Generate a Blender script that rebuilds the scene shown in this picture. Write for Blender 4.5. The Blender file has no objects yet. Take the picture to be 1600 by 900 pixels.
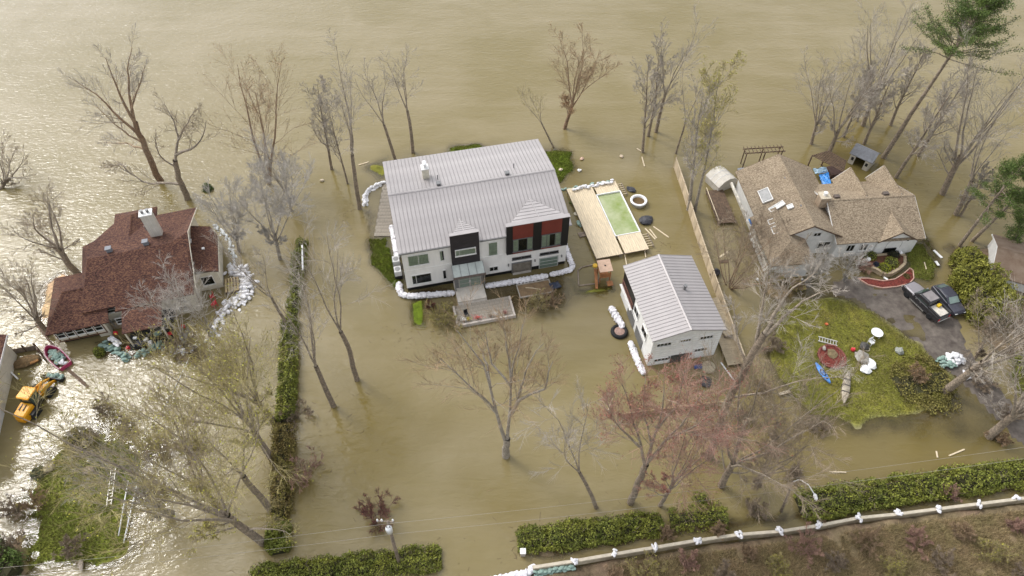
import bpy, bmesh, math, random
import numpy as np
from mathutils import Vector, Matrix
SC = bpy.context.scene
COL = SC.collection
R = math.radians

# ---------------------------------------------------------------- camera, sky, sun, exposure
CAM_H, PITCH, FPX = 66.0, R(50.5), 1109.0
cam_d = bpy.data.cameras.new("camera")
cam_d.sensor_width = 36.0
cam_d.lens = 36.0 * FPX / 1600.0
cam_d.clip_start = 0.5
cam_d.clip_end = 9000.0
cam = bpy.data.objects.new("camera", cam_d)
COL.objects.link(cam)
cam.location = (0, 0, CAM_H)
cam.rotation_euler = (math.pi / 2 - PITCH, 0, 0)
SC.camera = cam

SUN_DIR = Vector((-0.65, 0.475, 0.90)).normalized()
SUN_EL = math.asin(SUN_DIR.z)
SUN_AZ = math.atan2(SUN_DIR.x, SUN_DIR.y)
w = bpy.data.worlds.new("World")
SC.world = w
w.use_nodes = True
nt = w.node_tree
bg = nt.nodes["Background"]
sky = nt.nodes.new("ShaderNodeTexSky")
sky.sky_type = 'NISHITA'
sky.sun_disc = False
sky.sun_elevation = SUN_EL
sky.sun_rotation = SUN_AZ
sky.air_density = 1.0
sky.dust_density = 2.5
sky.ozone_density = 1.0
hs = nt.nodes.new("ShaderNodeHueSaturation")
hs.inputs["Saturation"].default_value = 0.22
nt.links.new(sky.outputs[0], hs.inputs["Color"])
nt.links.new(hs.outputs[0], bg.inputs[0])
bg.inputs[1].default_value = 0.15
sun_d = bpy.data.lights.new("sun", 'SUN')
sun_d.energy = 0.5
sun_d.angle = R(12)
sun_d.color = (1.0, 0.965, 0.91)
sun = bpy.data.objects.new("sun", sun_d)
COL.objects.link(sun)
sun.location = (0, 0, 120)
sun.rotation_euler = (-SUN_DIR).to_track_quat('-Z', 'Y').to_euler()
SC.view_settings.view_transform = 'Standard'
SC.view_settings.look = 'None'
SC.view_settings.gamma = 1.0
SC.view_settings.use_curve_mapping = False
SC.view_settings.exposure = 1.17
SC.cycles.max_bounces = 6
SC.cycles.transparent_max_bounces = 12
SC.cycles.caustics_reflective = False
SC.cycles.caustics_refractive = False

# ---------------------------------------------------------------- helpers
_fw = np.array([0, math.cos(PITCH), -math.sin(PITCH)])
_up = np.array([0, math.sin(PITCH), math.cos(PITCH)])
_rt = np.array([1.0, 0, 0])


def at(px, py, z=0.0):
    """world point at height z, surveyed from the photograph (1600 x 900)"""
    r = _fw + _rt * (px - 800) / FPX - _up * (py - 450) / FPX
    return Vector(np.array([0, 0, CAM_H]) + r * ((CAM_H - z) / -r[2]))


def stand(b, t, z0=0.0):
    """base and top of something upright seen from pixel b (base) to pixel t (top)"""
    B = at(*b, z0)
    h = min(np.arange(0.3, 42, .15), key=lambda z: (at(*t, z).xy - B.xy).length)
    return B, at(*t, h)


def link(o, parent=None):
    COL.objects.link(o)
    if parent is not None:
        o.parent = parent
    return o


def tag(o, label=None, cat=None, group=None, kind=None):
    if label: o["label"] = label
    if cat: o["category"] = cat
    if group: o["group"] = group
    if kind: o["kind"] = kind
    return o


def thing(name, label, cat, loc=(0, 0, 0), rz=0.0, group=None):
    o = bpy.data.objects.new(name, None)
    o.empty_display_size = .2
    link(o)
    o.location = loc
    o.rotation_euler = (0, 0, rz)
    return tag(o, label, cat, group)


def inst(me, name, parent=None, loc=(0, 0, 0), rot=(0, 0, 0), sc=(1, 1, 1)):
    o = bpy.data.objects.new(name, me)
    link(o, parent)
    o.location = loc
    o.rotation_euler = rot
    o.scale = sc
    return o


def copy_tree(o, parent=None):
    c = o.copy()
    link(c, parent)
    for ch in list(o.children):
        copy_tree(ch, c)
    return c


class MB:
    def __init__(s):
        s.v, s.f = [], []

    def add(s, vs, fs):
        n = len(s.v)
        s.v += [tuple(p) for p in vs]
        s.f += [tuple(i + n for i in f) for f in fs]
        return s

    def box(s, x0, x1, y0, y1, z0, z1):
        return s.add([(x0, y0, z0), (x1, y0, z0), (x1, y1, z0), (x0, y1, z0), (x0, y0, z1), (x1, y0, z1), (x1, y1, z1), (x0, y1, z1)],
                     [(3, 2, 1, 0), (4, 5, 6, 7), (0, 1, 5, 4), (1, 2, 6, 5), (2, 3, 7, 6), (3, 0, 4, 7)])

    def ext(s, pts, vec):
        n = len(pts)
        vec = Vector(vec)
        a = [Vector(p) for p in pts]
        b = [p + vec for p in a]
        nrm = sum(((a[i] - a[0]).cross(a[i + 1] - a[0]) for i in range(1, n - 1)), Vector())
        if nrm.dot(vec) > 0:
            a, b = b, a
        # a is the face whose normal points away from b
        if nrm.dot(vec) > 0:
            fs = [tuple(range(n)), tuple(range(2 * n - 1, n - 1, -1))]
            fs += [(i, i + n, (i + 1) % n + n, (i + 1) % n) for i in range(n)]
        else:
            fs = [tuple(range(n)), tuple(range(2 * n - 1, n - 1, -1))]
            fs += [(i, i + n, (i + 1) % n + n, (i + 1) % n) for i in range(n)]
        return s.add(a + b, fs)

    def prism(s, poly, z0, z1):
        return s.ext([(p[0], p[1], z0) for p in poly], (0, 0, z1 - z0))

    def bar(s, p0, p1, w, h=None):
        h = h or w
        p0, p1 = Vector(p0), Vector(p1)
        d = (p1 - p0).normalized()
        u = d.cross(Vector((0, 0, 1)))
        u = (u if u.length > 1e-3 else Vector((1, 0, 0))).normalized()
        v = u.cross(d)
        q = [p0 + u * a * w / 2 + v * b * h / 2 for a, b in ((-1, -1), (1, -1), (1, 1), (-1, 1))]
        return s.ext(q, p1 - p0)

    def tube(s, pts, r, n=6, cap=True):
        pts = [Vector(p) for p in pts]
        rr = r if hasattr(r, '__len__') else [r] * len(pts)
        vs, fs = [], []
        up = None
        for i, p in enumerate(pts):
            d = (pts[min(i + 1, len(pts) - 1)] - pts[max(i - 1, 0)]).normalized()
            if up is None:
                up = d.orthogonal().normalized()
            up = (up - d * up.dot(d)).normalized()
            v = d.cross(up)
            for k in range(n):
                a = 2 * math.pi * k / n
                vs.append(p + (up * math.cos(a) + v * math.sin(a)) * rr[i])
        for i in range(len(pts) - 1):
            for k in range(n):
                k2 = (k + 1) % n
                fs.append((i * n + k, i * n + k2, (i + 1) * n + k2, (i + 1) * n + k))
        if cap:
            fs += [tuple(range(n - 1, -1, -1)), tuple((len(pts) - 1) * n + k for k in range(n))]
        return s.add(vs, fs)

    def lathe(s, prof, c=(0, 0, 0), n=16, axis='z'):
        vs, fs = [], []
        for r, z in prof:
            for k in range(n):
                a = 2 * math.pi * k / n
                p = (r * math.cos(a), r * math.sin(a), z)
                if axis == 'y': p = (p[0], p[2], p[1])
                if axis == 'x': p = (p[2], p[0], p[1])
                vs.append((c[0] + p[0], c[1] + p[1], c[2] + p[2]))
        for i in range(len(prof) - 1):
            for k in range(n):
                k2 = (k + 1) % n
                fs.append((i * n + k, i * n + k2, (i + 1) * n + k2, (i + 1) * n + k))
        fs += [tuple(range(n - 1, -1, -1)), tuple((len(prof) - 1) * n + k for k in range(n))]
        return s.add(vs, fs)

    def mesh(s, name, mat, smooth=False):
        me = bpy.data.meshes.new(name)
        me.from_pydata(s.v, [], s.f)
        bm = bmesh.new()
        bm.from_mesh(me)
        bmesh.ops.recalc_face_normals(bm, faces=bm.faces)
        bm.to_mesh(me)
        bm.free()
        if mat is not None: me.materials.append(mat)
        if smooth:
            me.polygons.foreach_set("use_smooth", [True] * len(me.polygons))
        return me

    def build(s, name, mat, parent=None, smooth=False, bevel=0, loc=(0, 0, 0), rot=(0, 0, 0)):
        o = inst(s.mesh(name, mat, smooth), name, parent, loc, rot)
        if bevel:
            b = o.modifiers.new("bevel", 'BEVEL')
            b.width = bevel
            b.segments = 2
            b.limit_method = 'ANGLE'
        return o


def np_mesh(name, V, Fq, mat, smooth=False):
    """V (n,3); Fq (m,k) faces of k corners"""
    me = bpy.data.meshes.new(name)
    m, k = Fq.shape
    me.vertices.add(len(V))
    me.vertices.foreach_set("co", np.ascontiguousarray(V, dtype=np.float32).ravel())
    me.loops.add(m * k)
    me.loops.foreach_set("vertex_index", np.ascontiguousarray(Fq, dtype=np.int32).ravel())
    me.polygons.add(m)
    me.polygons.foreach_set("loop_start", np.arange(0, m * k, k, dtype=np.int32))
    me.polygons.foreach_set("loop_total", np.full(m, k, dtype=np.int32))
    if smooth:
        me.polygons.foreach_set("use_smooth", np.ones(m, dtype=bool))
    me.update(calc_edges=True)
    me.validate()
    if mat is not None: me.materials.append(mat)
    return me


# ---------------------------------------------------------------- materials
MATS = {}


def mat(key, col, rough=.7, var=.18, scale=2.0, bump=0.0, bscale=None, metal=0.0, spec=.4, col2=None, stretch=None, island=0.0, fine=None):
    """plain procedural surface: two-scale noise variation in colour, some in roughness, optional bump"""
    if key in MATS: return MATS[key]
    m = bpy.data.materials.new(key)
    m.use_nodes = True
    t = m.node_tree
    N, L = t.nodes, t.links
    b = N["Principled BSDF"]
    tc = N.new("ShaderNodeTexCoord")
    mp = N.new("ShaderNodeMapping")
    L.new(tc.outputs["Object"], mp.inputs["Vector"])
    if stretch: mp.inputs["Scale"].default_value = stretch
    n1 = N.new("ShaderNodeTexNoise")
    n1.inputs["Scale"].default_value = scale
    n1.inputs["Detail"].default_value = 6
    n1.inputs["Roughness"].default_value = .65
    L.new(mp.outputs[0], n1.inputs["Vector"])
    cr = N.new("ShaderNodeValToRGB")
    c2 = col2 or tuple(max(0, c * (1 - 1.9 * var)) for c in col)
    c1 = col if col2 else tuple(min(1, c * (1 + var)) for c in col)
    cr.color_ramp.elements[0].position = .3
    cr.color_ramp.elements[1].position = .7
    cr.color_ramp.elements[0].color = (*c2, 1)
    cr.color_ramp.elements[1].color = (*c1, 1)
    L.new(n1.outputs[0], cr.inputs[0])
    out = cr.outputs[0]
    if fine:
        n3 = N.new("ShaderNodeTexNoise")
        n3.inputs["Scale"].default_value = fine
        n3.inputs["Detail"].default_value = 3
        L.new(mp.outputs[0], n3.inputs["Vector"])
        mr = N.new("ShaderNodeMapRange")
        mr.inputs[1].default_value, mr.inputs[2].default_value = .3, .7
        mr.inputs[3].default_value, mr.inputs[4].default_value = .55, 1.4
        L.new(n3.outputs[0], mr.inputs[0])
        vm = N.new("ShaderNodeVectorMath")
        vm.operation = 'SCALE'
        L.new(out, vm.inputs[0])
        L.new(mr.outputs[0], vm.inputs["Scale"])
        out = vm.outputs[0]
    if island:
        g = N.new("ShaderNodeNewGeometry")
        mr = N.new("ShaderNodeMapRange")
        mr.inputs[3].default_value, mr.inputs[4].default_value = 1 - island, 1 + island
        L.new(g.outputs["Random Per Island"], mr.inputs[0])
        vm = N.new("ShaderNodeVectorMath")
        vm.operation = 'SCALE'
        L.new(out, vm.inputs[0])
        L.new(mr.outputs[0], vm.inputs["Scale"])
        out = vm.outputs[0]
    L.new(out, b.inputs["Base Color"])
    b.inputs["Roughness"].default_value = rough
    b.inputs["Metallic"].default_value = metal
    b.inputs["Specular IOR Level"].default_value = spec
    if bump:
        bp = N.new("ShaderNodeBump")
        bp.inputs["Strength"].default_value = bump
        bp.inputs["Distance"].default_value = .05
        n2 = N.new("ShaderNodeTexNoise")
        n2.inputs["Scale"].default_value = bscale or scale * 4
        n2.inputs["Detail"].default_value = 5
        L.new(mp.outputs[0], n2.inputs["Vector"])
        L.new(n2.outputs[0], bp.inputs["Height"])
        L.new(bp.outputs[0], b.inputs["Normal"])
    MATS[key] = m
    return m


def shingle(key, dark, mid, light, sx=2.2, sy=5.0):
    """asphalt shingles: small blended tabs of three tones laid in courses"""
    if key in MATS: return MATS[key]
    m = bpy.data.materials.new(key)
    m.use_nodes = True
    t = m.node_tree
    N, L = t.nodes, t.links
    b = N["Principled BSDF"]
    tc = N.new("ShaderNodeTexCoord")
    vo = N.new("ShaderNodeTexVoronoi")
    vo.inputs["Scale"].default_value = 7.5
    mp = N.new("ShaderNodeMapping")
    mp.inputs["Scale"].default_value = (sx / 2.2, sy / 2.8, 1.4)
    L.new(tc.outputs["Object"], mp.inputs[0])
    L.new(mp.outputs[0], vo.inputs["Vector"])
    sep = N.new("ShaderNodeSeparateColor")
    L.new(vo.outputs["Color"], sep.inputs[0])
    no = N.new("ShaderNodeTexNoise")
    no.inputs["Scale"].default_value = .5
    no.inputs["Detail"].default_value = 7
    L.new(tc.outputs["Object"], no.inputs["Vector"])
    ma = N.new("ShaderNodeMath")
    ma.operation = 'MULTIPLY_ADD'
    ma.inputs[1].default_value = .7
    L.new(sep.outputs[0], ma.inputs[0])
    mm = N.new("ShaderNodeMath")
    mm.operation = 'MULTIPLY'
    mm.inputs[1].default_value = .38
    L.new(no.outputs[0], mm.inputs[0])
    L.new(mm.outputs[0], ma.inputs[2])
    cr = N.new("ShaderNodeValToRGB")
    e = cr.color_ramp.elements
    e[0].position, e[0].color = .15, (*dark, 1)
    e[1].position, e[1].color = .92, (*light, 1)
    k = e.new(.5)
    k.color = (*mid, 1)
    L.new(ma.outputs[0], cr.inputs[0])
    L.new(cr.outputs[0], b.inputs["Base Color"])
    b.inputs["Roughness"].default_value = .9
    b.inputs["Specular IOR Level"].default_value = .25
    bp = N.new("ShaderNodeBump")
    bp.inputs["Strength"].default_value = .5
    bp.inputs["Distance"].default_value = .04
    L.new(sep.outputs[0], bp.inputs["Height"])
    L.new(bp.outputs[0], b.inputs["Normal"])
    MATS[key] = m
    return m


def glass_mat():
    if 'pane_glass' in MATS: return MATS['pane_glass']
    m = bpy.data.materials.new('pane_glass')
    m.use_nodes = True
    t = m.node_tree
    N, L = t.nodes, t.links
    N.remove(N["Principled BSDF"])
    tr = N.new("ShaderNodeBsdfTransparent")
    tr.inputs[0].default_value = (.86, .92, .88, 1)
    gl = N.new("ShaderNodeBsdfGlossy")
    gl.inputs["Roughness"].default_value = .03
    fr = N.new("ShaderNodeFresnel")
    fr.inputs[0].default_value = 1.55
    mx = N.new("ShaderNodeMixShader")
    L.new(fr.outputs[0], mx.inputs[0])
    L.new(tr.outputs[0], mx.inputs[1])
    L.new(gl.outputs[0], mx.inputs[2])
    L.new(mx.outputs[0], N["Material Output"].inputs[0])
    MATS['pane_glass'] = m
    return m


GLASS = glass_mat()
WHITE = mat('white_render', (.80, .78, .745), .75, .06, 1.1, .1, 30, stretch=(1, 1, .22))
TRIMW = mat('white_trim', (.72, .71, .68), .5, .06, 2)
BLACKP = mat('black_panel', (.012, .012, .013), .45, .2, 3)
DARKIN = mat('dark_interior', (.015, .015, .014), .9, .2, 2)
CURT = mat('curtain', (.58, .64, .52), .9, .12, 3)
METROOF = mat('roof_metal', (.345, .32, .313), .48, .08, .35, .05, 12, metal=.15, spec=.5)
GREYM = mat('grey_metal', (.20, .20, .20), .5, .15, 4, metal=.4)
CONC = mat('concrete', (.42, .38, .33), .85, .15, 1.2, .3, 14)
STONE = mat('paver_stone', (.34, .30, .245), .9, .25, 1.3, .3, 10)
WOODN = mat('new_wood', (.66, .55, .385), .75, .14, 1.4, .2, 9, stretch=(6, .6, 2), island=.08)
WOODB = mat('brown_wood', (.13, .085, .055), .85, .3, 2.5, .3, 12)
WOODG = mat('weathered_wood', (.25, .20, .155), .88, .28, 2.2, .3, 12)
SIDING = mat('cream_siding', (.64, .59, .48), .7, .08, 1.5, .15, 20)
SIDEW = mat('white_siding', (.76, .75, .72), .7, .07, 1.5, .15, 20)
SAND = mat('sandbag_cloth', (.74, .73, .74), .62, .08, 3, .4, 9)
SANDG = mat('green_sandbag_cloth', (.13, .24, .20), .65, .3, 3, .4, 9, col2=(.30, .38, .33))
PLASW = mat('white_plastic', (.76, .76, .75), .35, .05, 3)
RUB = mat('rubber', (.014, .014, .015), .8, .2, 6)
BARK = mat('bark', (.27, .215, .16), .95, .3, 3, .8, 14, fine=9)
BARKG = mat('grey_bark', (.34, .295, .24), .95, .3, 3, .8, 14, fine=9)
BARKB = mat('brown_bark', (.25, .165, .105), .95, .3, 3, .8, 14, fine=9)
TWG = mat('grey_twigs', (.47, .42, .36), .9, .2, .7, island=.25)
TWB = mat('brown_twigs', (.34, .27, .195), .9, .25, .7, island=.3)
TWR = mat('reddish_twigs', (.42, .265, .205), .9, .25, .7, island=.3)
TWO = mat('tan_twigs', (.39, .28, .175), .9, .25, .7, island=.3)
TWY = mat('yellow_twigs', (.42, .355, .17), .9, .25, .7, island=.3)
BUDY = mat('yellow_green_buds', (.36, .34, .05), .8, .25, .6, island=.4)
BUDO = mat('orange_buds', (.30, .16, .075), .8, .25, .6, island=.4)
BUDR = mat('red_buds', (.27, .095, .07), .8, .25, .6, island=.4)
HEDGE = mat('hedge_leaf', (.235, .24, .034), .75, .3, .7, island=.5, col2=(.10, .125, .02))
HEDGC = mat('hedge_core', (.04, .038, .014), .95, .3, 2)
PINEM = mat('pine_needles', (.10, .14, .024), .75, .3, .5, island=.5, col2=(.06, .10, .02))
YELL = mat('machine_yellow', (.72, .33, .012), .4, .08, 3)
BLUE = mat('blue_plastic', (.06, .24, .62), .4, .15, 4)
REDP = mat('red_plastic', (.55, .03, .04), .4, .15, 4)
MULCH = mat('red_mulch', (.17, .035, .025), .95, .35, 5, .8, 22, fine=14)
SOIL = mat('dark_soil', (.05, .035, .022), .95, .35, 4, .8, 18)
# ---------------------------------------------------------------- ground and flood water
def axis(a, b, step, far):
    inner = np.arange(a, b + 1e-6, step)
    o = [15, 40, 90, 200, 450, 1000, 2500][:7]
    return np.concatenate([[a - d for d in reversed(o)], inner, [b + d for d in o]])


GX = axis(-84, 84, .42, 0)
GY = axis(4, 118, .42, 0)
XX, YY = np.meshgrid(GX, GY)
NX, NY = len(GX), len(GY)
rngT = np.random.default_rng(5)


def vnoise(x, y, s, seed=0):
    """smooth value noise on arrays"""
    r = np.random.default_rng(seed)
    T = r.random((64, 64))
    u, v = x / s, y / s
    i, j = np.floor(u).astype(int), np.floor(v).astype(int)
    a, b = u - i, v - j
    a, b = a * a * (3 - 2 * a), b * b * (3 - 2 * b)
    g = lambda p, q: T[p % 64, q % 64]
    return (g(i, j) * (1 - a) + g(i + 1, j) * a) * (1 - b) + (g(i, j + 1) * (1 - a) + g(i + 1, j + 1) * a) * b - .5


def sdf(poly, x, y):
    """signed distance, positive inside"""
    d = np.full(x.shape, 1e9)
    inside = np.zeros(x.shape, bool)
    n = len(poly)
    for k in range(n):
        x0, y0 = poly[k]
        x1, y1 = poly[(k + 1) % n]
        ex, ey = x1 - x0, y1 - y0
        wx, wy = x - x0, y - y0
        tt = np.clip((wx * ex + wy * ey) / (ex * ex + ey * ey + 1e-12), 0, 1)
        d = np.minimum(d, np.hypot(wx - tt * ex, wy - tt * ey))
        c = ((y0 <= y) & (y1 > y)) | ((y1 <= y) & (y0 > y))
        with np.errstate(divide='ignore', invalid='ignore'):
            xi = x0 + (y - y0) * ex / np.where(abs(ey) < 1e-9, 1e-9, ey)
        inside ^= c & (x < xi)
    return np.where(inside, d, -d)


def pxpoly(*pts):
    return [tuple(at(*p).xy) for p in pts]


C_MUD = (.17, .115, .045)
C_GRASS = (.150, .150, .026)
C_GRASS2 = (.122, .145, .022)
C_LAWN = (.125, .175, .016)
C_DRY = (.20, .155, .088)
C_ASPH = (.115, .095, .078)
C_BROWN = (.13, .10, .060)
C_SAND = (.46, .33, .18)
C_PAVE = (.17, .16, .13)
LANDS = [  # polygon, height, shore width, ground colour, edge noise, flatness noise
    # shallow shelves round the grounds
    (pxpoly((560, 300), (600, 230), (760, 215), (880, 215), (930, 280), (900, 300), (900, 420), (960, 430), (960, 470), (880, 520), (640, 520), (600, 470)), -.32, 3.0, C_PAVE, 1.0, .08),
    (pxpoly((640, 480), (900, 420), (980, 420), (1000, 560), (900, 600), (640, 560)), -.42, 4.0, C_MUD, 1.0, .05),
    (pxpoly((1190, 430), (1330, 400), (1420, 380), (1470, 430), (1490, 520), (1560, 600), (1600, 640), (1600, 720), (1440, 700), (1260, 690), (1180, 560)), -.16, 3.5, C_PAVE, 1.2, .07),
    (pxpoly((20, 700), (60, 640), (200, 620), (330, 700), (300, 860), (200, 905), (-40, 905), (-40, 760)), -.3, 3.0, C_MUD, 1.5, .1),
    # emerged lawns
    (pxpoly((1215, 490), (1245, 470), (1330, 468), (1400, 515), (1450, 555), (1490, 590), (1478, 622), (1420, 648), (1335, 662), (1265, 652), (1225, 612), (1205, 555)), .20, 2.2, C_GRASS, .6, .05),
    (pxpoly((50, 770), (100, 705), (160, 690), (230, 700), (222, 780), (190, 862), (110, 890), (50, 885)), .20, 2.6, C_GRASS2, 1.5, .07),
    (pxpoly((572, 372), (606, 368), (632, 452), (612, 452), (578, 415)), .18, 1.4, C_LAWN, .6, .07),
    (pxpoly((570, 330), (582, 318), (586, 400), (574, 385)), .06, .9, C_BROWN, .5, .07),
    (pxpoly((640, 470), (662, 468), (666, 512), (644, 510)), .05, .5, C_LAWN, .2, .05),
    (pxpoly((688, 242), (700, 228), (745, 221), (765, 232), (760, 250), (700, 260)), .13, .9, C_LAWN, .6, .08),
    (pxpoly((845, 240), (868, 233), (893, 238), (895, 262), (876, 285), (860, 280)), .13, 1.0, C_LAWN, .7, .09),
    (pxpoly((563, 255), (606, 245), (606, 280), (590, 285)), .0, 1.2, C_GRASS, .7, .08),
    (pxpoly((888, 438), (898, 458), (915, 463), (960, 455), (956, 447), (905, 452), (896, 436)), .05, .5, C_GRASS, .2, .05),
    (pxpoly((1418, 380), (1445, 372), (1472, 420), (1455, 440), (1425, 432)), .12, 1.0, C_GRASS2, .5, .06),
    (pxpoly((1432, 365), (1445, 360), (1478, 412), (1466, 420)), .14, .8, C_BROWN, .5, .06),
    (pxpoly((1480, 380), (1560, 380), (1620, 420), (1640, 560), (1560, 560), (1500, 480)), .22, 1.5, C_BROWN, .8, .1),
    (pxpoly((1590, 560), (1640, 560), (1640, 640), (1605, 625)), .2, 1.5, C_BROWN, .8, .1),
    (pxpoly((56, 445), (85, 422), (110, 412), (126, 425), (120, 500), (58, 505)), .10, 1.8, C_SAND, .8, .05),
    (pxpoly((255, 540), (310, 520), (345, 560), (300, 575), (260, 575)), .02, 1.0, C_BROWN, .6, .08),
    (pxpoly((140, 530), (250, 515), (255, 555), (200, 570), (150, 560)), -.05, .8, C_BROWN, .3, .05),
    (pxpoly((1180, 440), (1196, 425), (1260, 445), (1215, 470), (1195, 462)), .08, 1.0, C_DRY, .6, .08),
    (pxpoly((735, 452), (880, 428), (895, 448), (880, 478), (800, 492), (740, 470)), -.10, 1.0, (.075, .042, .020), .4, .03),  # brown mulch bottom, darkened to paint in the house's reflection
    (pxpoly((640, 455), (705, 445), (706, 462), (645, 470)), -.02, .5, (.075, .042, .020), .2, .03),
    # the bank below the flood wall
    (pxpoly((818, 893), (960, 868), (1215, 834), (1400, 806), (1590, 784), (1900, 740), (2200, 1100), (1000, 1200), (760, 1010)), .12, .7, C_BROWN, .1, .12),
    (pxpoly((1040, 905), (1215, 860), (1400, 832), (1620, 810), (1900, 770), (2200, 1100), (1100, 1200)), .7, 4.0, C_DRY, 1.0, .25),
    (pxpoly((815, 862), (1040, 818), (1230, 800), (1240, 818), (1030, 845), (850, 880)), .02, .8, C_BROWN, .5, .07),
    (pxpoly((1232, 800), (1600, 738), (1640, 760), (1240, 815)), .10, .8, C_BROWN, .5, .07),
    (pxpoly((-60, 835), (30, 850), (40, 905), (-60, 960)), .25, 1.5, C_BROWN, .8, .1),
]


def ground_fields(x, y):
    h = -1.0 + .35 * vnoise(x, y, 9, 1) + .15 * vnoise(x, y, 3, 2)
    far = np.clip((y - 95) / 60, 0, 1)
    h = h - 2.0 * far
    col = np.empty(x.shape + (3,))
    col[:] = C_MUD
    for poly, zt, wd, c, en, fl in LANDS:
        xs = [p[0] for p in poly]
        ys = [p[1] for p in poly]
        m = (x > min(xs) - 2 * wd - 2) & (x < max(xs) + 2 * wd + 2) & (y > min(ys) - 2 * wd - 2) & (y < max(ys) + 2 * wd + 2)
        if not m.any(): continue
        xm, ym = x[m], y[m]
        d = sdf(poly, xm, ym) + en * (1.7 * vnoise(xm, ym, 2.1, 7) + .45 * vnoise(xm, ym, .6, 8))
        s = np.clip((d + wd) / (2 * wd), 0, 1)
        s = s * s * (3 - 2 * s)
        ht = zt + fl * (2 * vnoise(xm, ym, 2.3, 9) + vnoise(xm, ym, .9, 11))
        h[m] = h[m] * (1 - s) + np.maximum(h[m], ht) * s if zt > -.1 else np.maximum(h[m], h[m] * (1 - s) + ht * s)
        sc = np.clip((d + .35 * wd) / (.5 * wd), 0, 1)[..., None]
        cm = np.array(c)[None] * (1 + .5 * vnoise(xm, ym, 3.1, 13)[..., None])
        col[m] = col[m] * (1 - sc) + cm * sc
    return h, col


HH, CC = ground_fields(XX, YY)


def ground_z(x, y):
    h, _ = ground_fields(np.array([[float(x)]]), np.array([[float(y)]]))
    return float(h[0, 0])


idx = np.arange(NX * NY).reshape(NY, NX)
QUADS = np.stack([idx[:-1, :-1], idx[:-1, 1:], idx[1:, 1:], idx[1:, :-1]], -1).reshape(-1, 4)


def ground_material():
    m = bpy.data.materials.new("ground_cover")
    m.use_nodes = True
    N, L = m.node_tree.nodes, m.node_tree.links
    b = N["Principled BSDF"]
    a = N.new("ShaderNodeVertexColor")
    a.layer_name = "cover"
    tc = N.new("ShaderNodeTexCoord")
    n1 = N.new("ShaderNodeTexNoise")
    n1.inputs["Scale"].default_value = 1.1
    n1.inputs["Detail"].default_value = 9
    n1.inputs["Roughness"].default_value = .75
    L.new(tc.outputs["Object"], n1.inputs["Vector"])
    mr = N.new("ShaderNodeMapRange")
    mr.inputs[1].default_value, mr.inputs[2].default_value = .32, .68
    mr.inputs[3].default_value, mr.inputs[4].default_value = .5, 1.55
    L.new(n1.outputs[0], mr.inputs[0])
    vm = N.new("ShaderNodeVectorMath")
    vm.operation = 'SCALE'
    L.new(a.outputs[0], vm.inputs[0])
    L.new(mr.outputs[0], vm.inputs["Scale"])
    n2 = N.new("ShaderNodeTexNoise")
    n2.inputs["Scale"].default_value = .33
    n2.inputs["Detail"].default_value = 6
    L.new(tc.outputs["Object"], n2.inputs["Vector"])
    cr = N.new("ShaderNodeValToRGB")
    cr.color_ramp.elements[0].position, cr.color_ramp.elements[1].position = .46, .68
    cr.color_ramp.elements[1].color = (.6, .6, .6, 1)
    cr.color_ramp.elements[0].color = (0, 0, 0, 1)
    L.new(n2.outputs[0], cr.inputs[0])
    mx = N.new("ShaderNodeMixRGB")
    L.new(cr.outputs[0], mx.inputs[0])
    L.new(vm.outputs[0], mx.inputs[1])
    # straw-dry areas: the cover shifted towards dead thatch
    sh = N.new("ShaderNodeVectorMath")
    sh.operation = 'MULTIPLY'
    sh.inputs[1].default_value = (1.42, 1.22, 1.5)
    L.new(vm.outputs[0], sh.inputs[0])
    L.new(sh.outputs[0], mx.inputs[2])
    L.new(mx.outputs[0], b.inputs["Base Color"])
    b.inputs["Roughness"].default_value = .95
    b.inputs["Specular IOR Level"].default_value = .15
    bp = N.new("ShaderNodeBump")
    bp.inputs["Strength"].default_value = .7
    bp.inputs["Distance"].default_value = .08
    n3 = N.new("ShaderNodeTexNoise")
    n3.inputs["Scale"].default_value = 7
    n3.inputs["Detail"].default_value = 5
    L.new(tc.outputs["Object"], n3.inputs["Vector"])
    L.new(n3.outputs[0], bp.inputs["Height"])
    L.new(bp.outputs[0], b.inputs["Normal"])
    return m


V = np.stack([XX, YY, HH], -1).reshape(-1, 3)
me = np_mesh("ground", V, QUADS, ground_material(), True)
ca = me.color_attributes.new("cover", 'FLOAT_COLOR', 'POINT')
ca.data.foreach_set("color", np.concatenate([np.clip(CC, 0, 1).reshape(-1, 3), np.ones((NX * NY, 1))], 1).astype(np.float32).ravel())
tag(inst(me, "ground"), "muddy ground with green lawns under and above the flood", kind="structure")


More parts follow.
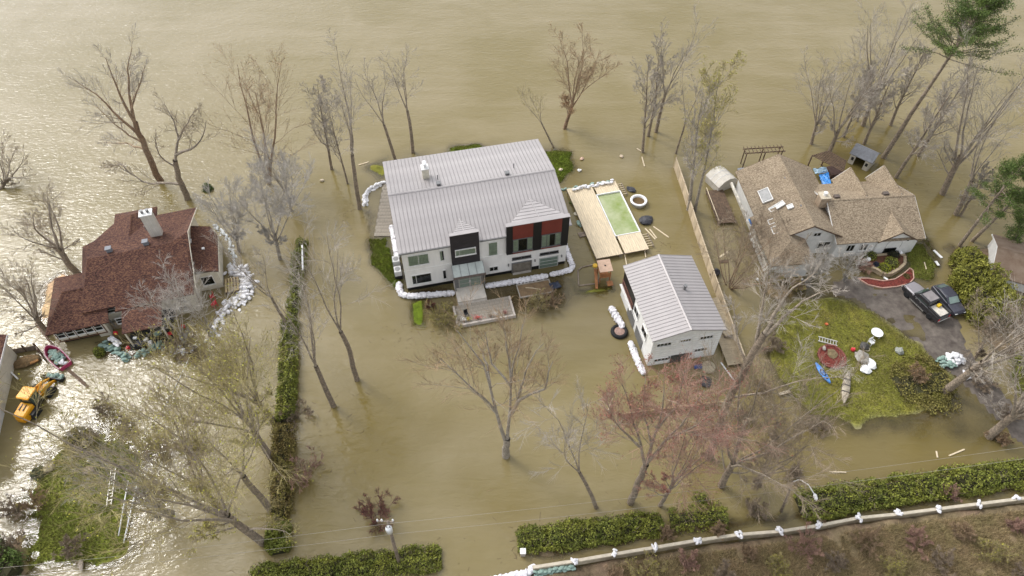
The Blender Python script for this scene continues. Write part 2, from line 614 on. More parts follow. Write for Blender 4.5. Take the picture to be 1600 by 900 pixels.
def water_material():
    m = bpy.data.materials.new("flood_water")
    m.use_nodes = True
    N, L = m.node_tree.nodes, m.node_tree.links
    N.remove(N["Principled BSDF"])
    tc = N.new("ShaderNodeTexCoord")

    def noise(scale, detail, rough=.5, stretch=(1, 1, 1), rot=0, dist=0):
        mp = N.new("ShaderNodeMapping")
        mp.inputs["Scale"].default_value = stretch
        mp.inputs["Rotation"].default_value = (0, 0, rot)
        L.new(tc.outputs["Object"], mp.inputs[0])
        n = N.new("ShaderNodeTexNoise")
        n.inputs["Scale"].default_value = scale
        n.inputs["Detail"].default_value = detail
        n.inputs["Roughness"].default_value = rough
        n.inputs["Distortion"].default_value = dist
        L.new(mp.outputs[0], n.inputs["Vector"])
        return n.outputs[0]

    def math_(op, a, b_=None, c=None):
        k = N.new("ShaderNodeMath")
        k.operation = op
        for i, q in enumerate((a, b_, c)):
            if q is None: continue
            if isinstance(q, (int, float)): k.inputs[i].default_value = q
            else: L.new(q, k.inputs[i])
        return k.outputs[0]

    # silt clouds: clay in suspension, here thicker, there greener
    big = noise(.055, 5, .55, dist=.6)
    cr = N.new("ShaderNodeValToRGB")
    e = cr.color_ramp.elements
    e[0].position, e[0].color = .34, (.188, .150, .060, 1)
    e[1].position, e[1].color = .66, (.240, .196, .104, 1)
    st = noise(.16, 4, .6, (.35, 2.2, 1), R(-12), .4)
    L.new(math_('MULTIPLY_ADD', math_('SUBTRACT', st, .5), .55, big), cr.inputs[0])
    dif = N.new("ShaderNodeBsdfDiffuse")
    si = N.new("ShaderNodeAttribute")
    si.attribute_name = "silt_and_shade"
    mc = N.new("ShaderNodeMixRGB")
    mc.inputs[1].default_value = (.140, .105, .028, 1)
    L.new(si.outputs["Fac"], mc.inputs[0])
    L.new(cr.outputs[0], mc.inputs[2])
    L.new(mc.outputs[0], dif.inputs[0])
    tra = N.new("ShaderNodeBsdfTransparent")
    tra.inputs[0].default_value = (.80, .74, .55, 1)
    at_ = N.new("ShaderNodeAttribute")
    at_.attribute_name = "turbid"
    mx = N.new("ShaderNodeMixShader")
    L.new(at_.outputs["Fac"], mx.inputs[0])
    L.new(tra.outputs[0], mx.inputs[1])
    L.new(dif.outputs[0], mx.inputs[2])
    # wind ripples and low swell; open water is choppier than the sheltered yards
    rip = noise(1.25, 3, .5, (1.0, 2.1, 1), R(-14), .6)
    rip2 = noise(.42, 3, .5, (1.0, 2.6, 1), R(12), .8)
    op = N.new("ShaderNodeAttribute")
    op.attribute_name = "chop"
    h1 = math_('MULTIPLY', rip, op.outputs["Fac"])
    h2 = math_('MULTIPLY_ADD', rip2, .9, h1)
    bp = N.new("ShaderNodeBump")
    bp.inputs["Strength"].default_value = 1.0
    bp.inputs["Distance"].default_value = .065
    L.new(h2, bp.inputs["Height"])
    gl = N.new("ShaderNodeBsdfGlossy")
    gl.inputs["Roughness"].default_value = .05
    L.new(bp.outputs[0], gl.inputs["Normal"])
    L.new(bp.outputs[0], dif.inputs["Normal"])
    fr = N.new("ShaderNodeFresnel")
    fr.inputs[0].default_value = 1.44
    L.new(bp.outputs[0], fr.inputs["Normal"])
    m2 = N.new("ShaderNodeMixShader")
    L.new(fr.outputs[0], m2.inputs[0])
    L.new(mx.outputs[0], m2.inputs[1])
    L.new(gl.outputs[0], m2.inputs[2])
    L.new(m2.outputs[0], N["Material Output"].inputs[0])
    return m


depth = np.clip(-HH, 0, None)
turbid = np.clip(1 - np.exp(-depth * 4.2), .12, .97)
chop = np.clip(.36 + .45 * np.clip((YY - 60) / 40, 0, 1) + .75 * np.clip((-XX - 26) / 14, 0, 1), .34, 1.15)
Wv = np.stack([XX, YY, np.zeros_like(XX)], -1).reshape(-1, 3)
me = np_mesh("flood_water", Wv, QUADS, water_material(), True)
# less silt in the wooded yards; reflections and the dim right side painted in
silt_and_shade = np.ones_like(XX)
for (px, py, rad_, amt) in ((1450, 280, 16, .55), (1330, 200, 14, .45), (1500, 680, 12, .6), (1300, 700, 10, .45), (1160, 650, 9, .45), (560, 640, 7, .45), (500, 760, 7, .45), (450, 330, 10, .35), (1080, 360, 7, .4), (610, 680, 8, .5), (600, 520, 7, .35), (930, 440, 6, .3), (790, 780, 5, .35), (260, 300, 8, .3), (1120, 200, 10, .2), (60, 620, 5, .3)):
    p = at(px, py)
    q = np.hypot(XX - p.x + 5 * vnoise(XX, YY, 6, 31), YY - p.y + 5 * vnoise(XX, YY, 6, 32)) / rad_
    silt_and_shade -= 1.15 * amt * np.exp(-q * q * 1.6)
silt_and_shade = np.clip(silt_and_shade + .12 * vnoise(XX, YY, 4, 33), .15, 1)
for nm, arr in (("turbid", turbid), ("chop", chop), ("silt_and_shade", silt_and_shade)):
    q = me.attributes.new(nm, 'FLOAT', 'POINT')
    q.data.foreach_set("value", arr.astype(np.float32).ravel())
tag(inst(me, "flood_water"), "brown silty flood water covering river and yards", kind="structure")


# driveway of the right-hand house: an asphalt sheet, just awash
def sheet(name, poly, mat_, dz=.0, step=.5, label=None, noise=.05, zbase=None):
    xs = [p[0] for p in poly]
    ys = [p[1] for p in poly]
    gx, gy = np.meshgrid(np.arange(min(xs), max(xs) + step, step), np.arange(min(ys), max(ys) + step, step))
    d = sdf(poly, gx, gy) + .25 * vnoise(gx, gy, .8, 3)
    z = (zbase if zbase is not None else 0) + dz + noise * (2 * vnoise(gx, gy, 2.6, 21) + 1.1 * vnoise(gx, gy, .9, 22))
    z = np.where(d < 0, z - .3, z)
    n = gx.shape[1]
    ii = np.arange(gx.size).reshape(gx.shape)
    F = np.stack([ii[:-1, :-1], ii[:-1, 1:], ii[1:, 1:], ii[1:, :-1]], -1).reshape(-1, 4)
    ok = (d > -step * 1.5).ravel()
    F = F[ok[F].all(1)]
    me = np_mesh(name, np.stack([gx, gy, z], -1).reshape(-1, 3), F, mat_, True)
    return tag(inst(me, name), label, kind="structure")


ASPH = mat('wet_asphalt', (.17, .145, .12), .75, .3, .9, .4, 14, col2=(.055, .042, .035))
sheet("driveway", pxpoly((1300, 440), (1345, 430), (1415, 440), (1460, 470), (1500, 500), (1510, 540), (1540, 580), (1590, 640), (1640, 690), (1600, 700), (1548, 650), (1500, 596), (1440, 548), (1395, 512), (1335, 466), (1300, 462)),
      ASPH, .035, .4, "wet asphalt driveway curving past the parked pickup", .06)


# grass: uncountable blades on the lawns
def grass(name, poly, n, seed, cmat, label, hgt=(.05, .16)):
    r = np.random.default_rng(seed)
    xs = [p[0] for p in poly]
    ys = [p[1] for p in poly]
    x = r.uniform(min(xs), max(xs), n * 3)
    y = r.uniform(min(ys), max(ys), n * 3)
    h, _ = ground_fields(x[None], y[None])
    h = h[0]
    k = (sdf(poly, x, y) > -.3) & (h > -.01)
    x, y, h = x[k][:n], y[k][:n], h[k][:n]
    m = len(x)
    a = r.uniform(0, 6.28, m)
    wd = r.uniform(.03, .07, m)
    ht = r.uniform(hgt[0], hgt[1], m)
    lx, ly = r.normal(0, .06, m), r.normal(0, .06, m)
    P = np.stack([np.stack([x - wd * np.cos(a), y - wd * np.sin(a), h - .02], -1), np.stack([x + wd * np.cos(a), y + wd * np.sin(a), h - .02], -1), np.stack([x + lx, y + ly, h + ht], -1)], 1)
    me = np_mesh(name, P.reshape(-1, 3), np.arange(m * 3).reshape(m, 3), cmat)
    return tag(inst(me, name), label, "grass", kind="stuff")


GR1 = mat('grass_blades', (.175, .175, .035), .8, .3, .35, island=.4, col2=(.27, .225, .095))
GR2 = mat('dark_grass_blades', (.14, .165, .024), .8, .3, .35, island=.4, col2=(.19, .165, .05))  # darker, greener grass tone
GR3 = mat('fresh_grass_blades', (.14, .19, .02), .8, .3, .35, island=.4, col2=(.17, .17, .035))
grass("grass", LANDS[4][0], 26000, 1, GR1, "patchy green and straw lawn beside the wet driveway")
grass("grass", LANDS[5][0], 20000, 2, GR2, "dark green lawn island at the lower left")
grass("grass", LANDS[6][0], 7000, 3, GR3, "strip of lawn along the left gable of the white house")
grass("grass", LANDS[9][0], 4500, 4, GR3, "grass tuft patch behind the grey metal roof")
grass("grass", LANDS[10][0], 5000, 5, GR3, "grass patch off the far right corner of the white house")
grass("grass", LANDS[13][0], 3000, 6, GR2, "lawn corner between right-hand house and parked pickup")
# ---------------------------------------------------------------- vegetation generators
def _norm(a):
    return a / (np.linalg.norm(a, axis=-1, keepdims=True) + 1e-9)


def grow(r, P, D, Ln, n, wander, trop):
    """polylines from P along D with given lengths: (N,n,3)"""
    pts = [P]
    d = _norm(D)
    st = (Ln / (n - 1))[:, None]
    for i in range(n - 1):
        d = _norm(d + wander * r.normal(size=d.shape) + np.array([0, 0, trop]))
        pts.append(pts[-1] + d * st)
    return np.stack(pts, 1)


def spawn(r, pts, rad, k, t0, t1, a0, a1, lf, rf):
    """k children per polyline: start points, directions, lengths, radii"""
    N, n, _ = pts.shape
    L0 = np.linalg.norm(np.diff(pts, axis=1), axis=2).sum(1)
    t = t0 + (t1 - t0) * ((np.arange(k)[None] + r.random((N, k))) / k)
    f = t * (n - 1)
    i = np.clip(f.astype(int), 0, n - 2)
    u = (f - i)[..., None]
    ar = np.arange(N)[:, None]
    p = pts[ar, i] * (1 - u) + pts[ar, i + 1] * u
    tg = _norm(pts[ar, i + 1] - pts[ar, i])
    rr = rad[ar, i] * (1 - u[..., 0]) + rad[ar, i + 1] * u[..., 0]
    q = _norm(np.cross(tg, r.normal(size=tg.shape)))
    a = r.uniform(a0, a1, (N, k))[..., None]
    d = tg * np.cos(a) + q * np.sin(a)
    ln = (L0[:, None] * lf * (1.1 - .6 * t) * r.uniform(.6, 1.15, (N, k)))
    return p.reshape(-1, 3), d.reshape(-1, 3), ln.ravel(), np.minimum(rr * rf, rr * .9).ravel()


def tubes(pts, rad, sides):
    """vectorised tubes: verts and quads"""
    N, n, _ = pts.shape
    d = np.empty_like(pts)
    d[:, 1:-1] = pts[:, 2:] - pts[:, :-2]
    d[:, 0] = pts[:, 1] - pts[:, 0]
    d[:, -1] = pts[:, -1] - pts[:, -2]
    d = _norm(d)
    ref = np.where(abs(d[:, :1, 2:3]) < .9, np.array([[[0, 0, 1.]]]), np.array([[[1., 0, 0]]]))
    u = _norm(np.cross(d, np.broadcast_to(ref, d.shape)))
    v = np.cross(d, u)
    a = np.arange(sides) * 2 * np.pi / sides
    V = pts[:, :, None] + rad[:, :, None, None] * (np.cos(a)[None, None, :, None] * u[:, :, None] + np.sin(a)[None, None, :, None] * v[:, :, None])
    ii = np.arange(N * n * sides).reshape(N, n, sides)
    j = np.roll(ii, -1, 2)
    F = np.stack([ii[:, :-1], j[:, :-1], j[:, 1:], ii[:, 1:]], -1).reshape(-1, 4)
    return V.reshape(-1, 3), F


def join(parts):
    Vs, Fs, n = [], [], 0
    for V_, F_ in parts:
        Vs.append(V_)
        Fs.append(F_ + n)
        n += len(V_)
    return np.concatenate(Vs), np.concatenate(Fs)


def taper(N, n, r0, r1):
    t = np.linspace(0, 1, n)[None]
    return np.asarray(r0)[:, None] * (1 - t) + np.asarray(r1)[:, None] * t


STY = {  # fork height, limbs, limb angles, limb length factor
    'vase': (.30, 6, .14, .42, .68), 'spread': (.15, 5, .16, .50, .78), 'straight': (.95, 0, 0, 0, 0), 'multi': (.05, 4, .08, .35, .95),
    'oak': (.30, 6, .35, 1.1, .62), 'shrub': (.03, 12, .25, .95, .95), 'fork': (.45, 3, .12, .4, .62)}
LIMB = mat('limb_bark', (.33, .275, .215), .95, .25, 2, fine=9)
LIMBG = mat('grey_limb_bark', (.38, .335, .28), .95, .25, 2, fine=9)
LIMBB = mat('brown_limb_bark', (.31, .215, .14), .95, .25, 2, fine=9)
_seed = [100]


def tree(b, t, style, label, bark=None, twig=None, bud=None, spread=1.0, dens=1.0, r=None, name='bare_tree', group='bare trees standing in the flood', z0=None, cat='tree', nbud=2600, budsize=.07, twr=.0105, hmul=1.0, stem=None, limbs=None):
    _seed[0] += 1
    g = np.random.default_rng(_seed[0])
    bark, twig = bark or BARK, twig or TWG
    if isinstance(t, (int, float)):
        B = at(*b)
        B.z = ground_z(B.x, B.y)
        T = B + Vector((g.normal(0, .1), g.normal(0, .1), t))
    else:
        B, T = stand(b, t)
        B.z = min(0, ground_z(B.x, B.y)) if z0 is None else z0
    o = thing(name, label, cat, B, 0, group)
    A = np.array(T - B)
    H = np.linalg.norm(A) * hmul
    A = A / np.linalg.norm(A)
    fork, nl, a0, a1, lf = STY[style]
    def onp(p, Y):
        ry = _fw + _rt * (p[0] - 800) / FPX - _up * (p[1] - 450) / FPX
        return np.array([0, 0, CAM_H]) + ry * (Y / ry[1]) - np.array(B)

    def resamp(P, n):
        P = np.array(P)
        s_ = np.concatenate([[0], np.cumsum(np.linalg.norm(np.diff(P, axis=0), axis=1))])
        q_ = np.linspace(0, s_[-1], n)
        return np.stack([np.interp(q_, s_, P[:, i]) for i in range(3)], -1) + g.normal(0, .05, (n, 3)) * (np.linspace(0, 1, n)[:, None] > .01)

    r = r or (.028 * H ** .92 if style != 'shrub' else .02 * H)
    wood, fine = [], []
    P0 = np.zeros((1, 3)) - A * .3
    n0 = 9
    nst = 1
    tr = grow(g, P0, A[None], np.array([H * fork + .3]), n0, .03 if style != 'oak' else .08, .02)
    if stem:
        tr = resamp([np.array([0, 0, -.6])] + [onp(p, B.y) for p in stem], n0)[None]
    rt = r if style in ('straight',) else r * .78
    rd = taper(1, n0, [r * 1.12], [r * .12 if style == 'straight' else rt])
    rd[:, 0] *= 1.2
    wood.append((tr, rd, 8))
    L1p, L1r = [], []
    if limbs:
        lp = np.stack([resamp([onp(p, B.y + dy * k_ / (len(ps) - 1)) for k_, p in enumerate(ps)], 8) for dy, ps in limbs])
        lr = taper(len(limbs), 8, np.array([r * (.50 if k_ < 3 else .32) for k_ in range(len(limbs))]), np.full(len(limbs), r * .07))
        wood.append((lp, lr, 6))
        L1p.append(lp)
        L1r.append(lr)
    elif nl:
        tip = tr[:, -1]
        d0 = _norm(tr[:, -1] - tr[:, -2])[0]
        q = _norm(np.cross(d0, g.normal(size=3)))
        qq = np.cross(d0, q)
        az = (np.arange(nl) + g.uniform(-.3, .3, nl)) * 2 * np.pi / nl
        an = g.uniform(a0, a1, nl) * spread
        an[0] *= .3
        D = d0[None] * np.cos(an)[:, None] + (np.cos(az)[:, None] * q + np.sin(az)[:, None] * qq) * np.sin(an)[:, None]
        Ln = H * lf * g.uniform(.72, 1.05, nl)
        start = np.stack([tr[0, max(0, n0 - 1 - int(k))] for k in g.integers(0, 3 if style in ('vase', 'oak') else 1, nl)]) if fork > .1 else np.repeat(tip, nl, 0)
        lp = grow(g, start, D, Ln, 8, .13 if style == 'oak' else .075, .05)
        lr = taper(nl, 8, g.uniform(.30, .48, nl) * r * (1.0 if style != 'shrub' else .8), np.full(nl, r * .06))
        wood.append((lp, lr, 6))
        L1p.append(lp)
        L1r.append(lr)
        if style in ('vase', 'oak', 'spread'):
            p, d, ln, rr = spawn(g, tr, rd, 4, .55, .95, .7, 1.25, .8, .35)
            sp = grow(g, p, d, ln, 8, .09, .08)
            sr = taper(len(p), 8, rr, rr * .15)
            wood.append((sp, sr, 5))
            L1p.append(sp)
            L1r.append(sr)
    else:
        p, d, ln, rr = spawn(g, tr, rd, 17, .28, .99, .5 * spread, 1.05 * spread, .34, .5)
        lp = grow(g, p, d, ln, 8, .09, .10)
        lr = taper(len(p), 8, rr, rr * .12)
        wood.append((lp, lr, 5))
        L1p.append(lp)
        L1r.append(lr)
    lp, lr = np.concatenate(L1p), np.concatenate(L1r)
    k2 = 8 if style != 'shrub' else 5
    p, d, ln, rr = spawn(g, lp, lr, k2, .2, .98, .35, .95, .46, .55)
    rr = rr * .55
    p2 = grow(g, p, d, ln, 5, .12, .06)
    r2 = taper(len(p), 5, np.maximum(rr, twr * 1.8), np.full(len(p), twr))
    wood.append((p2, r2, 3))
    k3 = max(4, int(8 * dens))
    p, d, ln, rr = spawn(g, p2, r2, k3, .15, 1, .3, .9, .62, .7)
    p3 = grow(g, p, d, ln, 2, .15, .04)
    r3 = taper(len(p), 2, np.maximum(np.minimum(rr, twr * 1.6), twr), np.full(len(p), twr * .7))
    fine.append((p3, r3, 3))
    k4 = max(4, int(9 * dens))
    p, d, ln, rr = spawn(g, p3, r3, k4, .15, 1, .25, .8, .8, .8)
    ln = np.maximum(ln, .18)
    p4 = grow(g, p, d, ln, 2, .12, .03)
    d4 = _norm(p4[:, 1] - p4[:, 0])
    u4 = _norm(np.cross(d4, g.normal(size=d4.shape)))
    v4 = np.cross(d4, u4)
    T4 = np.stack([p4[:, 0] - u4 * twr, p4[:, 0] + u4 * twr, p4[:, 1], p4[:, 0] - v4 * twr, p4[:, 0] + v4 * twr, p4[:, 1] + d4 * .01], 1).reshape(-1, 3)
    V_, F_ = join([tubes(*q) for q in wood[:1]])
    inst(np_mesh('trunk', V_, F_, bark, True), 'trunk', o)
    V_, F_ = join([tubes(*q) for q in wood[1:]])
    inst(np_mesh('limbs', V_, F_, {'bark': LIMB, 'grey_bark': LIMBG, 'brown_bark': LIMBB}[bark.name], True), 'limbs', o)
    V_, F_ = join([tubes(*q) for q in fine])
    cr = inst(np_mesh('crown', V_, F_, twig, True), 'crown', o)
    tag(inst(np_mesh('twigs', T4, np.arange(len(T4)).reshape(-1, 3), twig), 'twigs', cr), kind='stuff')
    if bud is not None:
        tips = p4[:, 1:].reshape(-1, 3)
        tips = tips[g.choice(len(tips), min(nbud, len(tips)), False)]
        tag(inst(leaf_mesh(g, tips, budsize, bud, .05), 'buds', cr), kind='stuff')
    return o


def leaf_mesh(g, C, size, m, jit=0.0, asp=.6):
    n = len(C)
    C = C + g.normal(0, jit, C.shape)
    u = _norm(g.normal(size=(n, 3)))
    v = _norm(np.cross(u, g.normal(size=(n, 3))))
    s = size * g.uniform(.6, 1.5, (n, 1))
    P = np.stack([C - u * s, C + v * s * asp, C + u * s, C - v * s * asp], 1)
    return np_mesh('leaves', P.reshape(-1, 3), np.arange(n * 4).reshape(n, 4), m)


def hedge(p0, p1, wd, ht, label, n, seed, m=None, lump=.18, leaf=.11, name='hedge', cat='hedge', z0=None, group='clipped evergreen hedges'):
    g = np.random.default_rng(seed)
    n, leaf = int(n * 1.45), leaf * .8
    A, B = at(*p0), at(*p1)
    dv = (B - A)
    Ln = dv.length
    o = thing(name, label, cat, (A.x, A.y, min(0, ground_z(A.x, A.y)) if z0 is None else z0), math.atan2(dv.y, dv.x), group)
    # dark inner wood
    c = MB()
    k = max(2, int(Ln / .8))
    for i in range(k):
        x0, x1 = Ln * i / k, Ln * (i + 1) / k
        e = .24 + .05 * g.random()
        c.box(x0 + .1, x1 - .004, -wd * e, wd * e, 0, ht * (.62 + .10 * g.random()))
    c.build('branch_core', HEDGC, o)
    # leafy shell: sample the surface of a rounded box, pushed in and out by noise
    u = g.random(n) * Ln
    th = g.uniform(-.12, math.pi + .12, n)
    sq = 3.2
    cs, sn = np.cos(th), np.sin(th)
    rr = (abs(cs) ** sq + abs(sn) ** sq) ** (-1 / sq)
    dz = vnoise(u, th * 2, 1.3, seed) * lump * 3.0 + vnoise(u, th * 2, .4, seed + 1) * lump * 1.8
    rr = rr * (1 + dz) - np.abs(g.normal(0, .07, n))
    endr = np.clip(np.minimum(u, Ln - u) / (wd * .5), 0, 1)
    ev = np.sqrt(np.clip(1 - (1 - endr) ** 2, .12, 1))
    fade = .5 + .5 * ev
    C = np.stack([u, cs * rr * wd * .5 * fade, np.clip(sn, -.05, 1) * rr * ht * (.75 + .25 * ev)], -1)
    # side faces are fuller: add low leaves
    low = g.random(n) < .38
    C[low, 1] = np.sign(cs[low]) * wd * .5 * fade[low] * (1 + dz[low]) * g.uniform(.9, 1.02, low.sum())
    C[low, 2] = g.random(low.sum()) * ht * .85
    fo = inst(leaf_mesh(g, C, leaf, m or HEDGE, .04), 'foliage', o)
    # bare shoots and dead sprigs sticking out of the clipped face
    k = int(Ln * 9)
    ps = np.stack([g.random(k) * Ln, g.uniform(-.46, .46, k) * wd, np.full(k, ht * .8)], -1)
    lo = g.random(k) < .35
    ps[lo, 1], ps[lo, 2] = np.sign(ps[lo, 1]) * wd * .42, g.random(lo.sum()) * ht * .7
    dr_ = g.normal(0, .45, (k, 3)) + np.array([0, 0, 1.0])
    dr_[lo, 1] += np.sign(ps[lo, 1]) * 1.2
    sp_ = grow(g, ps, dr_, g.uniform(.3, .9, k) * min(1, ht / 1.5), 3, .2, 0)
    V_, F_ = tubes(sp_, taper(k, 3, np.full(k, .016), np.full(k, .006)), 3)
    tag(inst(np_mesh('shoots', V_, F_, TWB), 'shoots', fo), kind='stuff')
    return o


def round_bush(b, rad, ht, label, n, seed, m=None, leaf=.08, name='round_bush', cat='bush', group=None, z0=None):
    g = np.random.default_rng(seed)
    B = at(*b)
    z = ground_z(B.x, B.y) if z0 is None else z0
    o = thing(name, label, cat, (B.x, B.y, max(z, -.4)), 0, group)
    d = _norm(g.normal(size=(n, 3)))
    d[:, 2] = np.abs(d[:, 2])
    rr = 1 + .35 * vnoise(d[:, 0] * 3 + 5, d[:, 1] * 3 + d[:, 2] * 2, .8, seed) - np.abs(g.normal(0, .1, n))
    C = d * rr[:, None] * np.array([rad, rad, ht])
    inst(leaf_mesh(g, C, leaf, m or HEDGE, .03), 'foliage', o)
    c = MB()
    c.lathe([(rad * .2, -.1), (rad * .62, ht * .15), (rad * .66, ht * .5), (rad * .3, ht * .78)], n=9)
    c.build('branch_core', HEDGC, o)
    return o


def pine(b, t, label, crown, n_tuft=60, seed=1, r=.3, low=.62, group='evergreen trees by the right edge', width=3.4, nn=230):
    g = np.random.default_rng(seed)
    B, T = stand(b, t)
    B.z = min(0, ground_z(B.x, B.y))
    o = thing('pine_tree', label, 'tree', B, 0, group)
    A = np.array(T - B)
    H = np.linalg.norm(A)
    A /= H
    tr = grow(g, np.zeros((1, 3)) - A * .3, A[None], np.array([H]), 10, .015, .0)
    rd = taper(1, 10, [r], [r * .2])
    parts = [(tr, rd, 8)]
    p, d, ln, rr = spawn(g, tr, rd, n_tuft, low, .99, .9, 1.5, .2, .3)
    ln = width * (1.25 - np.linspace(0, 1, n_tuft) * .95) * g.uniform(.6, 1.1, n_tuft)
    bp = grow(g, p, d, ln, 5, .08, .06)
    br = taper(n_tuft, 5, np.full(n_tuft, .06), np.full(n_tuft, .02))
    parts.append((bp, br, 4))
    # some dead stubs below the crown
    p, d, ln, rr = spawn(g, tr, rd, 14, .25, low, 1.0, 1.5, .07, .2)
    sp = grow(g, p, d, ln, 4, .12, -.02)
    parts.append((sp, taper(14, 4, np.full(14, .04), np.full(14, .012)), 4))
    V_, F_ = join([tubes(*q) for q in parts])
    inst(np_mesh('trunk', V_, F_, BARK, True), 'trunk', o)
    # needle sprays along the outer half of each branch
    tpos = g.uniform(.35, 1.03, (n_tuft, nn))
    f = np.clip(tpos * 4, 0, 3.999)
    i = f.astype(int)
    u = (f - i)[..., None]
    ar = np.arange(n_tuft)[:, None]
    C = bp[ar, i] * (1 - u) + bp[ar, i + 1] * u
    C = C.reshape(-1, 3) + g.normal(0, .26, (n_tuft * nn, 3)) * np.array([1, 1, .55])
    n = len(C)
    dd = _norm(g.normal(size=(n, 3)) + np.array([0, 0, .35]))
    v = _norm(np.cross(dd, g.normal(size=(n, 3))))
    s = g.uniform(.14, .30, (n, 1))
    P = np.stack([C, C + dd * s * .5 + v * .035, C + dd * s, C + dd * s * .5 - v * .035], 1)
    inst(np_mesh('crown', P.reshape(-1, 3), np.arange(n * 4).reshape(n, 4), PINEM), 'crown', o)
    return o
# ---------------------------------------------------------------- building helpers
def window(p, x, y, z, w_, h_, rz=0.0, cur=None, bars=(), hbars=(), fm=None, fw=.07, name='window', pane_mat=None):
    """a window on a wall: u along the wall, outward is local -y; frame mesh with backing, curtains and pane as children"""
    m = MB()
    for a in ((0, fw, 0, h_), (w_ - fw, w_, 0, h_), (fw, w_ - fw, 0, fw), (fw, w_ - fw, h_ - fw, h_)):
        m.box(a[0], a[1], -.10, .02, a[2], a[3])
    for b in bars: m.box(b * w_ - .025, b * w_ + .025, -.09, .015, fw, h_ - fw)
    for b in hbars: m.box(fw, w_ - fw, -.085, .012, b * h_ - .025, b * h_ + .025)
    m.box(-.04, w_ + .04, -.15, .01, -.06, -.003)
    o = m.build(name, fm or TRIMW, p, loc=(x, y, z), rot=(0, 0, rz))
    MB().box(fw * .5, w_ - fw * .5, -.012, .008, fw * .5, h_ - fw * .5).build('backing', DARKIN, o)
    for (c0, c1) in (cur or ()):
        vs, fs = [], []
        n = max(4, int((c1 - c0) * w_ / .09))
        for i in range(n + 1):
            xx = fw + (w_ - 2 * fw) * (c0 + (c1 - c0) * i / n)
            yy = -.030 + (.012 if i % 2 else -.012)
            vs += [(xx, yy, fw), (xx, yy, h_ - fw)]
        for i in range(n): fs.append((2 * i, 2 * i + 2, 2 * i + 3, 2 * i + 1))
        MB().add(vs, fs).build('curtain', CURT, o)
    a_, b_, c_ = fw * .8, w_ - fw * .8, h_ - fw * .8
    MB().add([(a_, -.063, a_), (b_, -.063, a_), (b_, -.063, c_), (a_, -.063, c_)], [(0, 1, 2, 3)]).build('pane', pane_mat or GLASS, o)
    return o


def block(p, x0, x1, y0, y1, z0, ze, zr, axis, wm, rm, ov=.35, hip=(0, 0), th=.14, trim=None):
    """gabled or hipped volume: returns wall, roof"""
    sw = (lambda a, b, c: (a, b, c)) if axis == 'x' else (lambda a, b, c: (b, a, c))
    if axis == 'y': x0, x1, y0, y1 = y0, y1, x0, x1
    yc = (y0 + y1) / 2
    sl = (zr - ze) / (yc - y0)
    m = MB()
    if hip == (0, 0):
        m.ext([sw(x0, y0, z0), sw(x0, y1, z0), sw(x0, y1, ze), sw(x0, yc, zr), sw(x0, y0, ze)], Vector(sw(x1 - x0, 0, 0)))
    else:
        m.box(min(x0, x1), max(x0, x1), y0, y1, z0, ze) if axis == 'x' else m.box(y0, y1, x0, x1, z0, ze)
    wall = m.build('wall', wm, p)
    ya, yb, zl = y0 - ov, y1 + ov, ze - ov * sl + .04
    zt = zr + .04
    xa, xb = x0 - ov, x1 + ov
    ha, hb = xa + (hip[0] + ov if hip[0] else 0), xb - (hip[1] + ov if hip[1] else 0)
    r = MB()
    up = (0, 0, th)
    r.ext([sw(xa, ya, zl), sw(xb, ya, zl), sw(hb, yc, zt), sw(ha, yc, zt)], up)
    r.ext([sw(xa, yb, zl), sw(xb, yb, zl), sw(hb, yc, zt), sw(ha, yc, zt)], up)
    if hip[0]: r.ext([sw(xa, ya, zl), sw(xa, yb, zl), sw(ha, yc, zt)], up)
    if hip[1]: r.ext([sw(xb, ya, zl), sw(xb, yb, zl), sw(hb, yc, zt)], up)
    roof = r.build('roof', rm, p)
    c = MB()
    c.ext([sw(ha, yc - .14, zt + th - .01), sw(ha, yc, zt + th + .05), sw(ha, yc + .14, zt + th - .01)], Vector(sw(hb - ha, 0, 0)))
    c.build('ridge_cap', rm, roof)
    if trim is not None:
        for xe, hh in ((xa, hip[0]), (xb, hip[1])):
            if hh: continue
            t = MB()
            for ye in (ya, yb):
                a, b = Vector(sw(xe, ye, zl - .06)), Vector(sw(xe, yc, zt - .06))
                t.ext([a, b, b + Vector((0, 0, th + .05)), a + Vector((0, 0, th + .05))], Vector(sw(.04 if xe == xb else -.04, 0, 0)))
            t.build('fascia', trim, roof)
    return wall, roof


_bag = {}


def bag_meshes(m, key):
    """three slumped sandbag shapes, tied at one end"""
    if key in _bag: return _bag[key]
    out = []
    g = np.random.default_rng(77)
    for q in range(4):
        vs, fs = [], []
        nu, nv = 7, 8
        for i in range(nu):
            t = i / (nu - 1)
            prof = (math.sin(math.pi * min(1, t * .93 + .05)) ** .45)
            for k in range(nv):
                a = 2 * math.pi * k / nv
                c, s_ = math.cos(a), math.sin(a)
                e = .55
                y = math.copysign(abs(c) ** e, c) * .17 * prof
                z = math.copysign(abs(s_) ** e, s_) * .085 * prof + .085
                vs.append(((t - .5) * .56 + g.normal(0, .012), y * (1 + g.normal(0, .09)), z * (1 + g.normal(0, .12)) + (.03 if t > .9 else 0)))
        for i in range(nu - 1):
            for k in range(nv):
                k2 = (k + 1) % nv
                fs.append((i * nv + k, i * nv + k2, (i + 1) * nv + k2, (i + 1) * nv + k))
        fs += [tuple(range(nv)), tuple((nu - 1) * nv + k for k in range(nv))]
        out.append(MB().add(vs, fs).mesh('sandbag', m, True))
    _bag[key] = out
    return out


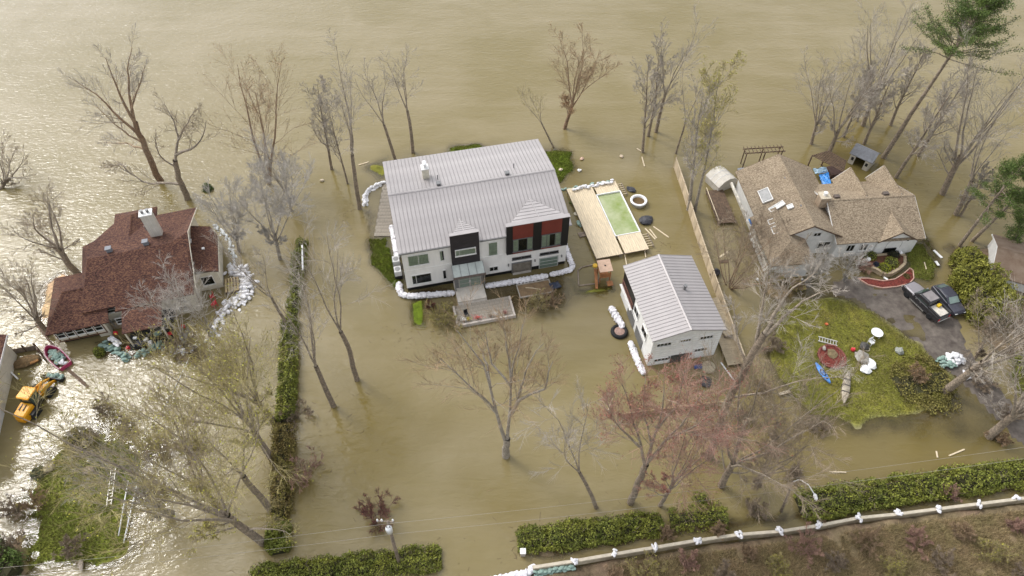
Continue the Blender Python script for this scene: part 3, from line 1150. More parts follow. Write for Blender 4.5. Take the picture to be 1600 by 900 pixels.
def bag_wall(path, label, width=1, layers=2, mat_=None, key='w', cat='sandbag wall', z0=None, step=.42, group=None, name='sandbag_wall', jit=.12, ang=None, sc=1.0, seed=0):
    """sandbags laid along a path of world points, several abreast and in courses"""
    g = np.random.default_rng(900 + seed)
    pts = [Vector((p[0], p[1], 0)) for p in path]
    c = sum(pts, Vector()) / len(pts)
    zb = z0 if z0 is not None else max(-.1, ground_z(c.x, c.y))
    o = thing(name, label, cat, (c.x, c.y, zb), 0, group)
    bags = bag_meshes(mat_ or SAND, key)
    for l in range(layers):
        wl = max(1, width - l) if width > 1 else 1
        for a, b in zip(pts[:-1], pts[1:]):
            d = (b - a)
            n = max(1, int(d.length / step / sc))
            dn = d.normalized()
            pr = Vector((-dn.y, dn.x, 0))
            for i in range(n):
                for k in range(wl):
                    q = a + d * ((i + .5 + .5 * (l % 2)) / n) + pr * ((k - (wl - 1) / 2) * .33 * sc + g.normal(0, jit * .5)) + dn * g.normal(0, jit * .4)
                    s = sc * g.uniform(.85, 1.2)
                    inst(bags[int(g.integers(0, 4))], 'sandbag', o, (q.x - c.x, q.y - c.y, l * .15 * sc + g.normal(0, .012)),
                         (g.normal(0, .12), g.normal(0, .12), math.atan2(d.y, d.x) + (g.normal(0, .35) if ang is None else ang + g.normal(0, .4)) + (math.pi if g.random() < .5 else 0)), (s, s * g.uniform(.9, 1.15), s * g.uniform(.9, 1.25)))
    return o


def bag_pile(c, rx, ry, n, label, mat_=None, key='w', z0=0.0, h=.6, name='sandbag_pile', group=None, seed=0, rz=0.0, sc=1.0, cat='sandbag pile'):
    g = np.random.default_rng(500 + seed)
    o = thing(name, label, cat, (c[0], c[1], z0), rz, group)
    bags = bag_meshes(mat_ or SAND, key)
    for i in range(n):
        a, r_ = g.uniform(0, 6.28), math.sqrt(g.random())
        inst(bags[int(g.integers(0, 4))], 'sandbag', o, (rx * r_ * math.cos(a), ry * r_ * math.sin(a), h * (1 - r_) * g.uniform(.6, 1)), (g.normal(0, .3), g.normal(0, .3), g.uniform(0, 6.28)), (sc, sc, sc * 1.15))
    return o


def wrapped_tube(pts, rad, label, m, name='flood_barrier', z0=0, seed=0, cat='barrier', n=14, group=None):
    """a long plastic-wrapped sandbag dike, lumpy and creased"""
    g = np.random.default_rng(seed)
    P = [Vector(p) for p in pts]
    o = thing(name, label, cat, (P[0].x, P[0].y, z0), 0, group)
    vs, fs, path = [], [], []
    for a, b in zip(P[:-1], P[1:]):
        k = max(2, int((b - a).length / .16))
        path += [a.lerp(b, i / k) for i in range(k)]
    path.append(P[-1])
    off = g.uniform(0, 50)
    for i, p in enumerate(path):
        d = (path[min(i + 1, len(path) - 1)] - path[max(i - 1, 0)]).normalized()
        u = Vector((-d.y, d.x, 0)).normalized()
        for k in range(n):
            a = 2 * math.pi * k / n
            cr = 1 + .16 * math.sin(i * .16 / .46 * 6.28 + off) * abs(math.cos(a)) + g.normal(0, .12)
            endf = min(1, .55 + .25 * min(i, len(path) - 1 - i))
            q = p - P[0] + u * math.cos(a) * rad * cr * endf + Vector((0, 0, max(-.1, rad * .75 + math.sin(a) * rad * .85 * cr * endf)))
            vs.append((q.x, q.y, q.z))
    for i in range(len(path) - 1):
        for k in range(n):
            k2 = (k + 1) % n
            fs.append((i * n + k, i * n + k2, (i + 1) * n + k2, (i + 1) * n + k))
    fs += [tuple(range(n)), tuple((len(path) - 1) * n + k for k in range(n))]
    MB().add(vs, fs).build('plastic_wrap', m, o)
    # straps
    for i in range(6, len(path) - 3, 14):
        p, d = path[i] - P[0], (path[i + 1] - path[i]).normalized()
        u = Vector((-d.y, d.x, 0))
        MB().tube([p + u * math.cos(a) * rad * 1.12 + Vector((0, 0, rad * .75 + math.sin(a) * rad * .98)) for a in np.linspace(-.2, math.pi + .2, 9)], .018, 5).build('strap', GREYM, o)
    return o


# ---------------------------------------------------------------- the modern white house
HO = at(637, 455)
HR = R(12.93)
house = thing('modern_house', 'white two-storey house with long grey standing-seam metal roof and black entrance tower', 'house', (HO.x, HO.y, 0), HR)
CH, SH = math.cos(HR), math.sin(HR)


def hw(x, y, z=0):
    """house coordinates to world"""
    return Vector((HO.x + CH * x - SH * y, HO.y + SH * x + CH * y, z))


HL, HD, EV, RZ = 19.6, 15.5, 6.95, 8.5
m = MB()
m.ext([(0, 0, .55), (0, HD, .55), (0, HD, EV), (0, HD / 2, RZ - .12), (0, 0, EV)], (HL, 0, 0))
m.build('wall', WHITE, house)
MB().box(.06, HL - .06, .06, HD - .06, -1.2, .55).build('foundation', BLACKP, house)
for a, b in ((-.03, 5.62), (8.95, 12.1)):
    MB().box(a, b, -.035, .0, 3.55, 3.66).build('band', WHITE, house)
MB().box(8.95, HL + .02, -.05, .0, 3.62, 3.80).build('band', WHITE, house)
# roof: two slabs carrying standing-seam panels
sl = (RZ - EV) / (HD / 2)
ov = .28
rf = MB()
yr = HD / 2
for s in (0, 1):
    ya = -ov if s == 0 else HD + ov
    rf.ext([(-.3, ya, EV - ov * sl + .02), (HL + .35, ya, EV - ov * sl + .02), (HL + .35, yr, RZ + .02), (-.3, yr, RZ + .02)], (0, 0, .10))
SEAMSHADE = mat('roof_seam_shade', (.25, .232, .228), .7, .1, 3)  # darker slab between the panels paints in the seams' shadow lines
roof = rf.build('roof', SEAMSHADE, house)
npan = 44
pw = (HL + .65) / npan
for s in (0, 1):
    ya = -ov - .03 if s == 0 else HD + ov + .03
    za = EV - ov * sl + .122
    zr_ = RZ + .122
    pm = MB()
    pm.ext([(.03, ya, za), (pw - .045, ya, za), (pw - .045, yr, zr_), (.03, yr, zr_)], (0, 0, .02))
    pm.ext([(pw - .035, ya, za), (pw - .002, ya, za), (pw - .002, yr, zr_), (pw - .035, yr, zr_)], (0, 0, .055))
    pme = pm.mesh('roof_panel', METROOF)
    for i in range(npan): inst(pme, 'roof_panel', roof, (-.3 + i * pw, 0, 0))
MB().ext([(-.32, yr - .16, RZ + .15), (-.32, yr, RZ + .22), (-.32, yr + .16, RZ + .15)], (HL + .69, 0, 0)).build('ridge_cap', METROOF, roof)
for a, b in ((-.3, 5.6), (8.95, 12.1)):
    MB().box(a, b, -.42, -.315, EV - .12, EV + .05).build('gutter', GREYM, roof)
# entrance tower, red and black upper bay
TOWER = mat('charcoal_boards', (.030, .025, .028), .6, .3, 2.2, .2, 10, stretch=(.6, 1, 5))
RED = mat('red_panel', (.165, .032, .022), .6, .1, 1.5)
MB().box(5.62, 8.93, -.32, .05, 3.56, 8.50).build('tower', TOWER, house)
MB().box(5.58, 8.97, -.36, .08, 8.503, 8.55).build('tower_cap', METROOF, house)
window(house, 6.06, -.325, 5.08, 2.45, 1.05, cur=((0, 1),), bars=(.2,), fw=.09)
MB().box(12.13, 19.56, -.36, .10, 3.802, 8.55).build('bay_wall', BLACKP, house)
MB().box(12.07, 19.63, -.42, .14, 8.553, 8.61).build('bay_cap', METROOF, house)
for x0 in (12.86, 16.28):
    MB().box(x0, x0 + 2.4, -.40, -.3605, 6.33, 8.50).build('red_panel', RED, house)
    MB().box(x0, x0 + 2.4, -.40, -.3605, 3.84, 4.20).build('red_panel', RED, house)
    window(house, x0 + .02, -.365, 4.24, 2.36, 2.04, cur=((0, .28), (.72, 1)) if x0 < 14 else ((0, .42), (.7, 1)), bars=(.27, .72), fw=.045, fm=GREYM)
# little pyramid roofs behind tower and bay
def cricket(x0, x1, xm, zt, apex):
    """saddle roof running back from a parapet and dying into the main slope"""
    a, b, mm, t = Vector((x0, .02, zt - .02)), Vector((x1, .02, zt - .02)), Vector((xm, .02, zt - .02)), Vector(apex)
    l0, r0 = Vector((x0, .02, 6.9)), Vector((x1, .02, 6.9))
    o = MB().add([a, mm, b, t, l0, r0], [(0, 1, 3), (1, 2, 3), (0, 3, 4), (2, 5, 3), (0, 4, 5, 2, 1), (4, 3, 5)]).build('cricket_roof', METROOF, house)
    for e in (a, b):
        for i in range(1, 7):
            f = i / 7
            MB().bar(mm.lerp(t, f) + Vector((0, 0, .02)), e.lerp(t, f) + Vector((0, 0, .02)), .035, .05).build('seam', METROOF, o)
    MB().bar(mm + Vector((0, 0, .03)), t + Vector((0, 0, .03)), .12, .05).build('ridge_cap', METROOF, o)


cricket(6.1, 8.9, 7.35, 8.5, (7.28, 3.0, 7.66))
cricket(12.6, 19.3, 16.1, 8.55, (15.93, 4.2, 7.95))
# windows of the long front
window(house, .62, 0, 4.36, 2.42, 1.75, cur=((0, 1),), bars=(.5,))
window(house, 4.28, 0, 4.42, .56, 1.75, cur=((0, .6),))
window(house, .72, 0, 1.08, 2.34, 1.64, bars=(.22,))
window(house, 4.40, 0, 1.15, .46, 1.60)
window(house, 10.0, -.002, 3.83, 1.12, 2.3, cur=((0, 1),))
window(house, 10.03, 0, 1.03, 1.1, .82, bars=(.5,))
for x0 in (12.86, 16.28): window(house, x0, 0, 2.40, 2.34, .40, bars=(.5,), fm=GREYM, fw=.05)
# garage doorway standing open and the glazed door beside it
m = MB()
for a in ((12.80, 12.9, 0, 1.85), (15.2, 15.3, 0, 1.85), (12.9, 15.2, 1.75, 1.85)): m.box(a[0], a[1], -.14, -.002, a[2], a[3])
go = m.build('garage_doorway', GREYM, house)
MB().box(12.9, 15.2, -.05, -.004, .0, 1.75).build('open_interior', mat('garage_interior', (.20, .175, .14), .9, .25, 1.5), go)
MB().ext([(12.9, -.06, .04), (15.2, -.06, .04), (15.2, -1.3, -.25), (12.9, -1.3, -.25)], (0, 0, .03)).build('ramp', CONC, go)
gd = MB().box(16.22, 18.66, -.07, -.002, .0, 1.85).build('garage_door', mat('door_silver', (.42, .43, .41), .5, .08, 3), house)
for i in range(3):
    MB().box(16.34, 18.54, -.09, -.0705, .12 + i * .58, .58 + i * .58).build('pane', mat('green_glass', (.16, .21, .17), .12, .1, 1, spec=.6), gd)
MB().box(15.25, 16.2, -.05, -.001, .0, .56).build('black_plinth', BLACKP, house)
for x0 in (12.4, 15.7, 19.05):
    lm = MB().box(x0 - .06, x0 + .06, -.16, -.001, 1.5, 1.85).build('wall_lamp', GREYM, house)
    MB().box(x0 - .045, x0 + .045, -.15, -.02, 1.40, 1.499).build('lamp_glass', PLASW, lm)
# entrance canopy, posts, door and slab
CANG = mat('canopy_glass', (.46, .50, .46), .22, .12, .9, spec=.6)
cn = MB().ext([(5.5, -.33, 3.50), (9.25, -.33, 3.50), (9.25, -1.75, 2.95), (5.5, -1.75, 2.95)], (0, 0, .05)).build('canopy', CANG, house)
MB().box(5.45, 9.3, -1.86, -1.752, 2.72, 3.02).build('canopy_beam', mat('slate_edge', (.16, .125, .11), .8, .3, 6, .5, 12), cn)
for x0 in (5.5, 6.4, 7.38, 8.3, 9.22): MB().bar((x0, -.33, 3.57), (x0, -1.75, 3.02), .05, .03).build('glazing_bar', GREYM, cn)
for x0 in (5.62, 9.12): MB().box(x0 - .07, x0 + .07, -1.72, -1.58, .5, 2.72).build('post', GREYM, house)
MB().box(5.7, 9.05, -1.28, -.004, .502, 2.93).build('vestibule', GREYM, house)
dr = MB().box(6.05, 8.75, -1.36, -1.282, .52, 2.70).build('front_door', mat('door_grey', (.30, .29, .26), .5, .1, 3), house)
for i in range(2):
    for k in range(3):
        MB().box(6.2 + i * 1.3, 7.32 + i * 1.3, -1.38, -1.3605, .66 + k * .66, 1.20 + k * .66).build('pane', MATS['green_glass'], dr)
for x0 in (7.34, 7.46): MB().box(x0 - .02, x0 + .02, -1.43, -1.381, 1.35, 1.75).build('handle', PLASW, dr)
SLABC = mat('pale_concrete', (.58, .53, .46), .85, .12, 1.2, .3, 14)
MB().box(5.55, 9.0, -3.42, -.02, -.9, .50).build('porch_slab', SLABC, house, bevel=.03)
MB().box(5.55, 9.0, -3.75, -3.425, -.9, .34).build('porch_step', CONC, house, bevel=.02)
# roof furniture
ch = MB().box(4.15, 4.95, 10.1, 10.95, 7.6, 9.6).build('chimney', mat('chimney_cream', (.62, .57, .46), .8, .1, 3), house)
MB().box(4.08, 5.02, 10.02, 11.03, 9.602, 9.72).build('chimney_cap', TRIMW, ch)
for y0 in (10.35, 10.72): MB().lathe([(.16, 9.72), (.16, 10.25), (.24, 10.27), (.24, 10.36), (.05, 10.45)], (4.55, y0, 0), 12).build('flue', PLASW, ch)
for x0 in (5.78, 14.15):
    v = MB().box(x0 - .22, x0 + .22, 8.1, 8.5, 8.42, 8.86).build('roof_vent', GREYM, house, bevel=.03)
    MB().box(x0 - .28, x0 + .28, 8.04, 8.56, 8.862, 8.92).build('vent_cap', GREYM, v)
for x0 in (5.88, 15.28): MB().lathe([(.06, 8.1), (.06, 8.95), (.045, 8.96)], (x0, 9.6, 0), 8).build('vent_pipe', GREYM, house)
# condensers on the left gable wall
for i, (y0, t_) in enumerate(((4.3, 'rear'), (2.6, 'front'))):
    a = thing('heat_pump', 'grey heat pump on left gable of white house, the %s of the two' % ('farther' if i == 0 else 'nearer'), 'heat pump', hw(-.75, y0, .0), HR, 'heat pumps on the left gable')
    MB().box(-.42, .42, -.5, .5, .55, 1.35).build('casing', mat('pump_grey', (.50, .50, .49), .5, .08, 4), a, bevel=.04)
    MB().lathe([(.33, 1.352), (.33, 1.38), (.28, 1.39)], n=18).build('fan_ring', GREYM, a)
    MB().lathe([(.27, 1.36), (.27, 1.375)], n=14).build('grille', BLACKP, a)
    MB().box(-.46, .46, -.55, .55, -.6, .53).build('stand', BLACKP, a)
# dikes round the house
PLW = mat('wrap_film', (.72, .70, .72), .38, .08, 3, .6, 7, spec=.5)
wrapped_tube([hw(*p) for p in ((9.2, -1.55), (13, -1.62), (17.0, -1.6))], .36, 'white wrapped sandbag dike in front of the garage doors', PLW, seed=1, group='wrapped dikes round the white house')
wrapped_tube([hw(*p) for p in ((17.2, -1.52), (18.6, -1.45), (19.9, -1.3), (20.35, -.8), (20.3, .8), (20.35, 3.2), (20.3, 7.0))], .34, 'white wrapped dike turning the right front corner of the white house', PLW, seed=2, group='wrapped dikes round the white house')
wrapped_tube([hw(*p) for p in ((5.5, -1.75), (3, -1.45), (.2, -1.05), (-.75, -.6), (-.95, .4), (-.8, 1.4))], .36, 'white wrapped dike round the left front corner of the white house', PLW, seed=3, group='wrapped dikes round the white house')
wrapped_tube([hw(*p) for p in ((-.55, 5.2), (-.55, 8), (-.6, 11.2))], .34, 'white wrapped dike along the left gable of the white house', PLW, seed=4, group='wrapped dikes round the white house')
bag_wall([at(*p) for p in ((571, 322), (570, 309), (577, 297), (590, 290), (605, 286))], 'curved wall of white sandbags around the stone patio', 2, 3, seed=1, z0=-.1, sc=1.15)
# stone patio left of the house: pavers with recessed joints
def paved(name, label, P, nx, ny, z, m_, thick=.35, cat='patio', bed=None):
    A, B, D = P  # origin, along x, along y (world)
    o = thing(name, label, cat, (A.x, A.y, z), math.atan2((B - A).y, (B - A).x))
    lx, ly = (B - A).length, (D - A).length
    MB().box(.02, lx - .02, .02, ly - .02, -thick - .6, -.022).build('bed', bed or mat('joint_sand', (.20, .17, .13), .95, .2, 3), o)
    g = random.Random(nx * 7 + ny)
    sx, sy = lx / nx, ly / ny
    pm = MB().box(.012, sx - .012, .012, sy - .012, -.08, 0).mesh('paver', m_)
    for j in range(ny):
        for i in range(nx):
            inst(pm, 'paver', o, (i * sx + (sx * .45 if j % 2 and i < nx - 1 else 0), j * sy, g.uniform(-.018, .006)), (0, 0, 0), (1 if not (j % 2 and i == nx - 2) else .55, 1, 1))
    return o


paved('stone_patio', 'stone paved patio beside the left gable of the white house', (at(584, 369, .1), at(614, 369, .1), at(578, 288, .1)), 7, 16, .12, STONE)
pt = paved('front_terrace', 'raised paved terrace with flower pots before the entrance', (hw(5.05, -6.55), hw(11.5, -6.55), hw(5.05, -3.78)), 11, 6, .42, STONE)
for a in ((0, 6.45, -.24, -.01), (-.26, -.01, -.24, 2.75), (6.46, 6.70, -.24, 2.75)):
    MB().box(a[0], a[1], a[2], a[3], -1.3, .06).build('kerb', mat('pale_kerb', (.48, .43, .38), .85, .15, 2, .3, 14), pt, bevel=.02)
for i, (x0, c, lab) in enumerate(((5.75, (.75, .74, .70), 'white flowering'), (6.3, (.55, .45, .10), 'yellow flowering'), (7.35, (.62, .12, .11), 'large red flowering'), (8.8, (.42, .37, .30), 'dry beige'), (9.3, (.75, .73, .70), 'small white flowering'), (10.6, (.36, .17, .15), 'dull red'))):
    p = hw(x0, -6.25, .425)
    o = thing('flower_pot', lab + ' pot on the front edge of the paved terrace', 'flower pot', p, 0, 'pots along the terrace')
    MB().lathe([(.10, 0), (.17, .22), (.19, .24), (.15, .25)], n=12).build('pot', mat('terracotta', (.25, .12, .07), .8, .2, 4), o)
    g = np.random.default_rng(i)
    inst(leaf_mesh(g, g.normal(0, 1, (160, 3)) * np.array([.17 if i != 2 else .30, .14, .10]) + np.array([0, 0, .36]), .05, mat('petals_%d' % i, c, .7, .2, 5)), 'flowers', o)
pch = thing('patio_chair', 'dark folded chair standing on the paved terrace', 'chair', hw(6.15, -5.5, .425), .4)
MB().box(-.22, .22, -.22, .22, .40, .45).build('seat', BLACKP, pch)
MB().box(-.22, .22, .19, .23, .452, .9).build('backrest', BLACKP, pch)
lg = MB().box(-.02, .02, -.02, .02, 0, .398).mesh('leg', BLACKP)
for x0 in (-.19, .19):
    for y0 in (-.19, .19): inst(lg, 'leg', pch, (x0, y0, 0))
# sunken ramp pit before the garage
pit = thing('retaining_box', 'timber-edged concrete planter box awash in front of the garage dike', 'planter', hw(13.0, -4.0), HR)
for a in ((0, 3.9, -.12, .0), (0, 3.9, 1.85, 1.97), (-.12, -.002, -.12, 1.97), (3.902, 4.02, -.12, 1.97)):
    MB().box(a[0], a[1], a[2], a[3], -.9, .16).build('side', CONC, pit, bevel=.02)
MB().box(.0, 3.9, .0, 1.85, -.9, .04).build('fill', mat('wet_sand', (.24, .16, .085), .7, .25, 1.4, .3, 8), pit)
MB().tube([hw(13.9, -2.7, .08), hw(14.7, -2.95, .09), hw(15.6, -3.35, .07)], .05, 6).build('driftwood_stick', WOODN)
tag(bpy.data.objects['driftwood_stick'], 'pale stick lying across the planter box', 'stick')
tarp = MB()
g = np.random.default_rng(3)
nx, ny = 9, 6
vv = [(i * .16, k * .2, .28 + .18 * g.random() - .02 * i) for k in range(ny) for i in range(nx)]
tarp.add(vv, [(k * nx + i, k * nx + i + 1, (k + 1) * nx + i + 1, (k + 1) * nx + i) for k in range(ny - 1) for i in range(nx - 1)])
o = tarp.build('tarpaulin', mat('dark_blue_tarp', (.035, .045, .075), .35, .3, 4), None, True)
o.location = hw(16.9, -3.9, 0)
o.rotation_euler = (0, 0, HR + .2)
so = o.modifiers.new('solid', 'SOLIDIFY')
so.thickness = .02
tag(o, 'crumpled dark blue tarpaulin at the right end of the planter box', 'tarpaulin')

# ---------------------------------------------------------------- pool deck
DZ = .62
d0, d1, d2 = at(932, 404, DZ), at(1013, 389, DZ), at(894, 294, DZ)
deck = thing('pool_deck', 'pale new-wood deck surrounding the rectangular green pool', 'deck', (d0.x, d0.y, 0), math.atan2((d1 - d0).y, (d1 - d0).x))
DW, DLn = (d1 - d0).length + .1, (d2 - d0).length
pw_, pl_ = DW * .46, DLn * .59
px0, py0 = DW - pw_ - .10, DLn * .245
PX1, PY1 = px0 + pw_, py0 + pl_
gpl = random.Random(4)
npl = 26
bw = DW / npl
for i in range(npl):
    x0, x1 = i * bw + .008, (i + 1) * bw - .008
    spans = [(0, DLn * .5 - .005), (DLn * .5 + .005, DLn)] if x1 < px0 - .15 else [(0, py0 - .14), (PY1 + .14, DLn)]
    if px0 - .15 <= x1 and x0 < px0 - .15: x1 = px0 - .16
    for a, b in spans:
        if b - a > .1 and x1 > x0: MB().box(x0, x1, a, b, DZ - .05 + gpl.uniform(-.006, .004), DZ + gpl.uniform(-.004, .006)).build('plank', WOODN, deck)
for a in ((0, px0 - .3, .1, .2), (0, px0 - .3, DLn - .2, DLn - .1), (px0 - .3, DW, .1, .2), (px0 - .3, DW, DLn - .2, DLn - .1), (.0, .1, .2, DLn - .2)):
    MB().box(a[0], a[1], a[2], a[3], DZ - .3, DZ - .06).build('joist', WOODG, deck)
for x0 in (.1, DW * .45, DW - .15):
    for y0 in (.15, DLn - .15): MB().box(x0 - .06, x0 + .06, y0 - .06, y0 + .06, -1.2, DZ - .301).build('post', WOODG, deck)
pool = thing('swimming_pool', 'rectangular pool of murky green water with white coping', 'pool', deck.matrix_world @ Vector((0, 0, 0)) if False else (d0.x, d0.y, 0), deck.rotation_euler.z)
rr = .14
cp = MB()
for a in ((px0 - rr, PX1 + rr, py0 - rr, py0), (px0 - rr, PX1 + rr, PY1, PY1 + rr), (px0 - rr, px0, py0, PY1), (PX1, PX1 + rr, py0, PY1)):
    cp.box(a[0], a[1], a[2], a[3], DZ - .12, DZ + .06)
cp.build('coping', PLASW, pool, bevel=.03)
sh = MB()
for a in ((px0 - .06, PX1 + .06, py0 - .06, py0 - .002), (px0 - .06, PX1 + .06, PY1 + .002, PY1 + .06), (px0 - .06, px0 - .002, py0, PY1), (PX1 + .002, PX1 + .06, py0, PY1)):
    sh.box(a[0], a[1], a[2], a[3], -1.2, DZ - .122)
sh.build('shell', PLASW, pool)
POOLW = mat('pool_water', (.42, .44, .27), .05, .25, .42, .10, 2.0, spec=.7, col2=(.20, .27, .06))
MB().box(px0, PX1, py0, PY1, -1.0, DZ - .16).build('water', POOLW, pool)
def dk(x, y, z=0): 
    a = deck.rotation_euler.z
    return Vector((d0.x + math.cos(a) * x - math.sin(a) * y, d0.y + math.sin(a) * x + math.cos(a) * y, z))


bag_wall([dk(.5, DLn - .35), dk(DW * .5, DLn - .30), dk(DW - .4, DLn - .25)], 'row of white sandbags along the far edge of the pool deck', 1, 2, seed=5, z0=DZ, jit=.3, sc=.95)
bag_wall([dk(.7, DLn - .1), dk(DW - .3, DLn - .02)], 'dark green sandbags behind the white ones on the pool deck', 1, 1, SANDG, 'g', seed=6, z0=DZ, jit=.2, step=1.0)
bag_wall([at(877, 297), at(896, 296)], 'short green sandbag row from white house to pool deck', 1, 2, SANDG, 'g', seed=7, z0=-.02)
# frames of unfinished steps beside the deck
for nm, q0, q1, lab in (('stair_frame', (DW + .05, DLn - 2.6), (DW + .9, DLn - .3), 'unfinished wooden stair frame at the far right corner of the deck'), ('stair_frame', (DW + .1, .6), (DW + .95, 2.9), 'unfinished wooden stair frame at the near right corner of the deck')):
    o = thing(nm, lab, 'stair frame', dk(q0[0], q0[1], 0), deck.rotation_euler.z, 'stair frames by the deck')
    L_ = q1[1] - q0[1]
    for x0 in (0, .78): MB().bar((x0, 0, .3), (x0, L_, .3), .06, .16).build('stringer', WOODG, o)
    for k in range(6): MB().bar((.035, .15 + k * (L_ - .3) / 5, .30), (.745, .15 + k * (L_ - .3) / 5, .30), .06, .10).build('rung', WOODN, o)
    for x0 in (0, .78):
        for y0 in (.1, L_ - .1): MB().box(x0 - .04, x0 + .04, y0 - .04, y0 + .04, -1.1, .219).build('post', WOODG, o)
# round white spa
sp = at(998, 313, .55)
spa = thing('round_spa', 'round tub of brown water with broad white rim beside the pool', 'hot tub', (sp.x, sp.y, 0))
MB().lathe([(.98, -1.0), (1.0, .45), (1.12, .50), (1.14, .58), (1.08, .64), (.86, .64), (.82, .58), (.81, -.8)], n=32).build('rim', PLASW, spa, True)
MB().lathe([(.815, .30), (.815, .36)], n=28).build('water', mat('tub_water', (.14, .09, .04), .05, .2, 1), spa)
# floating debris round the deck
def debris_bar(a, b, w_, label, m_=None, z=.03, cat='plank', name='loose_plank', h_=None, group=None):
    A, B = at(*a, z), at(*b, z)
    mid = (A + B) / 2
    dv = B - A
    o = MB().box(-dv.length / 2, dv.length / 2, -w_ / 2, w_ / 2, -.05, h_ or .04).build(name, m_ or WOODN, None, bevel=.008, loc=(mid.x, mid.y, max(z, ground_z(mid.x, mid.y) + .05)), rot=(0, 0, math.atan2(dv.y, dv.x)))
    return tag(o, label, cat, group)


for i, (a, b, lab) in enumerate((((1008, 357), (1024, 374), 'pale plank floating beside the pool, upper of three'), ((1015, 358), (1026, 372), 'short pale plank floating beside the pool, middle one'), ((1021, 354), (1045, 371), 'thin weathered plank floating beside the pool, the farthest right'))):
    debris_bar(a, b, .16, lab, group='planks floating by the pool')
debris_bar((976, 398), (980, 418), .12, 'pale board sticking out from the near edge of the deck', z=.1)
debris_bar((1007, 390), (1009, 402), .12, 'short board hanging off the near right corner of the deck', z=.1)
def lump(px, r3, m_, label, cat, name, z=0.0, seed=0):
    g = np.random.default_rng(seed)
    p = at(*px)
    k = MB()
    bm = bmesh.new()
    bmesh.ops.create_icosphere(bm, subdivisions=2, radius=1)
    vs = [(v.co.x * r3[0] * (1 + g.normal(0, .14)), v.co.y * r3[1] * (1 + g.normal(0, .14)), (v.co.z * .5 + .42) * r3[2] * (1 + g.normal(0, .14))) for v in bm.verts]
    bm.verts.index_update()
    fs = [tuple(v.index for v in f.verts) for f in bm.faces]
    bm.free()
    o = k.add(vs, fs).build(name, m_, None, False, loc=(p.x, p.y, max(z, ground_z(p.x, p.y))), rot=(0, 0, g.uniform(0, 3)))
    return tag(o, label, cat)


lump((1009, 346), (.95, .8, .5), mat('black_bag', (.035, .035, .042), .4, .3, 4), 'crumpled black tarp heap floating right of the pool', 'tarp', 'tarp_heap', seed=1)
lump((986, 297), (.7, .5, .35), MATS['black_bag'], 'small black tarp heap at the far corner of the deck', 'tarp', 'tarp_heap', seed=2)
lump((906, 350), (.55, .5, .4), SANDG, 'green bundle floating left of the deck', 'bundle', 'bundle', seed=3)
lump((895, 318), (.6, .35, .3), mat('moss', (.10, .11, .03), .9, .3, 3), 'mossy clump floating left of the deck, far end', 'clump', 'mossy_clump', seed=4)
o = MB().lathe([(.30, 0), (.32, .03), (.30, .05)], n=20).build('floating_disc', mat('beige_plastic', (.62, .56, .44), .5, .1, 3), None, loc=at(900, 334, .02))
tag(o, 'round beige lid floating between white house and deck', 'lid')
o = MB().box(-.42, .42, -.38, .38, -.05, .12).build('wooden_pallet', WOODG, None, loc=at(909, 367, .03), rot=(0, 0, .3))
tag(o, 'small weathered pallet floating left of the deck', 'pallet')
for i, (q, c, lab) in enumerate((((909, 249), (.62, .42, .32), 'pinkish rock showing above water beyond the deck'), ((971, 245), (.62, .50, .36), 'beige bag floating beyond the pool'), ((905, 267), (.75, .74, .72), 'white bag floating off the far house corner'), ((876, 267), (.66, .56, .40), 'small beige bag on the grass patch'), ((503, 283), (.5, .42, .3), 'pale stone beside the left riverside trunks'))):
    lump(q, (.30, .24, .3), mat('debris_%d' % i, c, .7, .12, 3), lab, 'debris', 'floating_debris', seed=20 + i)

# ---------------------------------------------------------------- play tower and its timber sandpit
pt0 = at(942, 436)
play = thing('play_tower', 'wooden play tower with slide and beige roof in front of the deck', 'play tower', (pt0.x, pt0.y, 0), R(10))
ORG = mat('cedar', (.34, .145, .055), .75, .25, 2, .2, 9)
for x0 in (-.6, .6):
    for y0 in (-.6, .6): MB().box(x0 - .05, x0 + .05, y0 - .05, y0 + .05, -1, 2.3).build('post', ORG, play)
MB().box(-.549, .549, -.7, .7, 1.05, 1.12).build('platform', ORG, play)
for k in range(3): MB().box(-.66, .66, -.68, -.652, 1.2 + k * .2, 1.35 + k * .2).build('rail', ORG, play)
MB().ext([(-.8, -.85, 2.3), (.8, -.85, 2.3), (.8, .85, 2.55), (-.8, .85, 2.55)], (0, 0, .06)).build('roof', mat('beige_canvas', (.52, .36, .26), .8, .1, 2), play)
MB().box(-.06, .12, -.06, .06, 2.47, 2.56).build('roof_knob', BLACKP, play)
MB().ext([(-1.0, .9, 1.1), (-.66, .7, 1.1), (-1.0, -1.5, .1), (-1.3, -1.4, .1)], (0, 0, .07)).build('slide', ORG, play)
MB().box(.2, .9, -1.5, -.75, .35, .42).build('bench', ORG, play)
for k in range(4): MB().bar((.72, -.3 - .0, .25 + k * .25), (.95, -.1, .25 + k * .25), .05).build('ladder_rung', ORG, play)
MB().lathe([(.28, 1.7), (.30, 1.72), (.30, 1.9), (.26, 1.92)], (-.95, .75, 0), 14).build('yellow_hood', mat('play_yellow', (.6, .36, .02), .5, .1, 3), play)
sp0 = thing('sandpit_border', 'timber border of the flooded sandpit left of the play tower', 'timber border', at(902, 448), R(10))
q = [at(*k) - at(902, 448) for k in ((904, 447), (903, 423), (909, 418), (927, 414), (936, 443))]
rz = Matrix.Rotation(-R(10), 3, 'Z')
q = [rz @ k for k in q]
for a, b in zip(q, q[1:] + q[:1]):
    if (b - a).length > .3: MB().bar(a + (b - a).normalized() * .12 + Vector((0, 0, .04)), b + Vector((0, 0, .04)), .14, .16).build('timber', WOODG, sp0)

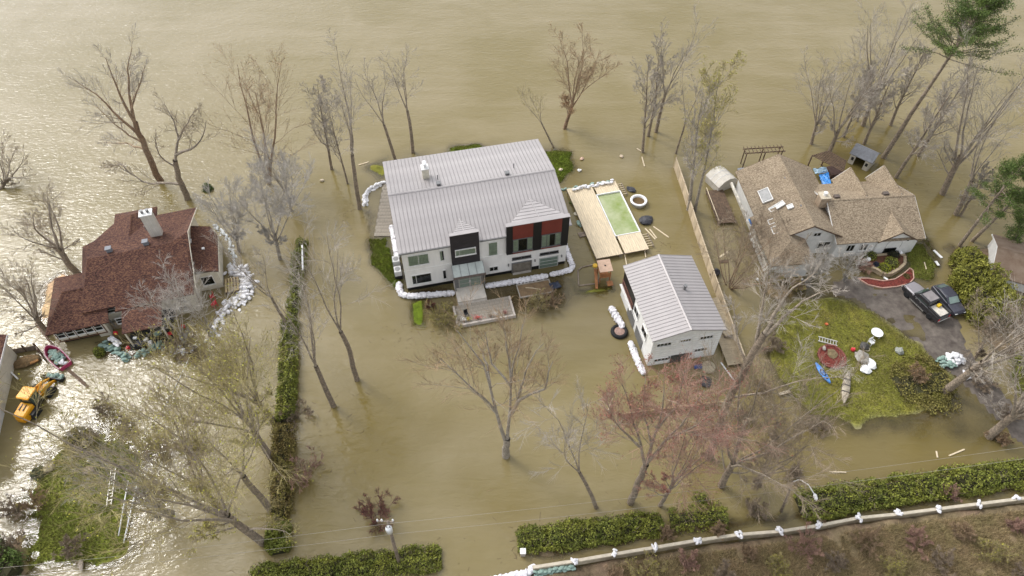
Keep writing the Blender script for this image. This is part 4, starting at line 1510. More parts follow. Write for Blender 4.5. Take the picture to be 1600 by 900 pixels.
# ---------------------------------------------------------------- the garage building
GO = at(1011, 572)
GR_ = R(11.0)
gar = thing('garage_building', 'white gabled outbuilding with grey metal roof beside the long fence', 'outbuilding', (GO.x, GO.y, 0), GR_)
GW, GD, GE, GZ = 7.75, 10.3, 4.95, 5.95
m = MB()
m.ext([(0, 0, -1.2), (GW, 0, -1.2), (GW, 0, GE), (GW / 2, 0, GZ), (0, 0, GE)], (0, GD, 0))
m.build('wall', SIDEW, gar)
for z in np.arange(.3, 4.9, .42): MB().box(.0, GW, -.02, -.0005, z, z + .035).build('siding_lap', SIDEW, gar)
gsl = (GZ - GE) / (GW / 2)
rfm = MB()
for s in (0, 1):
    xa = -.22 if s == 0 else GW + .22
    rfm.ext([(xa, -.25, GE - .22 * gsl + .02), (xa, GD + .25, GE - .22 * gsl + .02), (GW / 2, GD + .25, GZ + .02), (GW / 2, -.25, GZ + .02)], (0, 0, .1))
gr = rfm.build('roof', SEAMSHADE, gar)
ng = 24
gp = (GD + .5) / ng
for s in (0, 1):
    xa = -.25 if s == 0 else GW + .25
    za = GE - .22 * gsl + .122
    pm = MB()
    pm.ext([(xa, .03, za), (xa, gp - .045, za), (GW / 2, gp - .045, GZ + .122), (GW / 2, .03, GZ + .122)], (0, 0, .02))
    pm.ext([(xa, gp - .035, za), (xa, gp - .002, za), (GW / 2, gp - .002, GZ + .122), (GW / 2, gp - .035, GZ + .122)], (0, 0, .055))
    pme = pm.mesh('roof_panel', METROOF)
    for i in range(ng): inst(pme, 'roof_panel', gr, (0, -.25 + i * gp, 0))
MB().ext([(GW / 2 - .16, -.27, GZ + .15), (GW / 2, -.27, GZ + .22), (GW / 2 + .16, -.27, GZ + .15)], (0, GD + .54, 0)).build('ridge_cap', METROOF, gr)
v = MB().lathe([(.16, 5.7), (.16, 6.3), (.22, 6.32), (.2, 6.42)], (5.15, 5.4, 0), 12).build('roof_vent', GREYM, gar)
for x0, z0, w_, h_ in ((.45, 3.55, 1.65, .62), (3.05, 3.72, 1.25, .52), (5.3, 3.6, 1.5, .62), (5.1, 1.35, 1.55, .60), (.6, .65, 1.7, .6)):
    window(gar, x0, 0, z0, w_, h_, bars=(.25, .5, .75), fw=.06)
gd = MB().box(2.55, 4.55, -.09, -.021, -.6, 1.35).build('garage_door', mat('dark_door', (.07, .07, .065), .5, .2, 3), gar)
for k in range(3): MB().box(2.62, 4.48, -.11, -.0905, -.5 + k * .62, .05 + k * .62).build('door_panel', MATS['dark_door'], gd)
for x0 in (2.3, 4.8): MB().box(x0 - .05, x0 + .05, -.16, -.021, 1.0, 1.3).build('wall_lamp', BLACKP, gar)
# upper balcony recess along the left wall
LW = -R(90)
for y0, z0, w_, h_ in ((1.6, 2.6, 1.5, 1.2), (4.4, 2.6, 1.5, 1.2)):
    window(gar, -.002, y0 + w_, z0, w_, h_, rz=LW, bars=(.5,))
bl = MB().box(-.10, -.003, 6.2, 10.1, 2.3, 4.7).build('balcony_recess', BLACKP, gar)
for z in (2.5, 3.1): MB().box(-.2, -.101, 6.2, 10.1, z, z + .12).build('rail', mat('rail_red', (.16, .07, .05), .7, .2, 3), bl)
MB().box(-.42, -.101, 6.2, 10.1, 2.2, 2.35).build('balcony_floor', TRIMW, bl)
for y0 in (2.2, 5.2): MB().box(-.07, -.001, y0, y0 + 2.3, -.6, 1.6).build('side_door', GREYM, gar)
def gw_(x, y, z=0): return Vector((GO.x + math.cos(GR_) * x - math.sin(GR_) * y, GO.y + math.sin(GR_) * x + math.cos(GR_) * y, z))


wrapped_tube([gw_(*p) for p in ((-1.75, 8.6), (-1.35, 6.4), (-1.2, 5.3))], .40, 'white wrapped dike beside the garage, beyond the black planter', PLW, seed=8, group='wrapped dikes by the garage')
wrapped_tube([gw_(*p) for p in ((-.95, 3.4), (-.95, 1.4), (-.75, -1.1))], .36, 'white wrapped dike beside the garage, nearer than the black planter', PLW, seed=9, group='wrapped dikes by the garage')
tp = at(968, 517, .3)
tyr = thing('tyre_planter', 'big black tyre planter full of pinkish gravel beside the garage', 'planter', (tp.x, tp.y, -.15))
tm = MB()
prof = []
for k in range(12):
    a = 2 * math.pi * k / 12
    prof.append((.78 + .22 * math.cos(a), .30 + .26 * math.sin(a)))
prof.append(prof[0])
vs, fs = [], []
for i in range(26):
    a = 2 * math.pi * i / 26
    for r_, z_ in prof[:-1]: vs.append((r_ * math.cos(a) * (1.02 if i % 2 else 1), r_ * math.sin(a) * (1.02 if i % 2 else 1), z_))
for i in range(26):
    for k in range(12): fs.append((i * 12 + k, ((i + 1) % 26) * 12 + k, ((i + 1) % 26) * 12 + (k + 1) % 12, i * 12 + (k + 1) % 12))
tm.add(vs, fs).build('tyre', RUB, tyr, True)
MB().lathe([(.62, .1), (.64, .40), (.4, .46), (.05, .48)], n=18).build('gravel', mat('pink_gravel', (.36, .24, .20), .9, .25, 7, .5, 20), tyr)
# boardwalk and ramps between garage and fence
for (a, b, w_, z_, lab) in (((1112, 466), (1143, 524), 1.5, .95, 'beige boarded landing along the right wall of the garage'), ((1129, 518), (1150, 572), 1.7, .5, 'beige boarded ramp at the near right corner of the garage')):
    A, B = at(*a, z_), at(*b, z_)
    dv = B - A
    o = thing('boardwalk', lab, 'boardwalk', (A.x, A.y, 0), math.atan2(dv.y, dv.x), 'boardwalks beside the garage')
    n_ = int(dv.length / .3)
    for i in range(n_): MB().box(i * .3, i * .3 + .288, -w_ / 2, w_ / 2, z_ - .05, z_ + random.Random(i).uniform(-.004, .004)).build('board', mat('beige_board', (.40, .33, .225), .8, .15, 1.5, .2, 9, island=.1), o)
    for s in (-1, 1): MB().box(0, n_ * .3, s * (w_ / 2 - .1) - .04, s * (w_ / 2 - .1) + .04, z_ - .2, z_ - .051).build('bearer', WOODG, o)
    for i in (0, .5, 1):
        for s in (-1, 1): MB().box(i * (n_ * .3 - .12), i * (n_ * .3 - .12) + .1, s * (w_ / 2 - .1) - .05, s * (w_ / 2 - .1) + .05, -1.1, z_ - .201).build('post', WOODG, o)
debris_bar((1126, 566), (1155, 605), .14, 'thin white pole leaning in water by the garage corner', PLASW, name='white_pole', cat='pole', z=.05)
o = thing('blue_barrel', 'blue plastic barrel lying before the garage', 'barrel', at(1090, 574, 0) + Vector((0, 0, .0)))
MB().lathe([(.2, -.42), (.29, -.4), (.30, -.13), (.32, -.11), (.30, -.09), (.30, .13), (.32, .15), (.30, .17), (.29, .4), (.2, .42)], (0, 0, .22), 16, 'x').build('body', mat('barrel_blue', (.02, .07, .26), .4, .15, 3), o, True)
MB().lathe([(.05, .42), (.05, .45)], (0, .1, .3), 8, 'x').build('bung', BLACKP, o)
o = MB().lathe([(.72, .0), (.74, .45), (.66, .47), (.05, .46)], n=24).build('round_tank', mat('tank_beige', (.42, .36, .25), .6, .12, 3), None, True, loc=at(1106, 576, -.05))
tag(o, 'round beige lidded tank before the garage, right of the blue barrel', 'tank')
lump((1103, 598), (.8, .6, .5), mat('dark_junk', (.05, .045, .05), .6, .4, 4), 'dark heap of soaked material below the round tank', 'heap', 'dark_heap', seed=9)
lump((1116, 430), (.5, .8, .9), MATS['dark_junk'], 'stored dark equipment between garage and fence', 'equipment', 'equipment_heap', seed=10)

# ---------------------------------------------------------------- long boundary fence
FP = [at(*p) for p in ((1053, 262), (1066, 300), (1085, 362), (1110, 437), (1140, 522), (1163, 585))]
fence = thing('board_fence', 'long pale board fence running from the river past the garage', 'fence', (FP[0].x, FP[0].y, 0))
FNW = mat('fence_board', (.52, .42, .29), .8, .14, 1.2, .2, 8, stretch=(2, 2, .4), island=.1)
kk = 0
for a, b in zip(FP[:-1], FP[1:]):
    n_ = max(1, round((b - a).length / 2.3))
    for i in range(n_):
        p, q = a.lerp(b, i / n_) - FP[0], a.lerp(b, (i + 1) / n_) - FP[0]
        ag = math.atan2((q - p).y, (q - p).x)
        L_ = (q - p).length
        pm = MB()
        nb = 14
        for k in range(nb): pm.box(.06 + k * (L_ - .12) / nb, .06 + (k + 1) * (L_ - .12) / nb - .012, -.02 + (.006 if k % 2 else 0), .02, -.6, 1.72)
        pm.box(.06, L_ - .06, -.06, .06, 1.722, 1.77)
        pn = pm.build('fence_panel', FNW, fence, loc=p, rot=(0, 0, ag))
        MB().box(-.055, .055, -.07, .07, -1.2, 1.85).build('post', FNW, fence, loc=p, rot=(0, 0, ag))
        kk += 1
MB().box(-.055, .055, -.07, .07, -1.2, 1.85).build('post', FNW, fence, loc=FP[-1] - FP[0])
debris_bar((1124, 402), (1138, 393), .22, 'pale pallet board floating right of the fence, upper', name='loose_plank', group='boards floating right of the fence')
debris_bar((1124, 409), (1138, 408), .5, 'broad brown board floating right of the fence, lower', WOODB, name='loose_plank', group='boards floating right of the fence')
# ---------------------------------------------------------------- the brown-roofed house on the left
SHB = shingle('brown_shingles', (.030, .014, .012), (.074, .033, .026), (.18, .092, .054))
SHT = shingle('tan_shingles', (.12, .090, .062), (.245, .19, .13), (.35, .285, .20))
LO = Vector((-36.5, 51.4, 0))
LR = R(16)
lh = thing('brown_roofed_house', 'cream house with steep dark brown shingle roof and tall chimney', 'house', LO, LR)


def lw(x, y, z=0): return Vector((LO.x + math.cos(LR) * x - math.sin(LR) * y, LO.y + math.sin(LR) * x + math.cos(LR) * y, z))


MB().box(-11.3, -.2, .2, 9.3, -1, 3.45).build('wall', SIDING, lh)
MB().box(-9.0, -.2, 9.302, 13.0, -1, 3.45).build('wall', SIDING, lh)
MB().ext([(-.2, .15, -1), (-.2, 13.0, -1), (-.2, 13.0, 3.6), (-.2, 6.35, 6.0), (-.2, .15, 3.55)], (.2, 0, 0)).build('gable_wall', SIDING, lh)
q_ = dict(eL=(-11.75, -.3, 3.4), eR=(.3, -.3, 3.4), rL=(-10.6, 5.5, 5.82), rK=(-1.6, 5.5, 5.82), ap=(.45, 6.4, 6.2), rR=(.6, 13.5, 3.5), wl=(-9.2, 13.3, 3.52), c1=(-10.7, 9.6, 4.62), c2=(-11.9, 8.9, 4.70))
mr_ = MB()
for f in (('eL', 'eR', 'ap', 'rK', 'rL'), ('rL', 'rK', 'rR', 'wl', 'c1', 'c2'), ('rK', 'ap', 'rR'), ('eL', 'rL', 'c2')):
    mr_.ext([q_[k] for k in f], (0, 0, .14))
mr_.build('roof', SHB, lh)
MB().ext([(.46, -.3, 3.36), (.46, 6.4, 6.16), (.46, 6.4, 6.36), (.46, -.3, 3.56)], (.05, 0, 0)).build('fascia', SIDING, lh)
MB().ext([(.46, 6.4, 6.16), (.62, 13.5, 3.46), (.62, 13.5, 3.66), (.46, 6.4, 6.36)], (.05, 0, 0)).build('fascia', SIDING, lh)
block(lh, -8.9, -4.5, 8.0, 14.8, -1, 3.55, 4.72, 'y', SIDING, SHB, .3, (0, 1.9))
# front projecting slope, right part
m = MB().ext([(-8.3, -.95, 3.22), (.2, -.75, 3.30), (.2, 4.2, 5.36), (-6.9, 4.2, 5.36)], (0, 0, .14))
m.build('roof', SHB, lh)
MB().box(-8.0, -.05, -.32, .195, -1, 3.3).build('wall', SIDING, lh)
# right lean-to wing
MB().box(-.149, 2.55, 2.6, 9.5, -1, 2.95).build('wall', SIDING, lh)
MB().ext([(-.14, 2.3, 3.95), (2.85, 2.3, 3.0), (2.85, 8.4, 3.0), (2.1, 9.9, 3.2), (-.14, 9.9, 3.95)], (0, 0, .13)).build('roof', SHB, lh)
MB().box(2.60, 2.95, 2.25, 8.5, 2.86, 2.99).build('gutter', SIDING, lh)
MB().box(1.2, 1.5, 5.8, 6.1, 3.5, 3.75).build('roof_vent', PLASW, lh)
# left low wing on piers with a row of windows
MB().box(-15.2, -11.1, -1.2, 6.3, .75, 2.75).build('wall', SIDING, lh)
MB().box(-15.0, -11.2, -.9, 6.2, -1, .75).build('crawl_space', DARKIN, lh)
block(lh, -15.25, -9.6, -1.25, 6.4, 2.6, 2.72, 4.3, 'x', SIDING, SHB, .45, (1.6, 0))
for i in range(5): window(lh, -15.0 + i * .98, -1.21, 1.25, .84, 1.15, hbars=(.5,), fw=.06)
for i in range(6): MB().box(-15.12 + i * .98, -15.04 + i * .98, -1.27, -1.201, .70, 2.6).build('pilaster', mat('rust_batten', (.16, .085, .045), .8, .25, 3), lh)
MB().box(-15.25, -10.1, -1.30, -1.201, .60, .699).build('sill_beam', MATS['rust_batten'], lh)
MB().box(-11.1, -9.9, -1.2, .2, -1, 2.7).build('wall', SIDING, lh)
# porch roof, stone plinth and openings of the front
MB().ext([(-7.6, -3.9, 2.7), (-3.4, -3.9, 2.7), (-3.4, -.33, 3.25), (-7.6, -.33, 3.25)], (0, 0, .13)).build('roof', SHB, lh)
for x0 in (-7.4, -3.6): MB().box(x0 - .08, x0 + .08, -3.75, -3.6, -.8, 2.68).build('post', SIDING, lh)
MB().box(-9.8, -7.4, -.5, -.325, -.8, 1.1).build('stone_plinth', mat('fieldstone', (.30, .24, .165), .9, .3, 3, .6, 9), lh)
for x0, z0, w_, h_ in ((-9.65, 2.15, 1.15, 1.0), (-9.0, .85, 1.1, .95), (-2.0, 2.0, .95, .85), (-2.3, .55, 1.0, .8), (-6.4, 1.9, 2.2, .55)):
    window(lh, x0, -.325 if x0 > -8 else (.198 if x0 < -9.2 else -.505), z0, w_, h_, hbars=(.5,), bars=(.5,) if x0 > -3 else (), fw=.07)
dr = MB().box(-6.8, -5.5, -.42, -.325, -.5, 1.75).build('front_door', mat('dark_timber', (.035, .025, .02), .7, .2, 3), lh)
MB().box(-5.65, -5.58, -.47, -.421, .55, .75).build('handle', PLASW, dr)
window(lh, -4.6, -1.3 + .9, .1, 1.9, 1.5, bars=(.33, .66), fw=.08)
for y0, z0 in ((4.6, 4.0), (6.8, 4.2)): window(lh, .002, y0, z0, .6, .7, rz=R(90), hbars=(.5,), fw=.06)
window(lh, .5, 2.598, .9, 1.4, 1.5, fw=.08)
dp = MB().tube([(-9.85, -.05, 3.2), (-9.85, -.2, 3.0), (-9.3, -.7, .6)], .045, 6).build('downpipe', GREYM, lh)
# chimney with flared base, roof vents
ch = MB()
ch.box(-4.0, -2.75, 7.75, 8.65, 4.6, 8.65)
ch = ch.build('chimney', mat('chimney_siding', (.60, .57, .50), .75, .06, 2), lh)
for k in range(2): MB().box(-4.0 + .41 * (k + 1), -3.97 + .41 * (k + 1), 7.725, 7.7495, 5.4, 8.6).build('batten', TRIMW, ch)
MB().box(-4.1, -2.65, 7.65, 8.75, 8.652, 8.80).build('chimney_cap', TRIMW, ch)
for x0 in (-3.7, -3.1): MB().lathe([(.15, 8.8), (.15, 9.1), (.21, 9.12), (.2, 9.2)], (x0, 8.2, 0), 12).build('flue', GREYM, ch)
for x0 in (-8.3, -4.3):
    v = MB().box(x0 - .28, x0 + .28, 6.0, 6.5, 5.5, 6.3).build('roof_vent', mat('vent_grey', (.20, .21, .23), .6, .1, 4), lh, bevel=.03)
    MB().box(x0 - .33, x0 + .33, 5.95, 6.55, 6.302, 6.36).build('vent_cap', MATS['vent_grey'], v)
MB().lathe([(.05, 5.8), (.05, 6.5)], (-4.4, 8.6, 0), 8).build('vent_pipe', GREYM, lh)
# balcony frame at the far left wall
bf = thing('white_railing', 'white deck railing against the left wall of the brown-roofed house', 'railing', lw(-12.4, 6.6, 0), LR)
for k in range(4): MB().box(-.05, .05, k * 1.0 - .05, k * 1.0 + .05, -.8, 1.5).build('post', TRIMW, bf)
for z in (.7, 1.4): MB().box(-.03, .03, .055, 2.94, z, z + .1).build('rail', TRIMW, bf)
# sandbags: horseshoe round the pallet, lines along the right and front
ring = [lw(*p) for p in ((3.0, 5.1), (4.0, 5.0), (4.9, 4.2), (5.3, 2.9), (5.2, 1.4), (4.6, .1), (3.6, -.7), (2.7, -.75))]
bag_wall(ring, 'thick horseshoe of white sandbags right of the brown-roofed house', 6, 4, seed=11, z0=-.25, jit=.35, ang=R(70), step=.42, sc=1.15)
bag_wall([lw(*p) for p in ((2.2, -.7), (2.0, -2.0), (1.6, -3.2), (.9, -4.4))], 'line of white sandbags curving from the horseshoe towards the front', 3, 3, seed=12, z0=-.2, jit=.35, ang=R(60), sc=1.1)
bag_wall([lw(*p) for p in ((-.2, -5.3), (-1.2, -5.9), (-2.4, -5.7), (-3.7, -4.9))], 'curved white sandbag wall in front of the brown-roofed house', 3, 3, seed=13, z0=-.2, jit=.3, ang=R(60), sc=1.1)
bag_wall([lw(*p) for p in ((.6, -4.7), (.2, -5.1))], 'small clump of white sandbags between the two front walls', 2, 2, seed=14, z0=-.2, jit=.3)
bag_wall([lw(*p) for p in ((3.6, 5.8), (3.9, 7.4), (3.7, 9.2), (3.0, 11.4), (1.6, 13.6))], 'mixed pale sandbag line along the right wall to the river', 2, 3, mat('grey_green_bag', (.42, .47, .45), .6, .25, 3, .4, 9, col2=(.72, .72, .72)), 'gg', seed=15, z0=-.3, jit=.3)
bag_wall([lw(*p) for p in ((-11.3, -2.1), (-10.2, -2.9), (-8.9, -4.2), (-8.0, -5.3))], 'bank of green sandbags left of the front porch', 3, 4, SANDG, 'g', seed=16, z0=-.25, jit=.3, ang=R(40), sc=1.1)
bag_wall([lw(*p) for p in ((-7.3, -5.1), (-5.8, -4.7), (-4.4, -4.1))], 'bank of green sandbags before the front porch', 3, 4, SANDG, 'g', seed=17, z0=-.25, jit=.3, ang=R(40), sc=1.1)
bag_wall([lw(*p) for p in ((-9.9, -2.0), (-8.9, -3.4))], 'white sandbags on top of the green bank by the porch', 2, 2, seed=18, z0=.42, jit=.15)
# pallet and porch clutter
pal = thing('wooden_pallet', 'pale wooden pallet standing inside the sandbag horseshoe', 'pallet', lw(3.55, 2.3, .02), LR)
for k in range(5): MB().box(-.75 + k * .34, -.53 + k * .34, -1.1, 1.1, .40, .46).build('board', mat('pallet_wood', (.46, .35, .19), .8, .2, 2), pal)
for y0 in (-1.0, 0, 1.0): MB().box(-.75, .85, y0 - .06, y0 + .06, -.2, .399).build('bearer', WOODB, pal)
for i, (x0, y0, lab) in enumerate(((-9.2, -1.75, 'red jug beside the green sandbags at the wing corner'), (-7.75, -4.35, 'red jug on the green sandbag bank before the porch'), (-3.4, -3.4, 'red chair back at the right end of the porch'), (-2.0, -2.6, 'red jug right of the porch window'), (1.5, -.3, 'red chair between house and pallet, nearer'), (1.3, .9, 'red chair between house and pallet, farther'))):
    o = thing('red_jug' if 'jug' in lab else 'red_chair', lab, 'jug' if 'jug' in lab else 'chair', lw(x0, y0, .25 if i > 1 else .55), LR + i, 'red things around the porch')
    if 'jug' in lab:
        MB().box(-.20, .20, -.13, .13, 0, .42).build('body', REDP, o, bevel=.05)
        MB().tube([(-.12, 0, .42), (-.10, 0, .52), (.08, 0, .52), (.10, 0, .42)], .03, 6).build('handle', REDP, o)
    else:
        MB().box(-.26, .26, -.26, .26, .34, .40).build('seat', REDP, o, bevel=.02)
        MB().box(-.26, .26, .22, .27, .402, .95).build('backrest', REDP, o, bevel=.02)
        for x1 in (-.22, .22):
            for y1 in (-.22, .22): MB().box(x1 - .025, x1 + .025, y1 - .025, y1 + .025, -.4, .339).build('leg', REDP, o)
for i, (x0, y0, m_, sz, lab) in enumerate(((-7.3, -2.6, PLASW, .22, 'white bucket on the dark porch, left'), (-6.1, -3.2, PLASW, .26, 'white box on the dark porch, middle'), (-5.6, -3.9, PLASW, .34, 'white sheet on the porch edge'), (-6.7, -3.7, mat('navy_cloth', (.03, .035, .06), .8, .2, 4), .42, 'dark blue bundle on the porch'), (-4.9, -2.7, SANDG, .36, 'green bag inside the porch'))):
    p = lw(x0, y0)
    o = MB().box(-sz, sz, -sz * .7, sz * .7, 0, sz).build('porch_bundle', m_, None, bevel=.06, loc=(p.x, p.y, .08), rot=(0, 0, i))
    tag(o, lab, 'bundle')
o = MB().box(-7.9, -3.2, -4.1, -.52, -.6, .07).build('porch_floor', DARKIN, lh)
round_bush((157, 553), .62, 1.25, 'clipped round yellow-green bush by the green sandbags', 900, 31, leaf=.07)
# wooden dock structure at the left
dk0 = at(28, 588)
dock = thing('wooden_bin', 'open three-sided timber bin standing in the flood near the loader', 'timber bin', (dk0.x, dk0.y, 0))
q = [at(*k) - dk0 for k in ((8, 572), (24, 552), (60, 546), (72, 565))]
for a, b in zip(q[:-1], q[1:]):
    n_ = max(2, int((b - a).length / 1.1))
    for i in range(n_):
        p0, p1 = a.lerp(b, i / n_), a.lerp(b, (i + 1) / n_)
        for k in range(3): MB().bar(p0 + Vector((0, 0, .1 + k * .28)), p1 + Vector((0, 0, .1 + k * .28)), .07, .25).build('board', WOODG, dock)
        MB().box(-.07, .07, -.07, .07, -.9, 1.15).build('post', WOODB, dock, loc=p0)
MB().bar(at(6, 571, .35) - dk0, at(28, 592, .35) - dk0, .16, .2).build('sill', TRIMW, dock)
lump((42, 566), (1.5, .8, .5), mat('leaf_litter', (.17, .11, .05), .95, .35, 4, .6, 12), 'brown heap of litter inside the timber bin', 'heap', 'litter_heap', seed=12)
debris_bar((47, 568), (60, 562), .3, 'rusty plank lying in the timber bin', mat('rust', (.28, .13, .03), .8, .3, 3), z=.35)
debris_bar((55, 505), (83, 540), .22, 'dark timber beam leaning below the left wing', WOODB, z=.25, cat='beam', name='timber_beam')
debris_bar((72, 538), (98, 572), .25, 'dark timber beam running from boat to sandbags', WOODB, z=.12, cat='beam', name='timber_beam')
debris_bar((98, 570), (138, 605), .35, 'half-sunk dark log below the round bush', WOODB, z=.02, cat='log', name='sunken_log')
# rowing boat full of sandbags
b0, b1 = at(76, 545, .3), at(102, 571, .3)
dv = b1 - b0
boat = thing('rowing_boat', 'small magenta and white boat loaded with green sandbags', 'boat', ((b0.x + b1.x) / 2, (b0.y + b1.y) / 2, 0), math.atan2(dv.y, dv.x))
bl_ = dv.length / 2 + .25
st = [(-1.0, .10, .62), (-.85, .42, .56), (-.5, .72, .5), (0, .80, .46), (.5, .78, .46), (.95, .70, .48)]
vs, fs = [], []
for x_, w_, z_ in st:
    X = x_ * bl_
    vs += [(X, -w_, z_), (X, -w_ * .8, -.1), (X, w_ * .8, -.1), (X, w_, z_)]
for i in range(len(st) - 1):
    for k in range(3): fs.append((i * 4 + k, i * 4 + k + 1, (i + 1) * 4 + k + 1, (i + 1) * 4 + k))
fs += [(20, 21, 22, 23), (3, 2, 1, 0)]
hl = MB().add(vs, fs).build('hull', mat('magenta_hull', (.50, .06, .15), .4, .1, 3), boat)
so = hl.modifiers.new('s', 'SOLIDIFY')
so.thickness = .06
for s in (-1, 1): MB().tube([(x_ * bl_, s * w_, z_ + .02) for x_, w_, z_ in st], .05, 6).build('gunwale', mat('pink_trim', (.62, .40, .44), .4, .1, 3), boat)
MB().box(-.3 * bl_, -.3 * bl_ + .25, -.7, .7, .36, .42).build('thwart', WOODG, boat)
bp_ = bag_pile((boat.location.x, boat.location.y), bl_ * .72, .5, 46, 'green sandbags heaped inside the magenta boat', SANDG, 'g', .12, .35, seed=3, rz=boat.rotation_euler.z)
bag_pile((b1.x - .3, b1.y + .25), .35, .3, 4, 'few white sandbags at the stern of the magenta boat', None, 'w', .42, .2, seed=4)
# corner of a pale building at the left edge
c0 = at(12, 640)
eb = thing('pale_garage', 'pale sided building cut by the left edge of the picture', 'building', (c0.x, c0.y, 0), R(104))
MB().box(-6, 7.2, .3, 6, -1, 3.2).build('wall', SIDING, eb)
MB().ext([(-6.4, -.15, 3.1), (7.6, -.15, 3.1), (7.6, 3.4, 4.6), (-6.4, 3.4, 4.6)], (0, 0, .12)).build('roof', SHB, eb)
MB().box(-6.4, 7.6, -.2, -.151, 2.95, 3.2).build('fascia', TRIMW, eb)
MB().box(-3.0, -.4, .22, .299, -.8, 2.3).build('garage_door', TRIMW, eb)

# ---------------------------------------------------------------- the tan-roofed house on the right
RO = Vector((44.82, 59.49, 0))
RR = R(5)
rh = thing('tan_roofed_house', 'rambling white house with tan shingle roofs, skylights and several gables', 'house', RO, RR)


def rw(x, y, z=0): return Vector((RO.x + math.cos(RR) * x - math.sin(RR) * y, RO.y + math.sin(RR) * x + math.cos(RR) * y, z))


block(rh, -13.4, -4.1, 1.2, 13.4, -1, 2.95, 5.35, 'y', SIDEW, SHT, .5, trim=WOODB)
block(rh, -14.1, -9.3, -2.4, 5.0, -1, 2.85, 4.15, 'y', SIDEW, SHT, .4, (2.0, 0))
block(rh, -5.0, 5.3, .3, 10.0, -1, 2.95, 5.0, 'x', SIDEW, SHT, .45, trim=TRIMW)
block(rh, .1, 4.5, .1, 6.0, -1, 2.85, 4.2, 'y', SIDEW, SHT, .3, trim=WOODB)
block(rh, -1.6, 1.5, 6.0, 10.8, 1.5, 3.15, 4.85, 'y', SIDEW, SHT, .25, trim=TRIMW)
block(rh, 3.0, 5.9, 6.0, 10.8, 1.5, 3.15, 4.85, 'y', SIDEW, SHT, .25, trim=TRIMW)
window(rh, 1.35, .098, .55, 1.5, .75, bars=(.5,), fm=BLACKP)
ar = MB()
arc = [Vector((2.3 + .95 * math.cos(a), .085, 1.9 + .95 * math.sin(a))) for a in np.linspace(0, math.pi, 11)]
ar.tube([(3.25, .085, 1.3)] + arc + [(1.35, .085, 1.3)], .035, 5)
ar.build('arch_moulding', mat('grey_moulding', (.47, .47, .46), .7, .08, 3), rh)
MB().lathe([(.13, 0), (.13, .05)], (3.8, .05, 2.55), 10, 'y').build('wall_vent', BLACKP, rh)
window(rh, -8.1, 1.19, 3.15, 1.0, .7, bars=(.5,), fw=.08)
window(rh, -6.9, 1.19, .9, 1.6, 1.2, bars=(.5,), fw=.08)
for x0 in (-3.6, -1.9): window(rh, x0, .299, 1.0, 1.0, 1.2, bars=(.5,), fw=.07)
c_ = MB().box(-6.4, -5.3, 4.9, 6.0, 4.2, 5.75).build('chimney', mat('tan_chimney', (.35, .27, .19), .85, .2, 3), rh)
MB().box(-6.5, -5.2, 4.8, 6.1, 5.752, 5.86).build('chimney_cap', mat('cap_beige', (.52, .45, .34), .7, .15, 3), c_)
MB().lathe([(.2, 5.86), (.2, 6.2), (.26, 6.22), (.24, 6.3)], (-5.85, 5.45, 0), 12).build('flue', PLASW, c_)
MB().lathe([(.14, 4.5), (.14, 5.3), (.2, 5.32), (.18, 5.4)], (-9.0, 4.4, 0), 10).build('roof_vent', GREYM, rh)
MB().lathe([(.14, 4.5), (.14, 5.25), (.2, 5.27)], (-9.2, 9.6, 0), 10).build('roof_vent', GREYM, rh)
for x0 in (-3.9, 2.4): MB().box(x0 - .35, x0 + .35, 5.6, 6.1, 4.7, 5.25).build('roof_vent', mat('vent_brown', (.12, .095, .08), .7, .2, 4), rh, bevel=.03)
# skylights lying on the left slope
sl = (5.35 - 2.95) / 4.65
def skylight(x, y, w_, h_, tilt=math.atan(sl), rz=0, m_=None, lab=None):
    z = 2.95 + (x + 13.4) * sl + .26
    o = MB()
    for a in ((0, .08, 0, h_), (w_ - .08, w_, 0, h_), (.08, w_ - .08, 0, .08), (.08, w_ - .08, h_ - .08, h_)): o.box(a[0], a[1], a[2], a[3], 0, .2)
    f = o.build('skylight', TRIMW, rh, loc=(x, y, z), rot=(0, -tilt, rz))
    MB().box(.081, w_ - .081, .081, h_ - .081, .05, .14).build('pane', m_ or mat('skylight_glass', (.55, .56, .53), .15, .12, 2, spec=.6), f)


skylight(-12.9, 1.5, 1.35, 1.15)
skylight(-12.9, 3.1, 1.2, .8)
skylight(-10.5, 4.4, .75, .65)
skylight(-12.2, 4.9, 2.0, .7, rz=.25)
skylight(-12.6, 6.8, 1.35, 2.2, m_=mat('skylight_grey', (.25, .25, .24), .2, .15, 2, spec=.6))
# white stone-like side trim and deck at its left
o = MB()
o.box(-14.75, -14.5, -2.8, 12.6, 1.9, 2.25)
o.build('eave_board', mat('worn_white', (.58, .54, .46), .8, .3, 1.6), rh)
sd = thing('side_deck', 'weathered deck along the left wall of the tan-roofed house', 'deck', rw(-17.6, 7.0), RR)
for k in range(9): MB().box(k * .27, k * .27 + .255, 0, 6.2, .36, .42 + .004 * (k % 3)).build('plank', WOODB, sd)
for y0 in (.2, 3, 5.9):
    MB().box(.02, 2.4, y0 - .06, y0 + .06, .2, .359).build('bearer', WOODB, sd)
    for x0 in (.12, 2.25): MB().box(x0 - .05, x0 + .05, y0 - .05, y0 + .05, -1.1, .199).build('post', WOODB, sd)
MB().bar((0, -.1, .95), (0, 6.2, .95), .08, .05).build('handrail', WOODN, sd)
for y0 in (.0, 2.0, 4.1, 6.15): MB().box(-.04, .04, y0 - .04, y0 + .04, .425, .924).build('rail_post', WOODG, sd)
tl = thing('trellis_frame', 'tall timber trellis frame at the far left corner of the tan-roofed house', 'trellis', at(1160, 262), RR)
for x0 in (0, 2.6, 5.0): 
    for y0 in (0, .9): MB().box(x0 - .06, x0 + .06, y0 - .06, y0 + .06, -1.0, 2.5).build('post', WOODB, tl)
